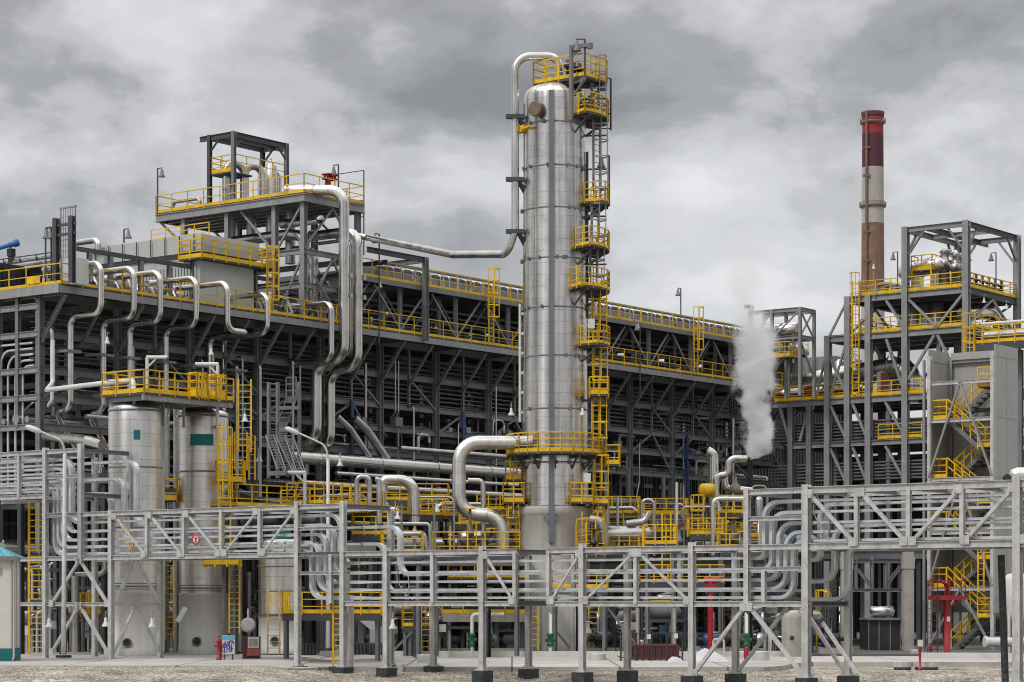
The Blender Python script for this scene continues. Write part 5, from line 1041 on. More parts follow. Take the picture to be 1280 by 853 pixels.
# ---------------------------------------------------------------- street lamps, hut and yard items
def yard():
    for pxb, ypb, Y, pxt, yt, hx, hy, lb in ((79.5, 821, 103, 81, 566, 45, 538, 'street lamp with a long arm at the left, before the high bridge'), (410, 812, 112, 410, 572, 368, 540, 'street lamp with curved arm between the tanks and the yellow gallery')):
        g = P(pxb, ypb, Y); t = thing('street_lamp', lb, 'street lamp', g, 'street lamps'); a, b = P(pxt, yt, Y), P(hx, hy, Y)
        m = MB(); path = fillet([g, a, P(pxt-3, yt-15, Y), b+V3((.25, 0, -.08))], .8, 8); m.tube(path, [.11-.06*min(1, i/3) for i in range(len(path))], 12); obj('pole', m, M['galv'], t)
        m = MB(); d = (b-path[-2]).normalized(); m.tube([b-d*.25, b-d*.1, b+d*.35, b+d*.5], [.06, .13, .13, .05], 12); obj('lamp_head', m, M['white'], t); m = MB(); m.boxz(g, .5, .5, g.z-.05, g.z+.06); obj('base_plate', m, M['black'], t)
    # hut at left edge
    Y = 99; p = P(4, 820, Y); zb = .45; p.z = zb; zr = zpx(697, Y); X1, Y1 = V3((1, 0, 0)), V3((0, 1, 0)); xr = P(15, 750, Y).x
    t = thing('hut', 'small pale hut with turquoise roof cut off by the left edge', 'hut', V3((xr-2, Y+.8, zb)))
    m = MB(); m.boxz(V3((xr-2, Y+.8, 0)), 4, 1.6, zb, zr, X1, Y1); obj('wall', m, mat('hut_wall', (.56, .53, .49), .7, 0, .06, 1, streak=.4, dirt=(.4, .37, .33)), t)
    m = MB(); m.boxz(V3((xr-2, Y+.79, 0)), 4.06, 1.66, zb-.05, zb+.55, X1, Y1); obj('plinth', m, M['teal'], t)
    m = MB(); [m.boxz(V3((xr-.02-1.1*k, Y-.01, 0)), .05, .04, zb+.55, zr, X1, Y1) for k in range(4)]; [m.boxz(V3((xr+.01, Y+.1+.7*k, 0)), .04, .05, zb+.55, zr, X1, Y1) for k in range(3)]; obj('cover_strip', m, M['panel'], t); m = MB(); m.boxz(V3((xr-.62, Y-.02, 0)), .34, .05, zr-.75, zr-.45, X1, Y1); obj('vent', m, M['steel_light'], t)
    m = MB(); e = .25; z0 = zr; m.add([V3((xr-4.2, Y-e, z0)), V3((xr+e, Y-e, z0)), V3((xr+e, Y+1.6+e, z0)), V3((xr-4.2, Y+1.6+e, z0)), V3((xr-4.2, Y+.8, z0+.6)), V3((xr-.9, Y+.8, z0+.6))], [(0, 1, 5, 4), (1, 2, 5), (2, 3, 4, 5), (3, 0, 4), (3, 2, 1, 0)])
    for i in range(9): q = i/9; m.bar(V3((xr-4.2+(4.2+e)*q, Y-e, z0+.02)), V3((xr-4.2+min(3.3, (4.2+e)*q), Y+.8, z0+.62)), .03, .03)
    obj('roof', m, mat('turquoise_roof', (.06, .30, .34), .5, .1, .1, 1), t)
    m = MB(); m.bar(V3((xr-4, Y-e, zr-.03)), V3((xr+e, Y-e, zr-.03)), .05, .16); obj('fascia', m, M['steel'], t)
    m = MB(); m.tube([V3((xr+.1, Y-.1, zr-.1)), V3((xr+.1, Y-.1, zb+.2)), V3((xr+.1, Y-.35, zb+.05))], .05, 8); obj('downpipe', m, M['panel'], t)
    # information board
    Y = 101.5; p = P(285, 819, Y); p.z = .45; t = thing('information_board', 'white and sky blue information board with blue scrawls beside the right tank', 'board', p)
    z0, z1 = zpx(818, Y), zpx(794.5, Y); x0, x1 = P(277.5, 800, Y).x, P(293.5, 800, Y).x; cx = (x0+x1)/2; w = x1-x0; h = z1-z0
    m = MB(); m.boxz(V3((cx, Y, 0)), w, .05, z0, z1, X1, Y1); obj('panel', m, M['white'], t)
    m = MB(); m.boxz(V3((cx, Y-.03, 0)), w*.98, .012, z1-h*.22, z1-.02, X1, Y1); obj('sky_strip', m, mat('sky_blue_print', (.12, .40, .58), .5), t)
    m = MB(); rn = random.Random(4)
    for k in range(7): 
        c = V3((x0+w*rn.uniform(.18, .8), Y-.032, z0+h*rn.uniform(.2, .62))); r = rn.uniform(.06, .13); m.tube([c+V3((r*math.cos(q), 0, r*1.4*math.sin(q))) for q in [math.pi*2*i/14*rn.uniform(.8, 1) for i in range(13)]], .014, 5)
    for k in range(4): m.bar(V3((x0+w*(.2+.18*k), Y-.03, z0+h*.12)), V3((x0+w*(.24+.18*k), Y-.03, z0+h*.7)), .03, .02)
    obj('scrawl', m, mat('blue_ink', (.03, .05, .30), .5), t); m = MB()
    for k in (x0+.1, x1-.1): m.bar(V3((k, Y+.05, .45)), V3((k, Y+.05, z1)), .05)
    obj('leg', m, M['steel_dark'], t)
    Y = 100.8; g = P(273.5, 822, Y); g.z = .45; m = MB(); m.lathe(g, [(.13, 0), (.13, .08), (.075, .1), (.075, .75), (.12, .78), (.12, .88), (.06, .9), (.07, 1.05), (.02, 1.12)], 14); m.lathe(g+Z*.62-V3((.0, 0, 0)), [(.05, -.2), (.05, .2)], 10, V3((1, 0, 0))); m.bar(g+Z*.9, g+Z*1.05+V3((0, -.05, 0)), .06); m.bar(g+V3((.09, .12, 0)), g+V3((.09, .12, .92)), .05); solo('hydrant', m, M['red'], 'red hydrant standing left of the information board', 'hydrant')
    # red cabinet
    Y = 103; p = P(313, 821, Y); p.z = .45; t = thing('fire_cabinet', 'red cabinet with white framed window panel at the tank foot', 'cabinet', p); x0, x1 = P(303, 800, Y).x, P(324, 800, Y).x; z0, z1 = .45, zpx(796, Y); cx = (x0+x1)/2; w = x1-x0; h = z1-z0
    m = MB(); m.boxz(V3((cx, Y+.3, 0)), w, .6, z0, z1, X1, Y1); obj('body', m, M['burgundy'], t)
    fx = cx+.12; m = MB(); m.boxz(V3((fx, Y-.03, 0)), w*.66, .05, z0+h*.48, z1-.02, X1, Y1); obj('frame', m, M['white'], t); m = MB(); m.boxz(V3((fx, Y-.06, 0)), w*.5, .03, z0+h*.57, z1-.10, X1, Y1); obj('window', m, M['conc_old'], t)
    m = MB(); m.boxz(V3((fx, Y-.05, 0)), w*.74, .1, z0+h*.14, z0+h*.46, X1, Y1); m.bar(V3((fx, Y-.11, z0+h*.14)), V3((fx, Y-.11, z0+h*.46)), .02); obj('door', m, M['brickred'], t)
    m = MB(); c = P(310, 781.5, 105); e = V3((.15, -1, 0)).normalized(); m.lathe(c, [(.30, -.12), (.34, -.12), (.34, .02), (.25, .02), (.25, .06), (.24, .07)], 24, e); m.bar(c+Z*.3, c+Z*.75, .06); solo('blind_flange', m, M['white'], 'white round blind flange between the right tank and the low tank', 'flange')
    # front ladder with its footing
    g = fp(406, 0, AF+.9); t = thing('ladder', 'yellow ladder on a black footing between the two left front posts', 'ladder', g)
    a, b = up(g, .30), up(g, 3.0); m = MB(); ladder(m, a, b, V3((1, 0, 0)), .52, None, .075, .22); obj('ladder_frame', m, M['yellow'], t); m = MB(); m.boxz(g, .5, .75, -.4, .32, U, V); obj('footing', m, M['black'], t)
    m = MB(); q = g+U*.6+V*-.1; m.tube([up(q, .3), up(q, 3.3)], .13, 12); solo('standpipe', m, M['galv'], 'grey standpipe right behind the yellow front ladder', 'pipe')
    # concrete well rings
    for i, (px, ytop, ybot, hw, zb, lb) in enumerate(((1130, 826, 838, 11, .1, 'grey well ring on the gravel, left of the red marker post'), (1161, 826, 838, 15, .1, 'wider grey well ring on the gravel, right of the red marker post'), (530, 817, 829, 9.5, .3, 'grey well ring on the road near the yellow ladder left of centre'), (747.5, 816, 825.5, 10.5, .3, 'grey well ring on the road below the silver column'), (952, 813, 826, 11, .3, 'grey well ring on the road between the diagonal braces'), (929, 813, 823, 6, .3, 'small grey well ring on the road left of the diagonal braces'), (1055, 810, 819, 7, .3, 'small grey well ring at the foot of the right concrete column'), (1147, 811, 820, 8, .3, 'small grey well ring on the road behind the red marker post'))):
        Y = (CH-zb)*F/(ybot-YH); c = P(px, ybot, Y); r = hw*Y/F; h = zpx(ytop, Y)-zb; c.z = zb-.05; c.y += r
        t = thing('well_ring', lb, 'well ring', c, 'corrugated grey well rings'); m = MB(); n = 14 if i < 2 else 8; z0 = h*.42 if i < 2 else 0
        m.lathe(c, [(r*(1+.012*(k % 2)), z0+(h-z0)*k/n) for k in range(n+1)]+[(r*.93, h), (r*.93, h-.1)], 36); obj('ring', m, M['galv'], t)
        if i < 2: m = MB(); m.lathe(c, [(r*.98, 0), (r*.98, h*.42)], 36); obj('base', m, M['black'], t)
    for px, y0, y1, ybs, lb in ((1150, 824, 800, .1, 'red marker post with a small white plate between the well rings'), (1204 - 40.5, 818, 803, .3, 'red valve post at the foot of the stair tower')):
        Y = 97.3 if ybs == .1 else 117; g = P(px, y0, Y); g.z = ybs; z1 = zpx(y1, Y); t = thing('marker_post', lb, 'post', g); m = MB(); m.lathe(g, [(.09, 0), (.09, .15), (.05, .17), (.05, z1-g.z-.5), (.09, z1-g.z-.45), (.05, z1-g.z-.2)], 12); obj('post', m, M['red'], t)
        if ybs == .1: m = MB(); m.boxz(up(g, 0)-V3((0, .05, 0)), .22, .03, z1-.28, z1+.0, X1, Y1); obj('plate', m, M['white'], t)
    # burgundy container in a black wire cage
    Y = 106; p = P(818, 828, Y); p.z = .3; t = thing('container', 'low burgundy steel container inside a black wire cage', 'container', p); x0, x1 = P(789, 800, Y).x, P(847.5, 800, Y).x; w = x1-x0; c = V3(((x0+x1)/2, Y+.8, 0)); z1 = zpx(806.5, Y)
    m = MB(); m.boxz(c, w, 1.6, .36, z1, X1, Y1); obj('body', m, M['burgundy'], t); m = MB(); m.boxz(c, w+.06, 1.66, z1-.08, z1+.02, X1, Y1)
    for k in range(9): m.bar(V3((x0+w*k/8, Y-.03, .34)), V3((x0+w*k/8, Y-.03, z1-.1)), .07)
    obj('rib', m, M['burgundy'], t)
    t = thing('wire_cage', 'open cage of thin black posts round the burgundy container', 'cage', p); zt = zpx(791, Y-1); xa, xb = P(776, 800, Y-1).x, P(853, 800, Y-1).x
    for k in range(5): q = V3((xa+(xb-xa)*k/4, Y-1, .3)); m = MB(); m.bar(q, up(q, zt), .06); obj('post', m, M['black'], t)
    m = MB()
    for z in (.45, zt-.02): m.bar(V3((xa, Y-1, z)), V3((xb, Y-1, z)), .04)
    for xx in (xa, xb):
        for z in (.45, zt): m.bar(V3((xx, Y-1, z)), V3((xx, Y+2.2, z)), .04)
    for k in range(1, 40): m.bar(V3((xa+(xb-xa)*k/40, Y-1, .45)), V3((xa+(xb-xa)*k/40, Y-1, zt)), .008)
    obj('mesh', m, M['black'], t); 
    for px, py in ((811, 796), (845, 795)): q = P(px, py, Y-1.06); m = MB(); m.box(q, .18, .02, .22, X1, Y1); obj('notice', m, M['white'], t)
    # sheeting
    def heap(px, py, Y, w, d, h, lb, seed, zb):
        rn = random.Random(seed); c = P(px, py, Y); c.z = zb; m = MB(); n = 16; vs = []
        for j in range(n+1):
            for i in range(n+1):
                u, v = i/n*2-1, j/n*2-1; hh = max(0, 1-abs(u)**2.2)*max(0, 1-abs(v)**2)*(1-.35*u); vs.append(c+V3((u*w/2, v*d/2, h*hh*(1+rn.uniform(-.16, .16))+.012)))
        m.add(vs, [(j*(n+1)+i, j*(n+1)+i+1, (j+1)*(n+1)+i+1, (j+1)*(n+1)+i) for j in range(n) for i in range(n)], True); solo('sheeting', m, M['tarp'], lb, 'sheeting')
    heap(887, 828, 103.5, 1.75, 1.6, .52, 'crumpled heap of white sheeting behind the front post', 1, .3); heap(845, 829, 101.5, .85, .4, .24, 'small white bundle before the burgundy container', 2, .3)
    m = MB(); g = P(905, 824, 108); g.z = .3; m.tube(fillet([g, up(g, 1.25), up(g, 1.25)+V3((-.5, .1, 0)), up(g, .3)+V3((-.5, .1, 0))], .15, 5), .05, 8); solo('hoop_barrier', m, M['galv'], 'small grey hoop barrier beside the white sheeting', 'barrier')
    # black pole and white drum at the right edge
    g = P(1257, 880, 79); g.z = .0; b = P(1251.5, 694, 79); m = MB(); m.tube([g, g.lerp(b, .5), b], .125, 14); m.lathe(g.lerp(b, .42), [(.135, 0), (.135, .05)], 14); solo('pole', m, M['black'], 'thick black pole at the right under the cable bridge', 'pole')
    c = P(1271, 745, 118); m = MB(); m.lathe(c-Z*1.1, [(.1, -.3), (.55, -.2), (.72, .1), (.72, 1.9), (.5, 2.2), (.1, 2.3)], 28); m.tube([c-Z*1.3, up(c, .3)], .14, 10); [m.bar(up(c, .3)+V3((x, y, 0)), c-Z*.8+V3((x, y, 0)), .12) for x in (-.5, .5) for y in (-.5, .5)]; solo('white_vessel', m, M['white'], 'white upright vessel at the right edge behind the black pole', 'vessel')
    m = MB(); a = P(1233, 803, 116); m.tube([a, a+V3((3.4, .6, 0))], .24, 16); m.lathe(a, [(.24, -.12), (.3, -.1), (.3, 0)], 16, V3((1, .18, 0)).normalized()); m.boxz(a+V3((1.5, .3, 0)), .3, .4, .3, a.z-.1, X1, Y1); solo('drain_pipe', m, M['white'], 'white pipe lying low at the right edge beside the stair tower', 'pipe')
    c = P(1266, 595, 112); m = MB(); m.lathe(c, [(.05, -.2), (.3, -.1), (.42, .2), (.42, 4)], 24, V3((1, .12, .0)).normalized()); m.bar(up(c, .3)+V3((1.6, .2, 0)), c+V3((1.6, .2, -.2)), .3); m.bar(up(c, .3)+V3((3.4, .4, 0)), c+V3((3.4, .4, -.2)), .3); solo('silver_drum', m, M['clad'], 'silver drum end poking in at the right edge above the bridge', 'drum')
    m = MB(); c = P(1258, 598, 111.5); m.lathe(c, [(.02, -.05), (.2, -.02), (.2, .12)], 16, V3((.3, -1, 0)).normalized()); m.bar(c, P(1258, 615, 111.5), .06); solo('flood_lamp', m, M['dark'], 'black round floodlight above the right bridge', 'lamp')
yard()
# ---------------------------------------------------------------- steel structures at the right
AR = 166.2
def rp(px, z, a=AR): return AB(a, b_at(px, a), z)
def right_tower():
    zs = {1: 28.0, 2: 24.9, 3: 19.75, 4: 16.2, 5: 12.6}; zt = 33.2; DU = 9.3
    L = M['steel_light']; K = M['steel']
    t = thing('process_structure', 'tall open steel structure with yellow railings right of the red chimney', 'structure', rp(1132, .3))
    for px, z1 in ((1035, 24.9), (1060, 28.0), (1086, 28.0), (1132, zt), (1208, zt)): mem(t, 'column', rp(px, .3), rp(px, z1), .5, .52, L, side=V)
    for px, z1 in ((1060, 28.0), (1132, zt), (1208, zt), (1035, 24.9)): p = rp(px, .3)+U*DU; mem(t, 'column', p, up(p, z1), .5, .52, L if px > 1100 else K, side=V)
    for px, z1 in ((1107, 19.6), (1040, 16), (1170, 24.7)): p = rp(px, .3)+U*.6; mem(t, 'column', p, up(p, z1), .36, .36, K, side=V)
    def ring(px0, px1, z, h=.5, mt=L, back=True):
        a, b = rp(px0, z), rp(px1, z); mem(t, 'beam', a, b, .3, h, mt, side=U); 
        if back: mem(t, 'beam', a+U*DU, b+U*DU, .3, h, K, side=U)
        mem(t, 'beam', a, a+U*DU, .3, h, K, side=V); mem(t, 'beam', b, b+U*DU, .3, h, M['steel_dark'] if px1 == 1208 else K, side=V)
    ring(1132, 1208, zt-.25, .42); 
    m0 = rp(1160, zt-.3); mem(t, 'beam', m0, m0+U*(DU+1.6)-V*0, .28, .4, M['steel_dark'], side=V); a = rp(1208, zt-.25)+U*4.6; mem(t, 'beam', a, rp(1132, zt-.25)+U*4.6, .26, .36, L, side=U)
    for px, s in ((1132, -1), (1208, 1)): p = rp(px, 0); mem(t, 'knee_brace', up(p, zt-2.6), up(p, zt-.5)+V*(1.6*s), .16, .16, K, 'bar'); mem(t, 'knee_brace', up(p, zt-2.6)+U*DU, up(p, zt-.5)+U*DU+V*(1.6*s), .16, .16, L, 'bar'); mem(t, 'knee_brace', up(p, zt-2.4), up(p, zt-.5)+U*1.8, .16, .16, K, 'bar'); mem(t, 'knee_brace', up(p, zt-2.4)+U*DU, up(p, zt-.5)+U*(DU-1.8), .16, .16, K, 'bar')
    for k, (px0, px1) in {1: (1060, 1208), 2: (1035, 1208), 3: (965, 1208), 4: (985, 1208), 5: (985, 1208)}.items():
        ring(px0, px1, zs[k]-.3, .5 if k < 4 else .42)
        if k < 5: m = MB(); p, q = rp(px0 if k > 1 else 1062, 0), rp(px1, 0); c = (p+q)/2+U*(DU/2); m.box(up(c, zs[k]-.02), DU, (p-q).length, .1); obj('deck', m, M['grate'], t)
        for f in (.33, .66): mem(t, 'floor_beam', rp(px0, zs[k]-.35)+U*(DU*f), rp(px1, zs[k]-.35)+U*(DU*f), .2, .36, K, side=U)
    def rail(p, q, name='railing'): m = MB(); railing(m, [p, q], 1.15, 1.3, .07, .25); obj(name, m, M['yellow'], t)
    z = zs[1]; rail(rp(1076, z), rp(1208, z)); rail(rp(1208, z), rp(1208, z)+U*DU); rail(rp(1076, z), rp(1076, z)+U*DU)
    rail(rp(1076, z)+U*DU, rp(1208, z)+U*DU)
    z = zs[2]; rail(rp(1076, z), rp(1208, z)); rail(rp(1208, z)+U*.3, rp(1208, z)+U*DU); rail(rp(1076, z), rp(1076, z)+U*DU); rail(rp(1076, z)+U*DU, rp(1208, z)+U*DU)
    z = zs[3]; rail(rp(968, z), rp(1060, z)); rail(rp(1060, z), rp(1170, z)); rail(rp(968, z), rp(968, z)+U*DU)
    z = zs[4]; rail(rp(1098, z), rp(1152, z)); 
    def br(p, q, w=.2): mem(t, 'brace', p, q, w, w, L, 'bar')
    for k0, k1 in ((2, 1), (3, 2)):
        a0, a1 = zs[k0]+.1, zs[k1]-.6
        br(rp(1131, a0), rp(1108, a1)); br(rp(1170, a0), rp(1135, a1)) if k0 == 2 else br(rp(1135, a0+1), rp(1168, a1)); br(rp(1172, a0), rp(1204, a1)) if k0 == 2 else br(rp(1204, a0), rp(1172, a1))
        for s in (1060, 1208): br(rp(s, a0)+U*.4, rp(s, a1)+U*(DU/2), .16); br(rp(s, a0)+U*(DU-.4), rp(s, a1)+U*(DU/2), .16)
        br(rp(1062, a0)+U*DU, rp(1120, a1)+U*DU, .16); br(rp(1136, a0)+U*DU, rp(1200, a1)+U*DU, .16)
    br(rp(1037, zs[2]), rp(1059, zs[1]-.3), .16); br(rp(1037, zs[3]), rp(1059, zs[2]-.4), .16); br(rp(1059, zs[3]+.2), rp(1037, zs[3]+3.4), .2); br(rp(1016, zs[2]-6), rp(1035, zs[2]-1), .16)
    for px0, px1 in ((1107, 1131), (1038, 1058), (1066, 1084)): br(rp(px1, zs[4]+.1), rp(px0, zs[3]-.6)); br(rp(px1, zs[5]+.1), rp(px0, zs[4]-.6))
    br(rp(1000, zs[4]+.1), rp(1012, zs[3]-.6)); br(rp(988, zs[4]), rp(975, zs[3]-.5)); br(rp(1204, zs[4]), rp(1170, zs[3]-.5))
    for px in (989, 1012): p = rp(px, .3); mem(t, 'column', p, up(p, zs[3]-.5), .46, .48, K, side=V); mem(t, 'column', p+U*DU, up(p, zs[3]-.5)+U*DU, .46, .48, K, side=V)
    m = MB(); p = rp(1072, 0)-U*.3; ladder(m, up(p, zs[3]), up(p, zs[1]+1.2), V, .6, -U, .08, .3, 2.4); obj('caged_ladder', m, M['yellow'], t)
    p = rp(1158, 0)
    # trays and pipes through the lower storeys
    rn = random.Random(6)
    for i in range(12):
        z = 13.0+.27*(i % 6)+(3.4 if i >= 6 else 0)
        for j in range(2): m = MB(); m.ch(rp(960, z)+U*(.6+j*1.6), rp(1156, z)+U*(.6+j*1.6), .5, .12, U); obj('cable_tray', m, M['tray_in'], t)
    # equipment on the decks
    z = zs[1]; a = AR+2.0
    m = MB(); c = rp(1134, z+1.9, a); ax = (rp(1180, z+2.3, a)-c).normalized(); m.lathe(c, [(.05, -.9), (.5, -.6), (.72, -.2), (.72, 3.0), (.5, 3.4), (.1, 3.55)], 28, ax); m.boxz(c+ax*1, .5, .8, z, z+1.6); m.boxz(c+ax*2.6, .5, .8, z, z+1.6); solo('horizontal_vessel', m, M['clad'], 'silver horizontal vessel on the top deck of the right structure', 'vessel')
    t2 = thing('vessel_platform', 'small yellow railed stand over the vessel on the top right deck', 'platform', rp(1140, z+2)); zz = z+1.75; a = AR+.9; m = MB(); railing(m, [rp(1139, zz, a)+U*1.2, rp(1139, zz, a), rp(1165, zz, a), rp(1165, zz, a)+U*1.2], 1.2, 1.0, .07, .3); obj('railing', m, M['yellow'], t2); m = MB(); m.box((rp(1139, zz, a)+rp(1165, zz, a))/2+U*.6-Z*.05, 1.2, 1.8, .1); obj('deck', m, M['grate'], t2)
    for px in (1140, 1164): mem(t2, 'post', rp(px, z, a), rp(px, zz, a), .12, .12, M['yellow'], 'bar')
    for i, px in enumerate((1181, 1195)):
        c = rp(px, z, AR+2.2); m = MB(); h = 2.6-.4*i; m.lathe(c, [(.42, 0), (.42, h-.6), (.6, h-.5), (.6, h-.1), (.35, h), (.35, h+.5), (.5, h+.6), (.2, h+.9)], 18); m.tube([c+Z*(h+.3), c+Z*(h+.6)-V*1.0, c+Z*(h+.1)-V*1.3], .13, 8); m.tube([c+Z*(h+.2), c+Z*(h+.9)+U*.9], .1, 8); solo('safety_valve', m, M['clad_dull'], ['grey relief valve nearest the vessel on the top right deck', 'grey relief valve next to the tall near post on the top right deck'][i], 'valve')
    for i in range(7):
        c = rp(1208, z)+U*(.9+1.15*i)+V*.7; m = MB(); m.lathe(c, [(.12, 0), (.12, .8), (.3, .82), (.3, .95), (.1, 1.0), (.1, 1.4)], 10); m.tube([c+Z*.6, c+Z*.6+V*1.2, c+V*1.2], .14, 8); m.bar(c+Z*1.3-U*.3, c+Z*1.3+U*.3, .06); solo('valve_station', m, M['rust'] if i % 2 else M['dark'], 'dark valve in the row along the right edge of the top deck', 'valve', 'valve row on the top right deck')
    for i, px in enumerate((1096, 1106, 1118)): c = rp(px, z, AR+1.5); m = MB(); m.tube(fillet([c, c+Z*(1.0-.2*i), c+Z*(1.0-.2*i)-V*1.4, c-V*1.4], .25, 4), .14, 10); m.box(c+Z*.5, .5, .5, .4); solo('deck_pipe', m, M['steel'], 'low hooped pipe behind the left railing of the top right deck', 'pipe', 'hooped pipes on the top right deck')
    # vertical drums, big flue and elbow between the decks
    z = zs[2]
    for i, px in enumerate((1142, 1157, 1170)): c = rp(px, z, AR+3.5); m = MB(); m.lathe(c, [(.62, 0), (.62, 2.3), (.5, 2.6)], 22); solo('vertical_drum', m, M['clad_dull'], 'dull silver drum standing on the second right deck', 'drum', 'drums on the second right deck')
    t3 = thing('flue_duct', 'huge dull silver duct with ribbed elbow slung between the right decks', 'duct', rp(1100, 21.5)); m = MB(); p0, p1 = rp(1030, 21.6, AR+3), rp(1138, 22.3, AR+3); m.tube(fillet([rp(985, 21.0, AR+4), p0, p1+V*0, up(p1, zs[3]-.5)], 1.7, 12), .95, 28); obj('duct', m, M['clad'], t3); m = MB()
    for k in range(6): q = math.pi/2*k/5; c = p1+V*1.7-Z*1.7+Z*(1.7*math.cos(q))-V*(1.7*math.sin(q)); m.lathe(c, [(.96, -.05), (1.04, -.05), (1.04, .05), (.96, .05)], 26, (-V*math.cos(q)-Z*math.sin(q)))
    obj('rib', m, M['clad_dull'], t3)
    m = MB(); m.tube(fillet([rp(1208, 25.9)+U*1.0+V*.8, rp(1208, 26.6)+U*6+V*.8, rp(1208, 25)+U*9+V*.8], 1, 6), .55, 18); solo('slanted_duct', m, M['clad'], 'fat slanting silver pipe under the top right deck beside the near post', 'pipe')
    for i, (px, z0, z1) in enumerate(((1050, 19.8, 23.5), (1120, 19.8, 22), (1180, 25, 27.6), (1195, 25, 27.2))): c = rp(px, z0, AR+5); m = MB(); m.lathe(c, [(.5, 0), (.5, z1-z0-.3), (.2, z1-z0)], 18); solo('vertical_drum', m, M['clad_dull'], ['dull drum behind the left columns of the right structure', 'dull drum behind the mid column of the right structure', 'dull drum half hidden by the brace under the top right deck', 'dull drum next to the near post under the top right deck'][i], 'drum')
    c = rp(1104, 19.8, AR+2.4); m = MB(); m.lathe(c, [(.55, 0), (.55, 2.0), (.2, 2.3)], 18); t4 = thing('fire_monitor', 'red and white upright tank on the third right deck', 'tank', c); obj('body', m, M['panel'], t4); m = MB(); m.arc(c+Z*1.0, .57, math.radians(240), math.radians(300), .03, 8, 1.9); obj('red_stripe', m, M['brickred'], t4)
    for i, px in enumerate((980, 995, 1022, 1045, 1082)): c = rp(px, 19.8, AR+1.6); m = MB(); m.lathe(c-V*.6+Z*.7, [(.1, 0), (.42, .15), (.42, 1.3), (.1, 1.45)], 16, V); m.boxz(c, .5, .5, 19.8, 20.3); solo('pump', m, M['white'] if i % 2 else M['clad'], 'pale pump housing behind the railing of the third right deck', 'pump', 'pumps on the third right deck')
    m = MB(); c = rp(1013, 19.8, AR+1.2); m.boxz(c, .4, .5, 19.8, 21.1); solo('hose_cabinet', m, M['red'], 'small red cabinet on the third right deck', 'cabinet'); m = MB(); p = rp(965, 20.35, AR+.9); m.tube([p, rp(1070, 20.35, AR+.9)], .13, 8); solo('fire_main', m, M['burgundy'], 'dark red pipe along the third right deck', 'pipe')
    for px, y0, y1, lb, sd in ((1122, 370, 315, 'lamp mast on the top right deck left of the tall frame', V), (1245, 362, 316, 'lamp mast on the top right deck beside the valve row', V)): p = rp(px, 0, AR+3 if px > 1200 else AR+.4); lamp_mast(up(p, zs[1]), zpx(y1, p.y)-zs[1], sd, label=lb)
    for px, py, lb in ((1092, 331, 'white bell lamp on a thin pole before the red chimney'), (1112, 445, 'white bell lamp under the second right deck'), (1067, 447, 'white bell lamp beside the caged ladder of the right structure'), (1230, 373, 'white bell lamp under the top right deck'), (1258, 381, 'bell lamp at the back edge under the top right deck')): p = Pa(px, py, AR-.4 if px < 1200 else AR+1); bell_lamp(p, lb, U*.5)
    p = Pa(1092, 334, AR-.4); m = MB(); m.bar(up(p, zs[1]-.3), p, .07); m.bar(up(p, zs[1]-.3), up(p, zs[1]-.3)+U*.6, .07); solo('lamp_pole', m, M['steel_light'], 'thin lamp pole rising from the top right deck in front of the chimney', 'pole')
    # deck at far right, nearer
    a2 = AR-38; zz = zpx(430, Ya(1215, a2)); t5 = thing('access_platform', 'yellow-railed gallery leaving the picture at the right above the grey panels', 'platform', AB(a2, b_at(1215, a2), zz)); pA, pB = AB(a2, b_at(1209, a2), zz), AB(a2, b_at(1330, a2), zz)
    m = MB(); m.box((pA+pB)/2+U*1.5-Z*.07, 3, (pA-pB).length, .12); obj('deck', m, M['grate'], t5); m = MB(); railing(m, [pA+U*3, pA, pB], 1.05, 1.1, .06, .2); obj('railing', m, M['yellow'], t5); m = MB(); m.bar(pA-Z*.3, pB-Z*.3, .15, .4); obj('edge_beam', m, M['steel_dark'], t5)
    m = MB(); ladder(m, AB(a2-.1, b_at(1213, a2), zz-2.5), AB(a2-.1, b_at(1213, a2), zz+1.2), V, .6, -U, .07, .28, .9); obj('caged_ladder', m, M['yellow'], t5)
    for px in (1262, 1320): mem(t5, 'column', AB(a2+1.5, b_at(px, a2), .3), AB(a2+1.5, b_at(px, a2), zz-.4), .3, .3, M['steel'], side=V)
    for i, (dz, r) in enumerate(((1.3, .1), (.6, .28))): m = MB(); q = U*(1.2+i*.5); m.tube([pA+Z*dz+q-V*.4, pB+Z*dz+q], r, 12); solo('deck_pipe', m, M['white'] if not i else M['clad_dull'], ['white pipe above the railing of the right gallery', 'thick dull pipe behind the railing of the right gallery'][i], 'pipe')
    # beams and dark floors behind the panels at the far right
    t6 = thing('pipe_rack', 'dark steel rack behind the grey stair-tower panels at the right edge', 'pipe rack', AB(AR-20, b_at(1275, AR-20), .3)); a6 = AR-22
    for px in (1262, 1300): mem(t6, 'column', AB(a6, b_at(px, a6), .3), AB(a6, b_at(px, a6), 17.5), .3, .3, M['steel'], side=V)
    for z in (5, 8, 11, 14, 17.2): mem(t6, 'beam', AB(a6, b_at(1236, a6), z), AB(a6, b_at(1330, a6), z), .25, .4, M['steel'], side=U); m = MB(); m.box((AB(a6, b_at(1250, a6), z)+AB(a6, b_at(1330, a6), z))/2+U*3, 5.5, 6, .15); obj('floor', m, M['steel_dark'], t6)
    m = MB(); z = zpx(482, Ya(1275, a6)); railing(m, [AB(a6, b_at(1266, a6), z), AB(a6, b_at(1330, a6), z)], 1.1, 1.1, .07, .25); obj('railing', m, M['yellow'], t6)
    for z in (6, 9, 12, 15): 
        for k in range(3): m = MB(); m.tube([AB(a6+1+k, b_at(1250, a6), z+.3*k), AB(a6+1+k, b_at(1330, a6), z+.3*k)], .16, 10); obj('pipe', m, M['clad_dull'], t6)
right_tower()
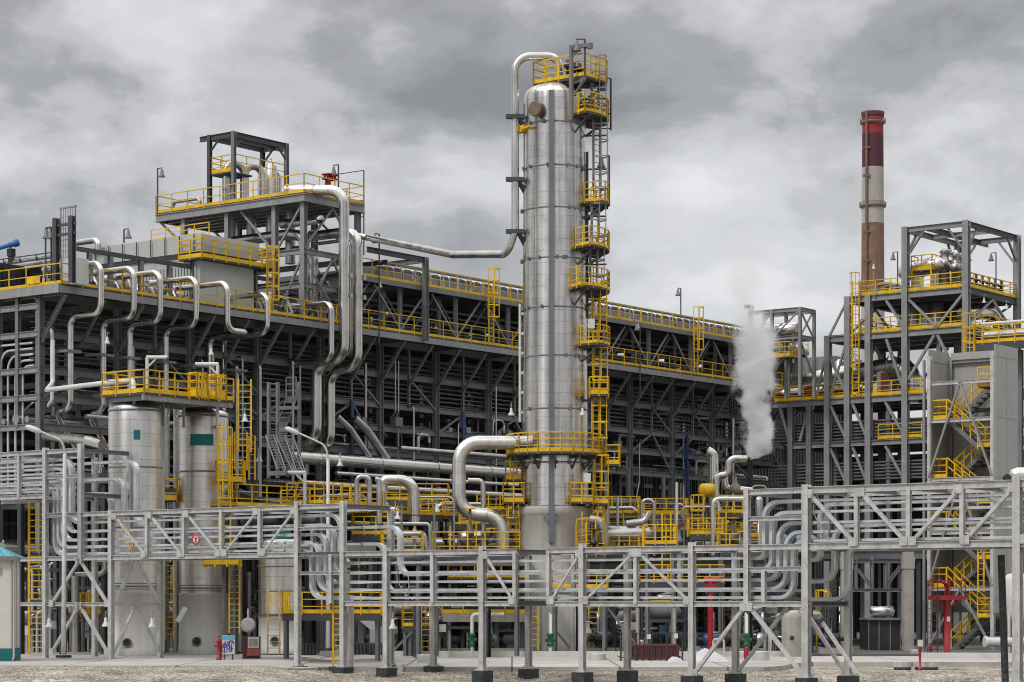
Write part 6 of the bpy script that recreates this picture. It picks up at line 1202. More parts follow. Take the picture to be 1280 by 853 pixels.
def right_backdrop():  # dark backdrop added to fill bright gaps under the right structure
    p, q = rp(950, 0)+U*11, rp(1290, 0)+U*11; t = thing('dark_backdrop', 'dark profiled backdrop wall added to darken the lower storeys of the right structure', 'wall', p)
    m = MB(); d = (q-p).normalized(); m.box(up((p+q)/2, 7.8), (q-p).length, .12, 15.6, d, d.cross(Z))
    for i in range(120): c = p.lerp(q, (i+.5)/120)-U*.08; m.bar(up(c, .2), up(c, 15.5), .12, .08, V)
    obj('sheet', m, M['dark'], t); m = MB(); [m.bar(up(p, z)-U*.16, up(q, z)-U*.16, .16, .2) for z in (3, 7, 11.6, 15.4)]; obj('sheeting_rail', m, M['steel_dark'], t)
right_backdrop()
def mid_frame():
    # small square frame with a drum, left of the right structure
    pc = P(1000, 384, 186); a0, b0 = pc.dot(U), pc.dot(V); b1 = b_at(937, a0); bm = b_at(965, a0); a1 = a_at(1017.5, b0); zt = pc.z; zl = 19.75; zm = zpx(421, 186)
    t = thing('drum_frame', 'small square steel frame holding a drum, behind the white steam', 'frame', AB(a0, b0, zl))
    for a, b in ((a0, b0), (a1, b0), (a0, bm), (a1, bm), (a0, b1), (a1, b1)): mem(t, 'post', AB(a, b, zl), AB(a, b, zt), .24, .24, M['steel_light'], side=V)
    for z in (zt-.15, zm): 
        for p, q in (((a0, b0), (a0, b1)), ((a0, b0), (a1, b0)), ((a1, b0), (a1, b1)), ((a0, bm), (a1, bm))): mem(t, 'beam', AB(*p, z), AB(*q, z), .2, .3, M['steel_light'])
    for p, q in (((a0, bm, zm), (a0, b0, zt-.2)), ((a1, b0, zm), (a0, b0, zt-.2)), ((a0, b1, zm), (a0, bm, zt-.2)), ((a0, b0, zm-.2), (a1, b0, zl+1.5)), ((a1, b0, zt), (a0, b0, zm)), ((a0, bm, zl+2), (a0, b0, zm-.2))): mem(t, 'brace', AB(*p), AB(*q), .12, .12, M['steel_light'], 'bar')
    c = AB(a0+1, b0+.7, zm+.75); m = MB(); m.lathe(c, [(.1, -.15), (.5, 0), (.62, .1), (.62, 3.2), (.3, 3.5)], 24, V); m.boxz(c+V*1, .5, .4, zm, zm+.4); m.boxz(c+V*2.6, .5, .4, zm, zm+.4); solo('horizontal_drum', m, M['clad'], 'silver horizontal drum inside the small square frame behind the steam', 'drum')
    for i in range(4): c = AB(a0+.6, b0+1+i*.8, zm-2); m = MB(); m.tube([c, c+Z*1.9], .13, 10); solo('drop_pipe', m, M['clad_dull'], 'short pipe under the drum in the small square frame', 'pipe', 'short pipes under the framed drum')
    z = zpx(445, 186); p, q = AB(a0-.3, b_at(990, a0), z), AB(a0-.3, b1, z); t2 = thing('access_platform', 'yellow-railed landing under the framed drum beside the steam', 'platform', p); m = MB(); railing(m, [p+U*1.5, p, q], 1.2, .9, .07, .3); obj('railing', m, M['yellow'], t2); m = MB(); m.box((p+q)/2+U*.7-Z*.06, 1.6, (p-q).length, .1); obj('deck', m, M['grate'], t2); mem(t2, 'post', up(p, zl)+V*.5+U*.6, p+V*.5+U*.6-Z*.1, .2, .2, M['steel'])
    m = MB(); c = AB(a1+1, b0-1.5, 0); m.boxz(AB(a0+13, b_at(1010, a0+13), 0), 5, 8, 21.6, 24.0); [m.boxz(AB(a0+10.45, b_at(1010, a0+13)-3.8+i*.76, 0), .12, .14, 21.6, 23.9) for i in range(11)]; solo('cooler_housing', m, M['steel_light'], 'grey sheet housing between the framed drum and the right structure', 'housing')
    # steam and its vents
    m = MB(); g = P(938, 480, 192); e = P(939, 384, 192); m.tube(fillet([up(g, 21.3), up(e, e.z+.2), up(e, e.z+.2)-V3((.6, 0, .1))], .4, 8), .24, 18); solo('gooseneck_vent', m, M['clad'], 'white gooseneck vent rising behind the steam cloud', 'vent')
    Y = 128
    simple_pipe('steam_vent', [P(*q) for q in ((895, 655, Y), (895, 594.5, Y), (910, 594.5, Y), (910, 573, Y), (934, 573.5, Y))], .19, 'silver vent pipe with steam blowing from its open end', .5, 'clad')
    simple_pipe('pipe', [P(*q) for q in ((884, 564, Y+.5), (892, 568, Y+.5), (892.5, 640, Y+.5))], .27, 'silver standpipe with hooked top left of the steam vent', .5, 'clad')
    simple_pipe('pipe', [P(*q) for q in ((905, 596, Y+1), (907, 612, Y+1), (922, 612, Y+1), (940, 614, Y+1))], .2, 'short S-bend pipe right of the steam vent foot', .4, 'clad')
    m = MB(); c = P(919, 610, Y+.4); m.lathe(c, [(.1, -.3), (.28, -.2), (.3, .1), (.12, .3), (.08, .7), (.16, .75), (.16, .82)], 14); solo('valve', m, M['conc_old'], 'brownish control valve beside the steam vent', 'valve')
def steam():
    Y = 128; s = Y/F
    path = [(934, 574, 4, 5), (944, 569, 13, 8), (951, 556, 19, 10), (951, 535, 21, 10), (947, 512, 22, 10), (941, 490, 24, 11), (941, 468, 26, 12), (944, 447, 28, 13), (946, 425, 29, 14), (942, 404, 26, 13), (936, 384, 22, 12), (932, 360, 26, 14), (930, 330, 30, 16), (934, 304, 30, 14), (938, 286, 14, 6)]
    m = MB(); rn = random.Random(12); n = 28; vs = []; pts = []
    for i in range(len(path)-1):
        for k in range(4): f = k/4; pts.append(tuple(path[i][j]*(1-f)+path[i+1][j]*f for j in range(4)))
    pts.append(path[-1])
    from mathutils import noise
    for px, py, w, d in pts:
        c = P(px, py, Y)
        for k in range(n):
            q = 2*math.pi*k/n; e = V3((math.cos(q), math.sin(q), 0)); r = w*s*1.75*(1+.25*noise.noise(c*.55+e*1.1)+.12*noise.noise(c*1.6+e*3))
            vs.append(c+e*max(.1, r)+Z*(.25*noise.noise(c*.9+e*2+V3((7, 0, 0)))))
    L_ = len(pts); m.add(vs, [(n*i+k, n*i+(k+1) % n, n*i+n+(k+1) % n, n*i+n+k) for i in range(L_-1) for k in range(n)], True); m.add([vs[k] for k in range(n)], [tuple(range(n))]); m.add(vs[-n:], [tuple(range(n))])
    mt = bpy.data.materials.new('steam'); mt.use_nodes = True; nt = mt.node_tree; nt.nodes.remove(nt.nodes['Principled BSDF']); L = nt.links; out = nt.nodes['Material Output']
    pv = N(nt, 'ShaderNodeVolumePrincipled'); pv.inputs['Color'].default_value = (.95, .95, .96, 1); pv.inputs['Anisotropy'].default_value = .2
    pos = N(nt, 'ShaderNodeNewGeometry').outputs['Position']; sp = N(nt, 'ShaderNodeSeparateXYZ'); L.new(pos, sp.inputs[0])
    n1 = N(nt, 'ShaderNodeTexNoise'); n1.inputs['Scale'].default_value = .62; n1.inputs['Detail'].default_value = 6; n1.inputs['Roughness'].default_value = .68; L.new(pos, n1.inputs['Vector'])
    r1 = N(nt, 'ShaderNodeMapRange'); r1.inputs[1].default_value = .40; r1.inputs[2].default_value = .62; L.new(n1.outputs['Fac'], r1.inputs[0])
    hz = N(nt, 'ShaderNodeMapRange'); hz.inputs[1].default_value = zpx(390, Y); hz.inputs[2].default_value = zpx(365, Y); hz.inputs[3].default_value = zpx(380, Y); 
    fc = N(nt, 'ShaderNodeFloatCurve'); 
    zr = N(nt, 'ShaderNodeMapRange'); zr.inputs[1].default_value = zpx(575, Y); zr.inputs[2].default_value = zpx(286, Y); L.new(sp.outputs[2], zr.inputs[0])
    cu = fc.mapping.curves[0]; cu.points[0].location = (0, 1); cu.points[1].location = (1, 0)
    for x, y in ((.15, .8), (.42, .55), (.56, .3), (.66, .13), (.85, .06)): cu.points.new(x, y)
    fc.mapping.update(); L.new(zr.outputs[0], fc.inputs['Value'])
    mu = N(nt, 'ShaderNodeMath', operation='MULTIPLY'); L.new(r1.outputs[0], mu.inputs[0]); L.new(fc.outputs[0], mu.inputs[1])
    dist = N(nt, 'ShaderNodeVectorMath', operation='DISTANCE'); cc = N(nt, 'ShaderNodeCombineXYZ'); L.new(sp.outputs[2], cc.inputs[2]); cc.inputs[1].default_value = Y
    fx = N(nt, 'ShaderNodeFloatCurve'); fw = N(nt, 'ShaderNodeFloatCurve')
    for node, col in ((fx, 0), (fw, 1)):
        pts_ = [((573-py)/287, (px-920)/40 if col == 0 else w/40) for px, py, w, d in path[1:-1]]; c_ = node.mapping.curves[0]
        c_.points[0].location = (0, .3 if col == 0 else .12); c_.points[1].location = (1, .45)
        for x_, y_ in pts_: c_.points.new(max(.001, x_), y_)
        node.mapping.update(); L.new(zr.outputs[0], node.inputs['Value'])
    xx = N(nt, 'ShaderNodeMath', operation='MULTIPLY_ADD'); L.new(fx.outputs[0], xx.inputs[0]); xx.inputs[1].default_value = 40*s; xx.inputs[2].default_value = 280*s; L.new(xx.outputs[0], cc.inputs[0])
    L.new(pos, dist.inputs[0]); L.new(cc.outputs[0], dist.inputs[1])
    dv = N(nt, 'ShaderNodeMath', operation='DIVIDE'); L.new(dist.outputs['Value'], dv.inputs[0]); ww = N(nt, 'ShaderNodeMath', operation='MULTIPLY'); L.new(fw.outputs[0], ww.inputs[0]); ww.inputs[1].default_value = 56*s; L.new(ww.outputs[0], dv.inputs[1])
    fo = N(nt, 'ShaderNodeMapRange'); fo.interpolation_type = 'SMOOTHSTEP'; fo.inputs[1].default_value = 1.12; fo.inputs[2].default_value = .15; L.new(dv.outputs[0], fo.inputs[0])
    # ragged edge: noise threshold rises towards the rim
    th = N(nt, 'ShaderNodeMapRange'); th.inputs[1].default_value = .2; th.inputs[2].default_value = 1.1; th.inputs[3].default_value = .34; th.inputs[4].default_value = .64; L.new(dv.outputs[0], th.inputs[0])
    L.new(th.outputs[0], r1.inputs[1]); ta = N(nt, 'ShaderNodeMath', operation='ADD'); ta.inputs[1].default_value = .09; L.new(th.outputs[0], ta.inputs[0]); L.new(ta.outputs[0], r1.inputs[2])
    mf = N(nt, 'ShaderNodeMath', operation='MULTIPLY'); L.new(mu.outputs[0], mf.inputs[0]); L.new(fo.outputs[0], mf.inputs[1]); mu = mf
    m2 = N(nt, 'ShaderNodeMath', operation='MULTIPLY'); m2.inputs[1].default_value = STEAM_D; L.new(mu.outputs[0], m2.inputs[0]); L.new(m2.outputs[0], pv.inputs['Density']); L.new(pv.outputs[0], out.inputs['Volume'])
    nt.nodes.remove(hz)
    mt.cycles.volume_step_rate = .5 if hasattr(mt, 'cycles') and hasattr(mt.cycles, 'volume_step_rate') else 1
    o = obj('steam_cloud', m, mt); tag(o, 'white steam plume rising in front of the dark rack, thinning into grey above', 'steam'); o['kind'] = 'stuff'
STEAM_D = 5.4
mid_frame(); steam()
# ---------------------------------------------------------------- stair tower with wind panels
def stair_tower():
    pc = P(1241, 816, 123); a0 = pc.dot(U); b0 = pc.dot(V); b1 = b_at(1162, a0); D = 2.6; zt = zpx(440, 123); L = M['steel_light']
    t = thing('stair_tower', 'grey panelled stair tower with yellow handrails behind the right bridge', 'stair tower', AB(a0, b0, .3))
    for b in (b0, b1): mem(t, 'column', AB(a0, b, .3), AB(a0, b, zt), .2, .22, M['galv'], side=V); mem(t, 'column', AB(a0+D, b, .3), AB(a0+D, b, zt), .2, .22, L, side=V)
    mem(t, 'column', AB(a0-.1, b1+.28, .3), AB(a0-.1, b1+.28, zt-.2), .12, .14, L, side=V)
    for nm, p, q in (('back_panel', AB(a0+D+.15, b0-.1, 0), AB(a0+D+.15, b1+.1, 0)), ('side_panel', AB(a0-.1, b0-.16, 0), AB(a0+D+.1, b0-.16, 0)), ('side_panel', AB(a0+.2, b1+.16, 0), AB(a0+D, b1+.16, 0))):
        m = MB(); d = (q-p); c = (p+q)/2; x = d.normalized(); m.box(up(c, (zt+2)/2+.4), d.length, .06, zt-2, x, x.cross(Z)); 
        for k in range(5): z = 3.2+k*3.25; m.bar(up(p, z), up(q, z), .11, .05)
        for k in range(1, max(2, int(d.length/1.1))): c = p+d*(k/max(2, int(d.length/1.1))); m.bar(up(c, 2.1), up(c, zt+.3), .04, .085, x)
        obj(nm, m, M['panel'], t)
    for k in range(6):
        z = 1.2+k*3.1
        if z < zt: m = MB(); m.bar(AB(a0+D+.08, b0, z), AB(a0+D+.08, b1, z), .08, .16); obj('sheeting_rail', m, M['steel_dark'], t)
    mem(t, 'beam', AB(a0+D, b0, zt-.1), AB(a0+D, b1, zt-.1), .2, .2, L)
    zL = [3.8, 6.85, 9.75, 12.95]; zR = [2.15, 5.3, 8.3, 11.35, 14.6]
    w = b1-b0; la = .95
    for z in zL+[15.0]: mem(t, 'beam', AB(a0, b0, z-.1), AB(a0, b1, z-.1), .14, .2, M['galv'])
    bL, bR = b1-la, b0+la
    def landing(z, ba, bb_, side): m = MB(); m.box(AB(a0+D/2, (ba+bb_)/2, z), D-.3, abs(ba-bb_), .1); obj('landing', m, M['grate'], t); m = MB(); e = ba if side > 0 else bb_; o = b1 if side > 0 else b0; i = bL if side > 0 else bR; railing(m, [AB(a0+.15, i, z), AB(a0+.15, o+(-.12 if side > 0 else .12), z), AB(a0+D-.15, o+(-.12 if side > 0 else .12), z)], 1.05, .7, .06, .22); obj('landing_railing', m, M['yellow'], t)
    for z in zL: landing(z, bL, b1, 1)
    for z in zR: landing(z, b0, bR, -1)
    def flight(p, q, a):
        m = MB(); n = max(6, int(abs(q[1]-p[1])/.22)); wd = .85
        for s in (-wd/2, wd/2): m.bar(AB(a+s, p[0], p[1]), AB(a+s, q[0], q[1]), .05, .24, U)
        for i in range(1, n): f = i/n; m.box(AB(a, p[0]+(q[0]-p[0])*f, p[1]+(q[1]-p[1])*f), wd, .26, .04)
        f = obj('stair_flight', m, M['steel'], t); m = MB()
        for s in (-wd/2, wd/2): 
            A, B = AB(a+s, p[0], p[1]+.1), AB(a+s, q[0], q[1]+.1)
            for z in (1.0, .55): m.bar(A+Z*z, B+Z*z, .06)
            for i in range(5): c = A.lerp(B, i/4); m.bar(c, c+Z*1.0, .06)
        obj('handrail', m, M['yellow'], f)
    prev = (bL+.3, .3)
    seq = [(bR, zR[0]), (bL, zL[0]), (bR, zR[1]), (bL, zL[1]), (bR, zR[2]), (bL, zL[2]), (bR, zR[3]), (bL, zL[3]), (bR, zR[4])]
    for i, q in enumerate(seq): flight(prev, q, a0+.65 if i % 2 else a0+1.75); prev = q
    for z0, z1 in ((9.8, 14.9), (3.9, 9.6), (.5, 3.7)): mid = (b0+b1)/2; mem(t, 'brace', AB(a0-.12, b1, z0), AB(a0-.12, mid, z1), .11, .11, L, 'bar'); mem(t, 'brace', AB(a0-.12, mid, z1), AB(a0-.12, b0, z0), .11, .11, L, 'bar')
    # red fire-fighting platform in front
    Y = 116; c = P(1184, 816, Y); c.z = .3; zp = zpx(747, Y); t = thing('fire_platform', 'bright red fire monitor platform on a red column by the stair tower', 'platform', c); X1, Y1 = V3((1, 0, 0)), V3((0, 1, 0))
    m = MB(); m.lathe(c, [(.3, 0), (.3, .08), (.17, .1), (.17, zp-.5), (.3, zp-.3)], 18); obj('column', m, M['red'], t); m = MB(); m.boxz(c-X1*.0, 1.7, 1.2, zp-.12, zp, X1, Y1); 
    m.bar(c+Z*(zp-.9), c+Z*(zp-.35)+X1*.7, .1); m.bar(c+Z*(zp-.9), c+Z*(zp-.35)-X1*.7, .1); obj('deck', m, M['red'], t); m = MB(); q = up(c, zp); railing(m, [q-X1*.82-Y1*.55, q+X1*.82-Y1*.55, q+X1*.82+Y1*.55, q-X1*.82+Y1*.55, q-X1*.82-Y1*.55], .85, .75, .035, .1, mid=1); obj('railing', m, M['red'], t)
    m = MB(); ladder(m, c-X1*.85-Y1*.65, up(c, zp+.9)-X1*.85-Y1*.65, X1, .5, None, .045, .28); m.bar(c-X1*.5, up(c, zp)-X1*.5, .05); obj('ladder', m, M['burgundy'], t); m = MB(); m.lathe(up(c, zp), [(.08, 0), (.08, .5), (.16, .55), (.16, .75)], 12); m.lathe(up(c, zp+.65), [(.07, 0), (.06, .6), (.09, .75)], 10, (-X1-Y1+Z*.4).normalized()); obj('nozzle', m, M['red'], t)
    m = MB(); m.boxz(c-Y1*.2+X1*.02, .16, .03, 2.0, 2.25, X1, Y1); obj('plate', m, M['white'], t)
stair_tower()
# ---------------------------------------------------------------- plant between the bridges and the rack
X1, Y1 = V3((1, 0, 0)), V3((0, 1, 0))
def gallery(px0, px1, ytoe, Y, label, h=1.05, depth=1.8, along=None, name='gallery', rail=1.1, legs=True, toe=.22):
    """railed platform; along U, V or across the picture"""
    d = along or X1; p = P(px0, ytoe, Y)
    if along is None: q = P(px1, ytoe, Y)
    elif along is U: b = p.dot(V); q = up(AB(a_at(px1, b), b), p.z)
    else: a = p.dot(U); q = up(AB(a, b_at(px1, a)), p.z)
    n = Z.cross((q-p).normalized())
    if n.y < 0: n = -n
    t = thing(name, label, 'platform', p); w = (q-p).length; xa = (q-p).normalized()
    m = MB(); m.box((p+q)/2+n*(depth/2)-Z*.05, w, depth, .1, xa, n); obj('deck', m, M['grate'], t)
    mem(t, 'edge_beam', p-Z*.2, q-Z*.2, .1, .26, M['steel_dark'], 'bar'); mem(t, 'edge_beam', p+n*depth-Z*.2, q+n*depth-Z*.2, .1, .26, M['steel_dark'], 'bar')
    m = MB(); railing(m, [p+n*depth, p, q, q+n*depth], h, rail, .05, toe*.8); obj('railing', m, M['yellow'], t)
    if legs:
        k = max(2, int(w/4)+1)
        for i in range(k): c = (p+xa*.15).lerp(q-xa*.15, i/(k-1))+n*.25; mem(t, 'leg', up(c, .35), c-Z*.15, .18, .18, M['steel'], side=V)
    return t
gallery(296, 405, 632, 111, 'yellow gallery over the low tank, right of the caged ladder', along=U, depth=3)
gallery(405, 472, 629, 113.5, 'yellow gallery behind the cable bends, beside the street lamp', along=U, depth=2.5, rail=.7)
gallery(478, 572, 641, 117, 'long yellow gallery left of the S-shaped silver pipe', along=U, depth=3)
gallery(476, 527, 691, 107, 'low yellow gallery just behind the right end of the cable bends', h=1.0, depth=2)
gallery(541, 650, 692, 112, 'yellow gallery at the foot of the S-shaped silver pipe', h=1.05, along=None, depth=4, rail=.9)
gallery(353, 476, 767, 103, 'yellow gallery under the left bridge near the front ladder', h=.95, depth=3, rail=.9)
gallery(756, 802, 661, 123, 'yellow gallery immediately right of the column skirt', h=.95, depth=3, rail=.8)
gallery(806, 846, 680, 113, 'small yellow gallery over the middle bridge, right of the column', h=.95, depth=2, rail=.6)
gallery(800, 862, 663, 127, 'yellow gallery behind the braces right of the column', h=.9, depth=2.5, rail=.7)
gallery(898, 938, 641, 126, 'yellow gallery in front of the steam vent', h=.95, depth=2.5, rail=.5)
gallery(876, 930, 664, 131, 'low yellow gallery deep behind the vent pipes', h=.5, depth=2, rail=.5)
gallery(722, 756, 695, 118, 'yellow cage of rails at the right of the column skirt', h=1.9, depth=1.6, rail=.45, toe=0)
gallery(938, 965, 672, 121, 'yellow cage behind the right cable bends', h=.9, depth=1.5, rail=.5)
gallery(503, 517, 783, 112, 'small yellow landing between the front posts left of the slab', h=1.0, depth=1.2, rail=.5)
gallery(523, 541, 783, 113, 'small yellow cage landing left of the long concrete slab', h=1.0, depth=1.2, rail=.35)
gallery(810, 842, 764, 118, 'yellow landing above the burgundy container', h=.55, depth=1.5, rail=.4)
gallery(620, 655, 680, 121, 'yellow landing under the left flank of the column', h=1.5, depth=1.5, rail=.4, toe=0)
gallery(480, 560, 625, 128, 'dim yellow gallery deep behind the bent silver pipe', h=.9, depth=2, rail=1.)
gallery(596, 640, 637, 132, 'dim yellow gallery deep behind the S-shaped pipe', h=.9, depth=2, rail=.8)
gallery(742, 800, 641, 128, 'upper yellow gallery close to the right side of the column', h=.9, depth=2, rail=.55)
gallery(806, 860, 642, 131, 'upper yellow gallery between the column and the yellow drum ladder', h=.85, depth=2, rail=.6)
gallery(862, 905, 668, 121, 'yellow gallery just behind the yellow drum ladder', h=.85, depth=1.5, rail=.5)
gallery(900, 962, 688, 118, 'low yellow gallery behind the post of the right bridge', h=.85, depth=1.5, rail=.55)
gallery(748, 800, 690, 119, 'low yellow gallery behind the middle bridge, right of the skirt', h=.85, depth=1.5, rail=.5)
gallery(560, 622, 655, 124, 'yellow gallery partly hidden inside the S-shaped silver pipe', h=.9, depth=1.5, rail=.6)
gallery(440, 500, 668, 116, 'yellow gallery glimpsed behind the cable bends', h=.9, depth=1.5, rail=.6)
gallery(690, 760, 735, 113.5, 'yellow gallery seen through the middle bridge by the skirt', h=.9, depth=1.2, rail=.6)
gallery(560, 660, 722, 117, 'yellow gallery seen through the middle bridge left of the skirt', h=.9, depth=1.2, rail=.7)
gallery(800, 905, 728, 118, 'yellow gallery seen through the middle bridge far right of the skirt', h=.9, depth=1.2, rail=.7)
for px, y0, y1, Y, lb, w, cg in ((726, 735, 655, 118.5, 'yellow cage ladder climbing beside the skirt behind the middle bridge', .5, False), (833, 728, 642, 119, 'yellow ladder between the two galleries right of the column', .45, False), (590, 722, 655, 119, 'yellow ladder inside the bend of the S-shaped pipe', .45, False), (532, 816, 758, 112.8, 'yellow ladder left of the long concrete slab', .42, False), (668, 814, 757, 113.5, 'narrow yellow ladder at the right end of the concrete slab', .36, False), (342, 818, 733, 106, 'yellow ladder at the left end of the low gallery', .55, False), (872, 690, 624, 124, 'yellow ladder under the yellow drum left of the steam vent', .62, True), (946, 700, 640, 119.5, 'yellow ladder behind the left cable bends of the right bridge', .7, False), (1028, 812, 740, 118, 'yellow ladder beyond the front post near the concrete column', .6, True), (742, 815, 758, 116, 'yellow ladder and rail at the right of the skirt foot', .5, False), (636, 690, 640, 122, 'caged ladder low on the left of the column', .7, True), (737, 690, 640, 119, 'caged ladder low on the right of the column', .8, True), (903, 690, 640, 125, 'yellow ladder below the gallery at the steam vent', .4, False), (1226, 740, 690, 118, 'yellow ladder at the right edge by the white upright vessel', .3, False)):
    ylad('ladder', px, y0, y1, Y, lb, w, cg)
m = MB(); c = P(877, 613, 125); m.lathe(c, [(.1, -.02), (.36, 0), (.38, .35), (.36, .7), (.1, .72)], 20, X1*.9+Y1*.43); solo('yellow_drum', m, M['yellow'], 'small yellow drum on top of the ladder left of the steam vent', 'drum')
# bent silver pipes in the middle
def sp(pts, r, lb, mt='clad', R=.5, g=None, fl=()): return simple_pipe('pipe', [P(*q) for q in pts], r, lb, R, mt, group=g, n=14, k=7)
sp([(478, 615, 118), (478, 600.5, 118), (518, 600.5, 118), (518, 655, 118)], .29, 'medium silver pipe bending down left of the S-shaped pipe', R=.75)
sp([(478, 602, 119), (478, 640, 119)], .22, 'short silver drop at the near end of the bent silver pipe')
sp([(585, 601, 121), (604, 601, 121), (604, 690, 121)], .14, 'thin silver pipe with square bend inside the S-shaped pipe', R=.3)
sp([(446, 640, 114), (446, 595.5, 114), (462, 597, 114), (462, 640, 114)], .12, 'white hooped pipe at the left end of the long gallery', 'clad_dull', R=.25)
sp([(474, 655, 112), (474, 600, 112), (469, 599, 112)], .13, 'pale standpipe with tight crook before the long gallery', 'clad_dull', R=.2)
sp([(490, 655, 113), (537, 655, 113), (538, 690, 113)], .09, 'thin pale pipe running level then down at the middle left', 'clad_dull', R=.2)
sp([(490, 668, 112), (530, 667, 112), (534, 690, 112)], .11, 'second thin pale pipe just below it at the middle left', 'clad_dull', R=.2)
sp([(737, 650, 118.5), (750, 652, 118.5), (755, 668, 118.5), (755, 680, 118.5)], .26, 'white elbow pipe emerging right of the column skirt', 'clad_dull', R=.8)
sp([(783, 655, 119), (806, 652, 119), (812, 640, 119)], .18, 'pale pipe elbow behind the yellow gallery right of the column', 'clad_dull', R=.4)
sp([(758, 636, 124), (790, 635, 124), (796, 640, 124)], .1, 'thin bright pipe above the gallery right of the column', 'clad_dull', R=.2)
sp([(772, 700, 122), (772, 620, 122)], .08, 'thin upright pipe right of the column skirt', 'galv')
sp([(805, 690, 119), (805, 642, 119)], .07, 'thin pale riser at the gallery right of the column', 'galv')
sp([(846, 690, 119), (846, 603, 119)], .07, 'thin bright riser beside the braces right of the column', 'galv')
sp([(458, 640, 116), (458, 470, 150)], .0001, '', 'galv') if False else None
sp([(462, 690, 96.5), (462, 620, 96.5)], .0001, '', 'galv') if False else None
for i, (px, y0, y1, Y) in enumerate(((502, 690, 630, 112), (543, 690, 633, 111), (324, 600, 560, 109))): sp([(px, y0, Y), (px, y1, Y)], .05, ['slim grey pole carrying a lamp before the long gallery', 'slim grey pole right of the bent silver pipe', 'slim grey pole below the access ladders'][i], 'steel')
# grey access ladders (cable ladders) descending beside the tanks
t = thing('cable_ladder', 'grey ladder-type cable trays zigzagging down right of the tank platform', 'cable ladder', P(340, 560, 126))
def lt(pts, w=.55, nm='ladder_tray'):
    m = MB(); pts = fillet([P(*q) for q in pts], .8, 6)
    for s in (-w/2, w/2): m.rib([p+X1*s for p in pts], .05, .14, X1)
    for p, q in zip(pts, pts[1:]):
        L = (q-p).length; n = max(1, int(L/.3))
        for i in range(n): c = p.lerp(q, i/n); m.bar(c-X1*(w/2), c+X1*(w/2), .06)
    obj(nm, m, M['steel'], t)
lt([(343, 480, 128), (343, 548, 128), (362, 590, 124)]); lt([(364, 472, 127), (364, 500, 127), (352, 532, 127), (352, 548, 127), (372, 590, 124)]); lt([(337, 545, 127), (352, 588, 124)], .45); lt([(361, 545, 126.5), (376, 590, 124)], .45)
m = MB(); m.bar(P(336, 592, 124), P(385, 591, 124), .3, .25)
for y in (510, 537): m.bar(P(349, y, 126.6), P(374, y, 126.6), .12, .2)
for px in (336, 347, 374): m.bar(P(px, 478, 127.5), P(px, 598, 127.5), .16)
obj('support_frame', m, M['steel'], t)
# concrete table with pumps below
c0, c1 = P(553, 776, 114), P(657, 776, 114); t = thing('concrete_table', 'long stained concrete table with a yellow kickboard behind the front bridge', 'concrete table', c0); zt = zpx(767, 114)
m = MB(); m.boxz((c0+c1)/2+Y1*3, (c1-c0).length, 6, zt-.42, zt, X1, Y1); obj('slab', m, M['conc_old'], t)
for i in range(4):
    for y in (.5, 5.5): c = c0.lerp(c1, (i+.12)/3.25)+Y1*y; m = MB(); m.boxz(c, .24, .24, .3, zt-.42, X1, Y1); obj('leg', m, M['steel_dark'], t)
m = MB(); railing(m, [up(c0, zt), up(c1, zt)], .55, 1.1, .055, .2, mid=0); obj('railing', m, M['yellow'], t)
m = MB(); m.boxz((c0+c1)/2+Y1*2, (c1-c0).length*.8, 3, zt+.25, zt+.35, X1, Y1); solo('steel_plate_pack', m, M['tarp'], 'pale wrapped plates lying on the concrete table', 'plates')
# service deck that shades the pump rows
def service(px0, px1, Y0, Y1_, z, lb):
    a, b = P(px0, 750, Y0), P(px1, 750, Y0); t = thing('service_deck', lb, 'deck', up(a, z)); w = b.x-a.x
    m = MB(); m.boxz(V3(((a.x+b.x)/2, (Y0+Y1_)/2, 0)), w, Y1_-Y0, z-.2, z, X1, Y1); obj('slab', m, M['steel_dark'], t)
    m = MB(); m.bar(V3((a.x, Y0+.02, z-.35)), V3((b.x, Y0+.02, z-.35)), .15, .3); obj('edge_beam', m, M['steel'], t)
    k = max(2, int(w/4.5))
    for i in range(k+1):
        for y in (Y0+.2, (Y0+Y1_)/2, Y1_-.2): mem(t, 'column', V3((a.x+.2+(w-.4)*i/k, y, .3)), V3((a.x+.2+(w-.4)*i/k, y, z-.2)), .26, .26, M['steel_dark'], side=V)
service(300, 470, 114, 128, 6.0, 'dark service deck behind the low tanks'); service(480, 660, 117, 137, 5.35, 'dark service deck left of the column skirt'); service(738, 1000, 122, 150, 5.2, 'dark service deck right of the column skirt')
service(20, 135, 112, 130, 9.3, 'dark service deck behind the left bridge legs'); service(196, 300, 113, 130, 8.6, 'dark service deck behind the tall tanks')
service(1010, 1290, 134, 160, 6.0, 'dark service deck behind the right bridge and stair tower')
# pumps, drums and skids in the shade
rn = random.Random(17)
def pump(p, label, g):
    t = thing('pump', label, 'pump', p, g); k = rn.choice([-1, 1]); m = MB(); m.boxz(p, 1.7, .8, p.z, p.z+.28, X1, Y1); obj('base', m, M['conc_old'], t)
    c = p+Z*.72-X1*.6*k; ax = X1*k; m = MB(); m.lathe(c, [(.2, -.1), (.3, 0), (.3, .75), (.22, .8), (.1, .85), (.1, 1.1)], 16, ax); m.boxz(c+ax*.35, .5, .4, p.z+.25, p.z+.6, X1, Y1); obj('motor', m, M[rn.choice(['dark', 'dark', 'dark', 'steel_dark', 'blue'])], t)
    m = MB(); q = p+Z*.72+ax*.6; m.lathe(q, [(.3, -.1), (.36, 0), (.36, .18), (.2, .25)], 16, ax); m.tube(fillet([q+ax*.2, q+ax*.2+Z*1.3, q+ax*.2+Z*1.3+Y1*1.5], .3, 5), .1, 10); obj('casing', m, M[rn.choice(['steel', 'clad_dull', 'dark'])], t)
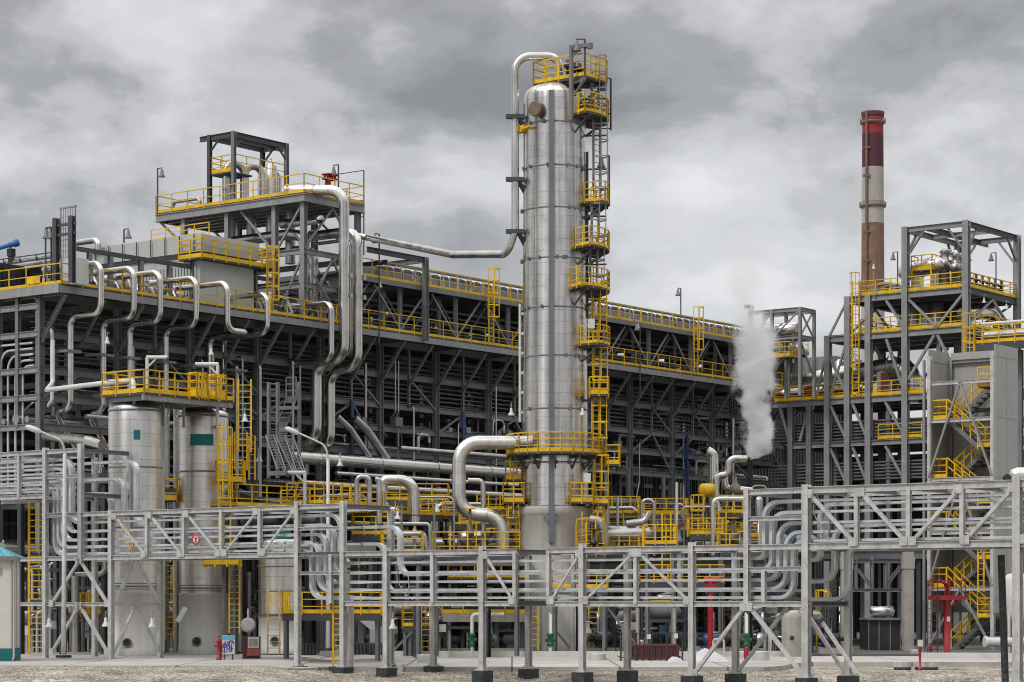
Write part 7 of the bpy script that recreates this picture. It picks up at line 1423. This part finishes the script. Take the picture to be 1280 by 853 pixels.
def skid(p, w, h, label, g):
    t = thing('process_skid', label, 'skid', p, g)
    for x in (-w/2, w/2):
        for y in (0, 1.6): mem(t, 'post', p+X1*x+Y1*y, p+X1*x+Y1*y+Z*h, .14, .14, M['steel_dark'])
    for z in (h*.5, h): 
        for y in (0, 1.6): mem(t, 'beam', p-X1*w/2+Y1*y+Z*z, p+X1*w/2+Y1*y+Z*z, .1, .16, M['steel_dark'], 'bar')
    m = MB(); c = p-X1*(w*.36)+Y1*.8+Z*(h*.5+.45); m.lathe(c, [(.05, -.1), (.34, .05), (.36, .2), (.36, w*.72), (.05, w*.72+.2)], 18, X1); obj('drum', m, M[rn.choice(['clad_dull', 'clad_dull', 'steel'])], t)
    m = MB()
    for i in range(rn.randint(3, 5)): x = rn.uniform(-w/2, w/2); y = rn.uniform(-.3, 1.2); z = rn.uniform(.6, h-.3); m.tube(fillet([p+X1*x+Y1*y, p+X1*x+Y1*y+Z*z, p+X1*(x+rn.uniform(-1, 1))+Y1*(y)+Z*z, p+X1*(x+rn.uniform(-.3, .3))+Y1*(y+1.4)+Z*(z+.2)], .2, 4), rn.choice([.05, .08, .11]), 8)
    obj('pipework', m, M[rn.choice(['clad', 'galv', 'clad_dull'])], t)
    m = MB(); m.box(p+X1*rn.uniform(-w/3, w/3)+Z*rn.uniform(.9, 1.4)-Y1*.05, rn.uniform(.3, .6), .2, rn.uniform(.3, .5), X1, Y1); obj('instrument', m, M[rn.choice(['white', 'steel', 'blue'])], t)
plots = []
for Y in (115, 119.5, 126, 133):
    for px in range(310, 1060, 27):
        if 660 < px < 735 and Y < 130: continue
        if px < 470 and Y < 119: continue
        plots.append((px+rn.uniform(-8, 8), Y+rn.uniform(-1, 1)))
for px, Y in plots:
    p = P(px, 750, Y); p.z = .4 if p.x > -9.5 else .5
    if rn.random() < .42: pump(p, 'dark pump set standing in the shade under the service decks', 'pump sets in the shaded rows')
    else: skid(p, rn.uniform(1.6, 2.8), rn.uniform(2.2, 3.9), 'steel pipework skid with small drum in the shade under the service decks', 'pipework skids in the shaded rows')
for px, Y in [(x, 111+rn.uniform(-1, 2)) for x in (30, 62, 95, 120, 205, 214, 300, 322)]+[(x, 121+rn.uniform(-2, 2)) for x in (24, 50, 80, 108, 130, 190, 210, 305, 330)]:
    p = P(px, 750, Y+4); p.z = .45; skid(p, rn.uniform(1.2, 2), rn.uniform(2.6, 5.5), 'steel pipework skid standing behind the tall tanks and left bridge legs', 'pipework skids behind the tanks')
# upper clutter on the service decks: vessels, exchangers and pipes under the rack
for i in range(95):
    Y = rn.choice([118, 121, 127, 134, 140]); px = rn.uniform(300, 960)
    if Y < 126 and (655 < px < 740): continue
    z = 5.4 if 480 < px < 660 or px > 738 else 6.1
    if px < 470 and Y > 127 or 660 < px < 738 and Y < 138: continue
    p = P(px, 750, Y); p.z = z; k = rn.random()
    if k < .4:
        h = rn.uniform(1.5, 5); h = min(h, 3.0) if Y < 130 else h; m = MB(); x = rn.uniform(-2.5, 2.5); m.tube(fillet([p, p+Z*h, p+Z*h+X1*x, p+Z*(h-rn.uniform(.4, 1.4))+X1*x], .35, 5), rn.choice([.06, .08, .12, .16]), 12); solo('pipe', m, M[rn.choice(['clad', 'clad_dull', 'clad_dull', 'steel_light'])], 'hooped silver pipe in the tangle below the long rack', 'pipe', 'hooped pipes in the tangle under the rack')
    elif k < .62:
        r = rn.uniform(.28, .5); L = rn.uniform(2.5, 5); m = MB(); c = p+Z*(r+.7); ax = U if rn.random() < .6 else X1; m.lathe(c, [(.05, -.25), (r*.7, -.12), (r, .1), (r, L), (r*.7, L+.2), (.05, L+.3)], 22, ax); m.boxz(c+ax*.8, .3, r*1.5, z, z+.9); m.boxz(c+ax*(L-.8), .3, r*1.5, z, z+.9); solo('exchanger', m, M[rn.choice(['clad_dull', 'steel', 'steel'])], 'horizontal silver exchanger in the tangle below the long rack', 'exchanger', 'exchangers in the tangle under the rack')
    else:
        t = thing('valve_stack', 'small valve stack in the tangle below the long rack', 'valve', p, 'valve stacks in the tangle under the rack'); h = rn.uniform(1, 2.4); m = MB(); m.lathe(p, [(.08, 0), (.08, h*.4), (.2, h*.42), (.24, h*.5), (.12, h*.6), (.08, h*.7), (.07, h)], 12); obj('body', m, M[rn.choice(['steel', 'white', 'dark', 'rust'])], t); m = MB(); m.lathe(p+Z*h, [(.3, 0), (.3, .05)], 14); obj('handwheel', m, M[rn.choice(['yellow', 'dark', 'red', 'dark'])], t)
# particular fittings seen through the front bridge
for i, (px, Y) in enumerate(((590, 112), (612, 112.5), (688, 113), (933, 108))):
    p = P(px, 750, Y); p.z = .3; t = thing('check_valve', ['white standpipe with green valve band left of the middle post', 'white standpipe with green valve band right of the middle post', 'standpipe with green valve band at the skirt foot', 'pale standpipe with green band and red foot between the diagonal braces'][i], 'valve', p); h = zpx(768, Y)
    m = MB(); m.tube(fillet([p, up(p, h), up(p, h)+X1*(.7 if i == 1 else .001 if i > 1 else .4)], .2, 5), .085, 12); obj('standpipe', m, M['white'], t); m = MB(); z = zpx(800, Y); m.lathe(up(p, z), [(.1, -.32), (.17, -.3), (.17, -.2), (.13, -.15), (.13, .15), (.17, .2), (.17, .3), (.1, .32)], 14); m.disc(up(p, z), X1, .1, .5, 10); obj('valve_body', m, M['green'], t)
    if i == 3: m = MB(); m.lathe(p, [(.12, 0), (.12, .5), (.09, .55)], 12); obj('foot', m, M['red'], t)
for px, y0, y1, Y, lb in ((888, 815, 722, 112, 'thick red fire main standing behind the front post'), ): 
    t = thing('fire_main', lb, 'pipe', P(px, y0, Y)); m = MB(); m.tube([P(px, y0, Y), P(px, y1, Y)], .14, 14); m.tube(fillet([P(880, y1+3, Y), P(900, y1+3, Y)], .2), .16, 12); m.box(P(888, 735, Y), .5, .4, .35, X1, Y1); obj('pipe_run', m, M['red'], t); m = MB(); ladder(m, P(896, 800, Y), P(896, 725, Y), X1, .4, None, .035); obj('ladder', m, M['burgundy'], t)
for i, (px, w, y0, Y, mt) in enumerate(((1058, 13, 690, 117, 'conc_old'), (1135, 13, 690, 122, 'conc_old'), (797, 4.5, 760, 113, 'conc_old'), (843, 4.5, 760, 113, 'conc_old'), (678.5, 5, 758, 117, 'conc'), (715, 5.5, 755, 117.5, 'conc'))):
    g = P(px, 815, Y); g.z = .3; W = w*Y/F; z1 = zpx(y0, Y); m = MB()
    if w > 10: m.boxz(g, W, W, .3, z1, X1, Y1); m.boxz(g, W*1.15, W*1.15, z1-.9, z1-.3, X1, Y1)
    else: m.lathe(g, [(W*1.0, 0), (W*.55, .5), (W*.5, .6), (W*.5, z1-.3)], 16)
    solo('concrete_column', m, M[mt], ['stained square concrete column just right of the tall front post', 'stained square concrete column left of the stair tower', 'pale round pillar behind the burgundy container, left one', 'pale round pillar behind the burgundy container, right one', 'pale round leg with flared foot left of the skirt', 'pale round leg with flared foot before the skirt'][i], 'column')
for i, (px, y0, Y) in enumerate(((521.5, 742, 111), (609, 742, 112), (936, 742, 113), (1044, 700, 120))):
    g = P(px, 815, Y); g.z = .3; m = MB(); m.ib(g, up(g, zpx(y0, Y)), .28, .26, V); solo('steel_post', m, M['black'], ['dark blue-black steel post left of the long concrete table', 'dark blue-black steel post at the middle of the concrete table', 'dark steel post behind the right diagonal braces', 'dark steel post next to the stained concrete column'][i], 'post')
for i, (x0, y0, x1, y1, Y) in enumerate(((690, 783, 712, 810, 114.5), (758, 758, 795, 806, 114), (493, 812, 515, 790, 111.5))): m = MB(); m.bar(P(x0, y0, Y), P(x1, y1, Y), .16, .12); solo('strut', m, M['steel'], ['dark diagonal strut leaning at the skirt foot', 'long grey diagonal strut right of the skirt foot', 'grey diagonal strut left of the concrete table'][i], 'strut')
# big grey chute and black crates beside the low gallery
m = MB(); c = P(470, 806, 109); c.z = .5
m.add([c+V3(q) for q in ((-.3, 0, .3), (.35, 0, .3), (.35, .5, .3), (-.3, .5, .3), (-.3, 0, 1.2), (.35, 0, 1.2), (.35, .5, 1.2), (-.3, .5, 1.2), (-.9, .1, 1.7), (-.25, .1, 1.7), (-.25, .4, 1.7), (-.9, .4, 1.7))], [(0, 1, 2, 3), (0, 4, 5, 1), (1, 5, 6, 2), (2, 6, 7, 3), (3, 7, 4, 0), (4, 8, 9, 5), (5, 9, 10, 6), (6, 10, 11, 7), (7, 11, 8, 4), (8, 11, 10, 9)]); solo('chute', m, M['panel'], 'bent grey sheet chute in the shade by the low gallery', 'chute')
for i, (px, Y) in enumerate(((452, 108), (472, 107.5), (384, 107))): p = P(px, 815, Y); p.z = .5; t = thing('crate', ['low black slatted crate right of the front ladder', 'second low black slatted crate below the grey chute', 'black crate between the low tank and the front ladder'][i], 'crate', p); m = MB(); m.boxz(p, .9, .7, .52, 1.05, X1, Y1); obj('box', m, M['dark'], t); m = MB(); [m.boxz(p+X1*(-.35+.17*k)-Y1*.37, .1, .04, .55, 1.1, X1, Y1) for k in range(5)]; obj('slats', m, M['steel_dark'], t)
# pillars and floors right of the concrete column: dark bay with a tank truck-like vessel
c = P(1100, 800, 124); t = thing('dark_container', 'big dark equipment box with pale pipes on its roof in the right bay', 'container', up(c, .3)); m = MB(); m.boxz(c, 1.75, 3, .35, zpx(775, 124), X1, Y1); obj('body', m, M['dark'], t); m = MB(); z = zpx(775, 124); m.boxz(c-Y1*.2, 1.9, 3, z, z+.1, X1, Y1); [m.boxz(c+X1*x-Y1*1.52, .06, .05, .4, z, X1, Y1) for x in (-.85, -.3, .3, .85)]; obj('frame', m, M['steel'], t)
m = MB(); m.lathe(c+V3((-.6, -.6, z-c.z+.45)), [(.05, -.05), (.28, 0), (.28, 1.2), (.05, 1.3)], 16, X1); solo('silver_drum', m, M['clad'], 'small silver drum lying on the dark equipment box', 'drum')
t = thing('steel_gantry', 'light steel gantry beams between the two stained concrete columns', 'gantry', P(1075, 740, 124)); 
for x0, y0, x1, y1 in ((1066, 738, 1128, 738), (1070, 695, 1070, 738), (1090, 695, 1090, 737), (1107, 700, 1107, 738), (1127, 700, 1127, 738), (1066, 702, 1128, 702), (1072, 712, 1088, 732), (1109, 730, 1126, 708)): mem(t, 'member', P(x0, y0, 124), P(x1, y1, 124), .16, .18, M['steel'])
for i, (px, w) in enumerate(((1002, 24),)): p = P(px-12, 815, 113); p.z = .3; r = 13*113/F; m = MB(); m.lathe(p, [(r, 0), (r, 1.9), (r*.9, 2.1), (r*.3, 2.2)], 28); solo('small_tank', m, M['conc_old'], 'pale round tank between the right diagonal braces', 'tank')
m = MB(); p = P(990, 798, 112.3); m.disc(p, Y1, .12, .06, 16); solo('manhole_cover', m, M['dark'], 'dark round manhole on the pale round tank', 'cover')
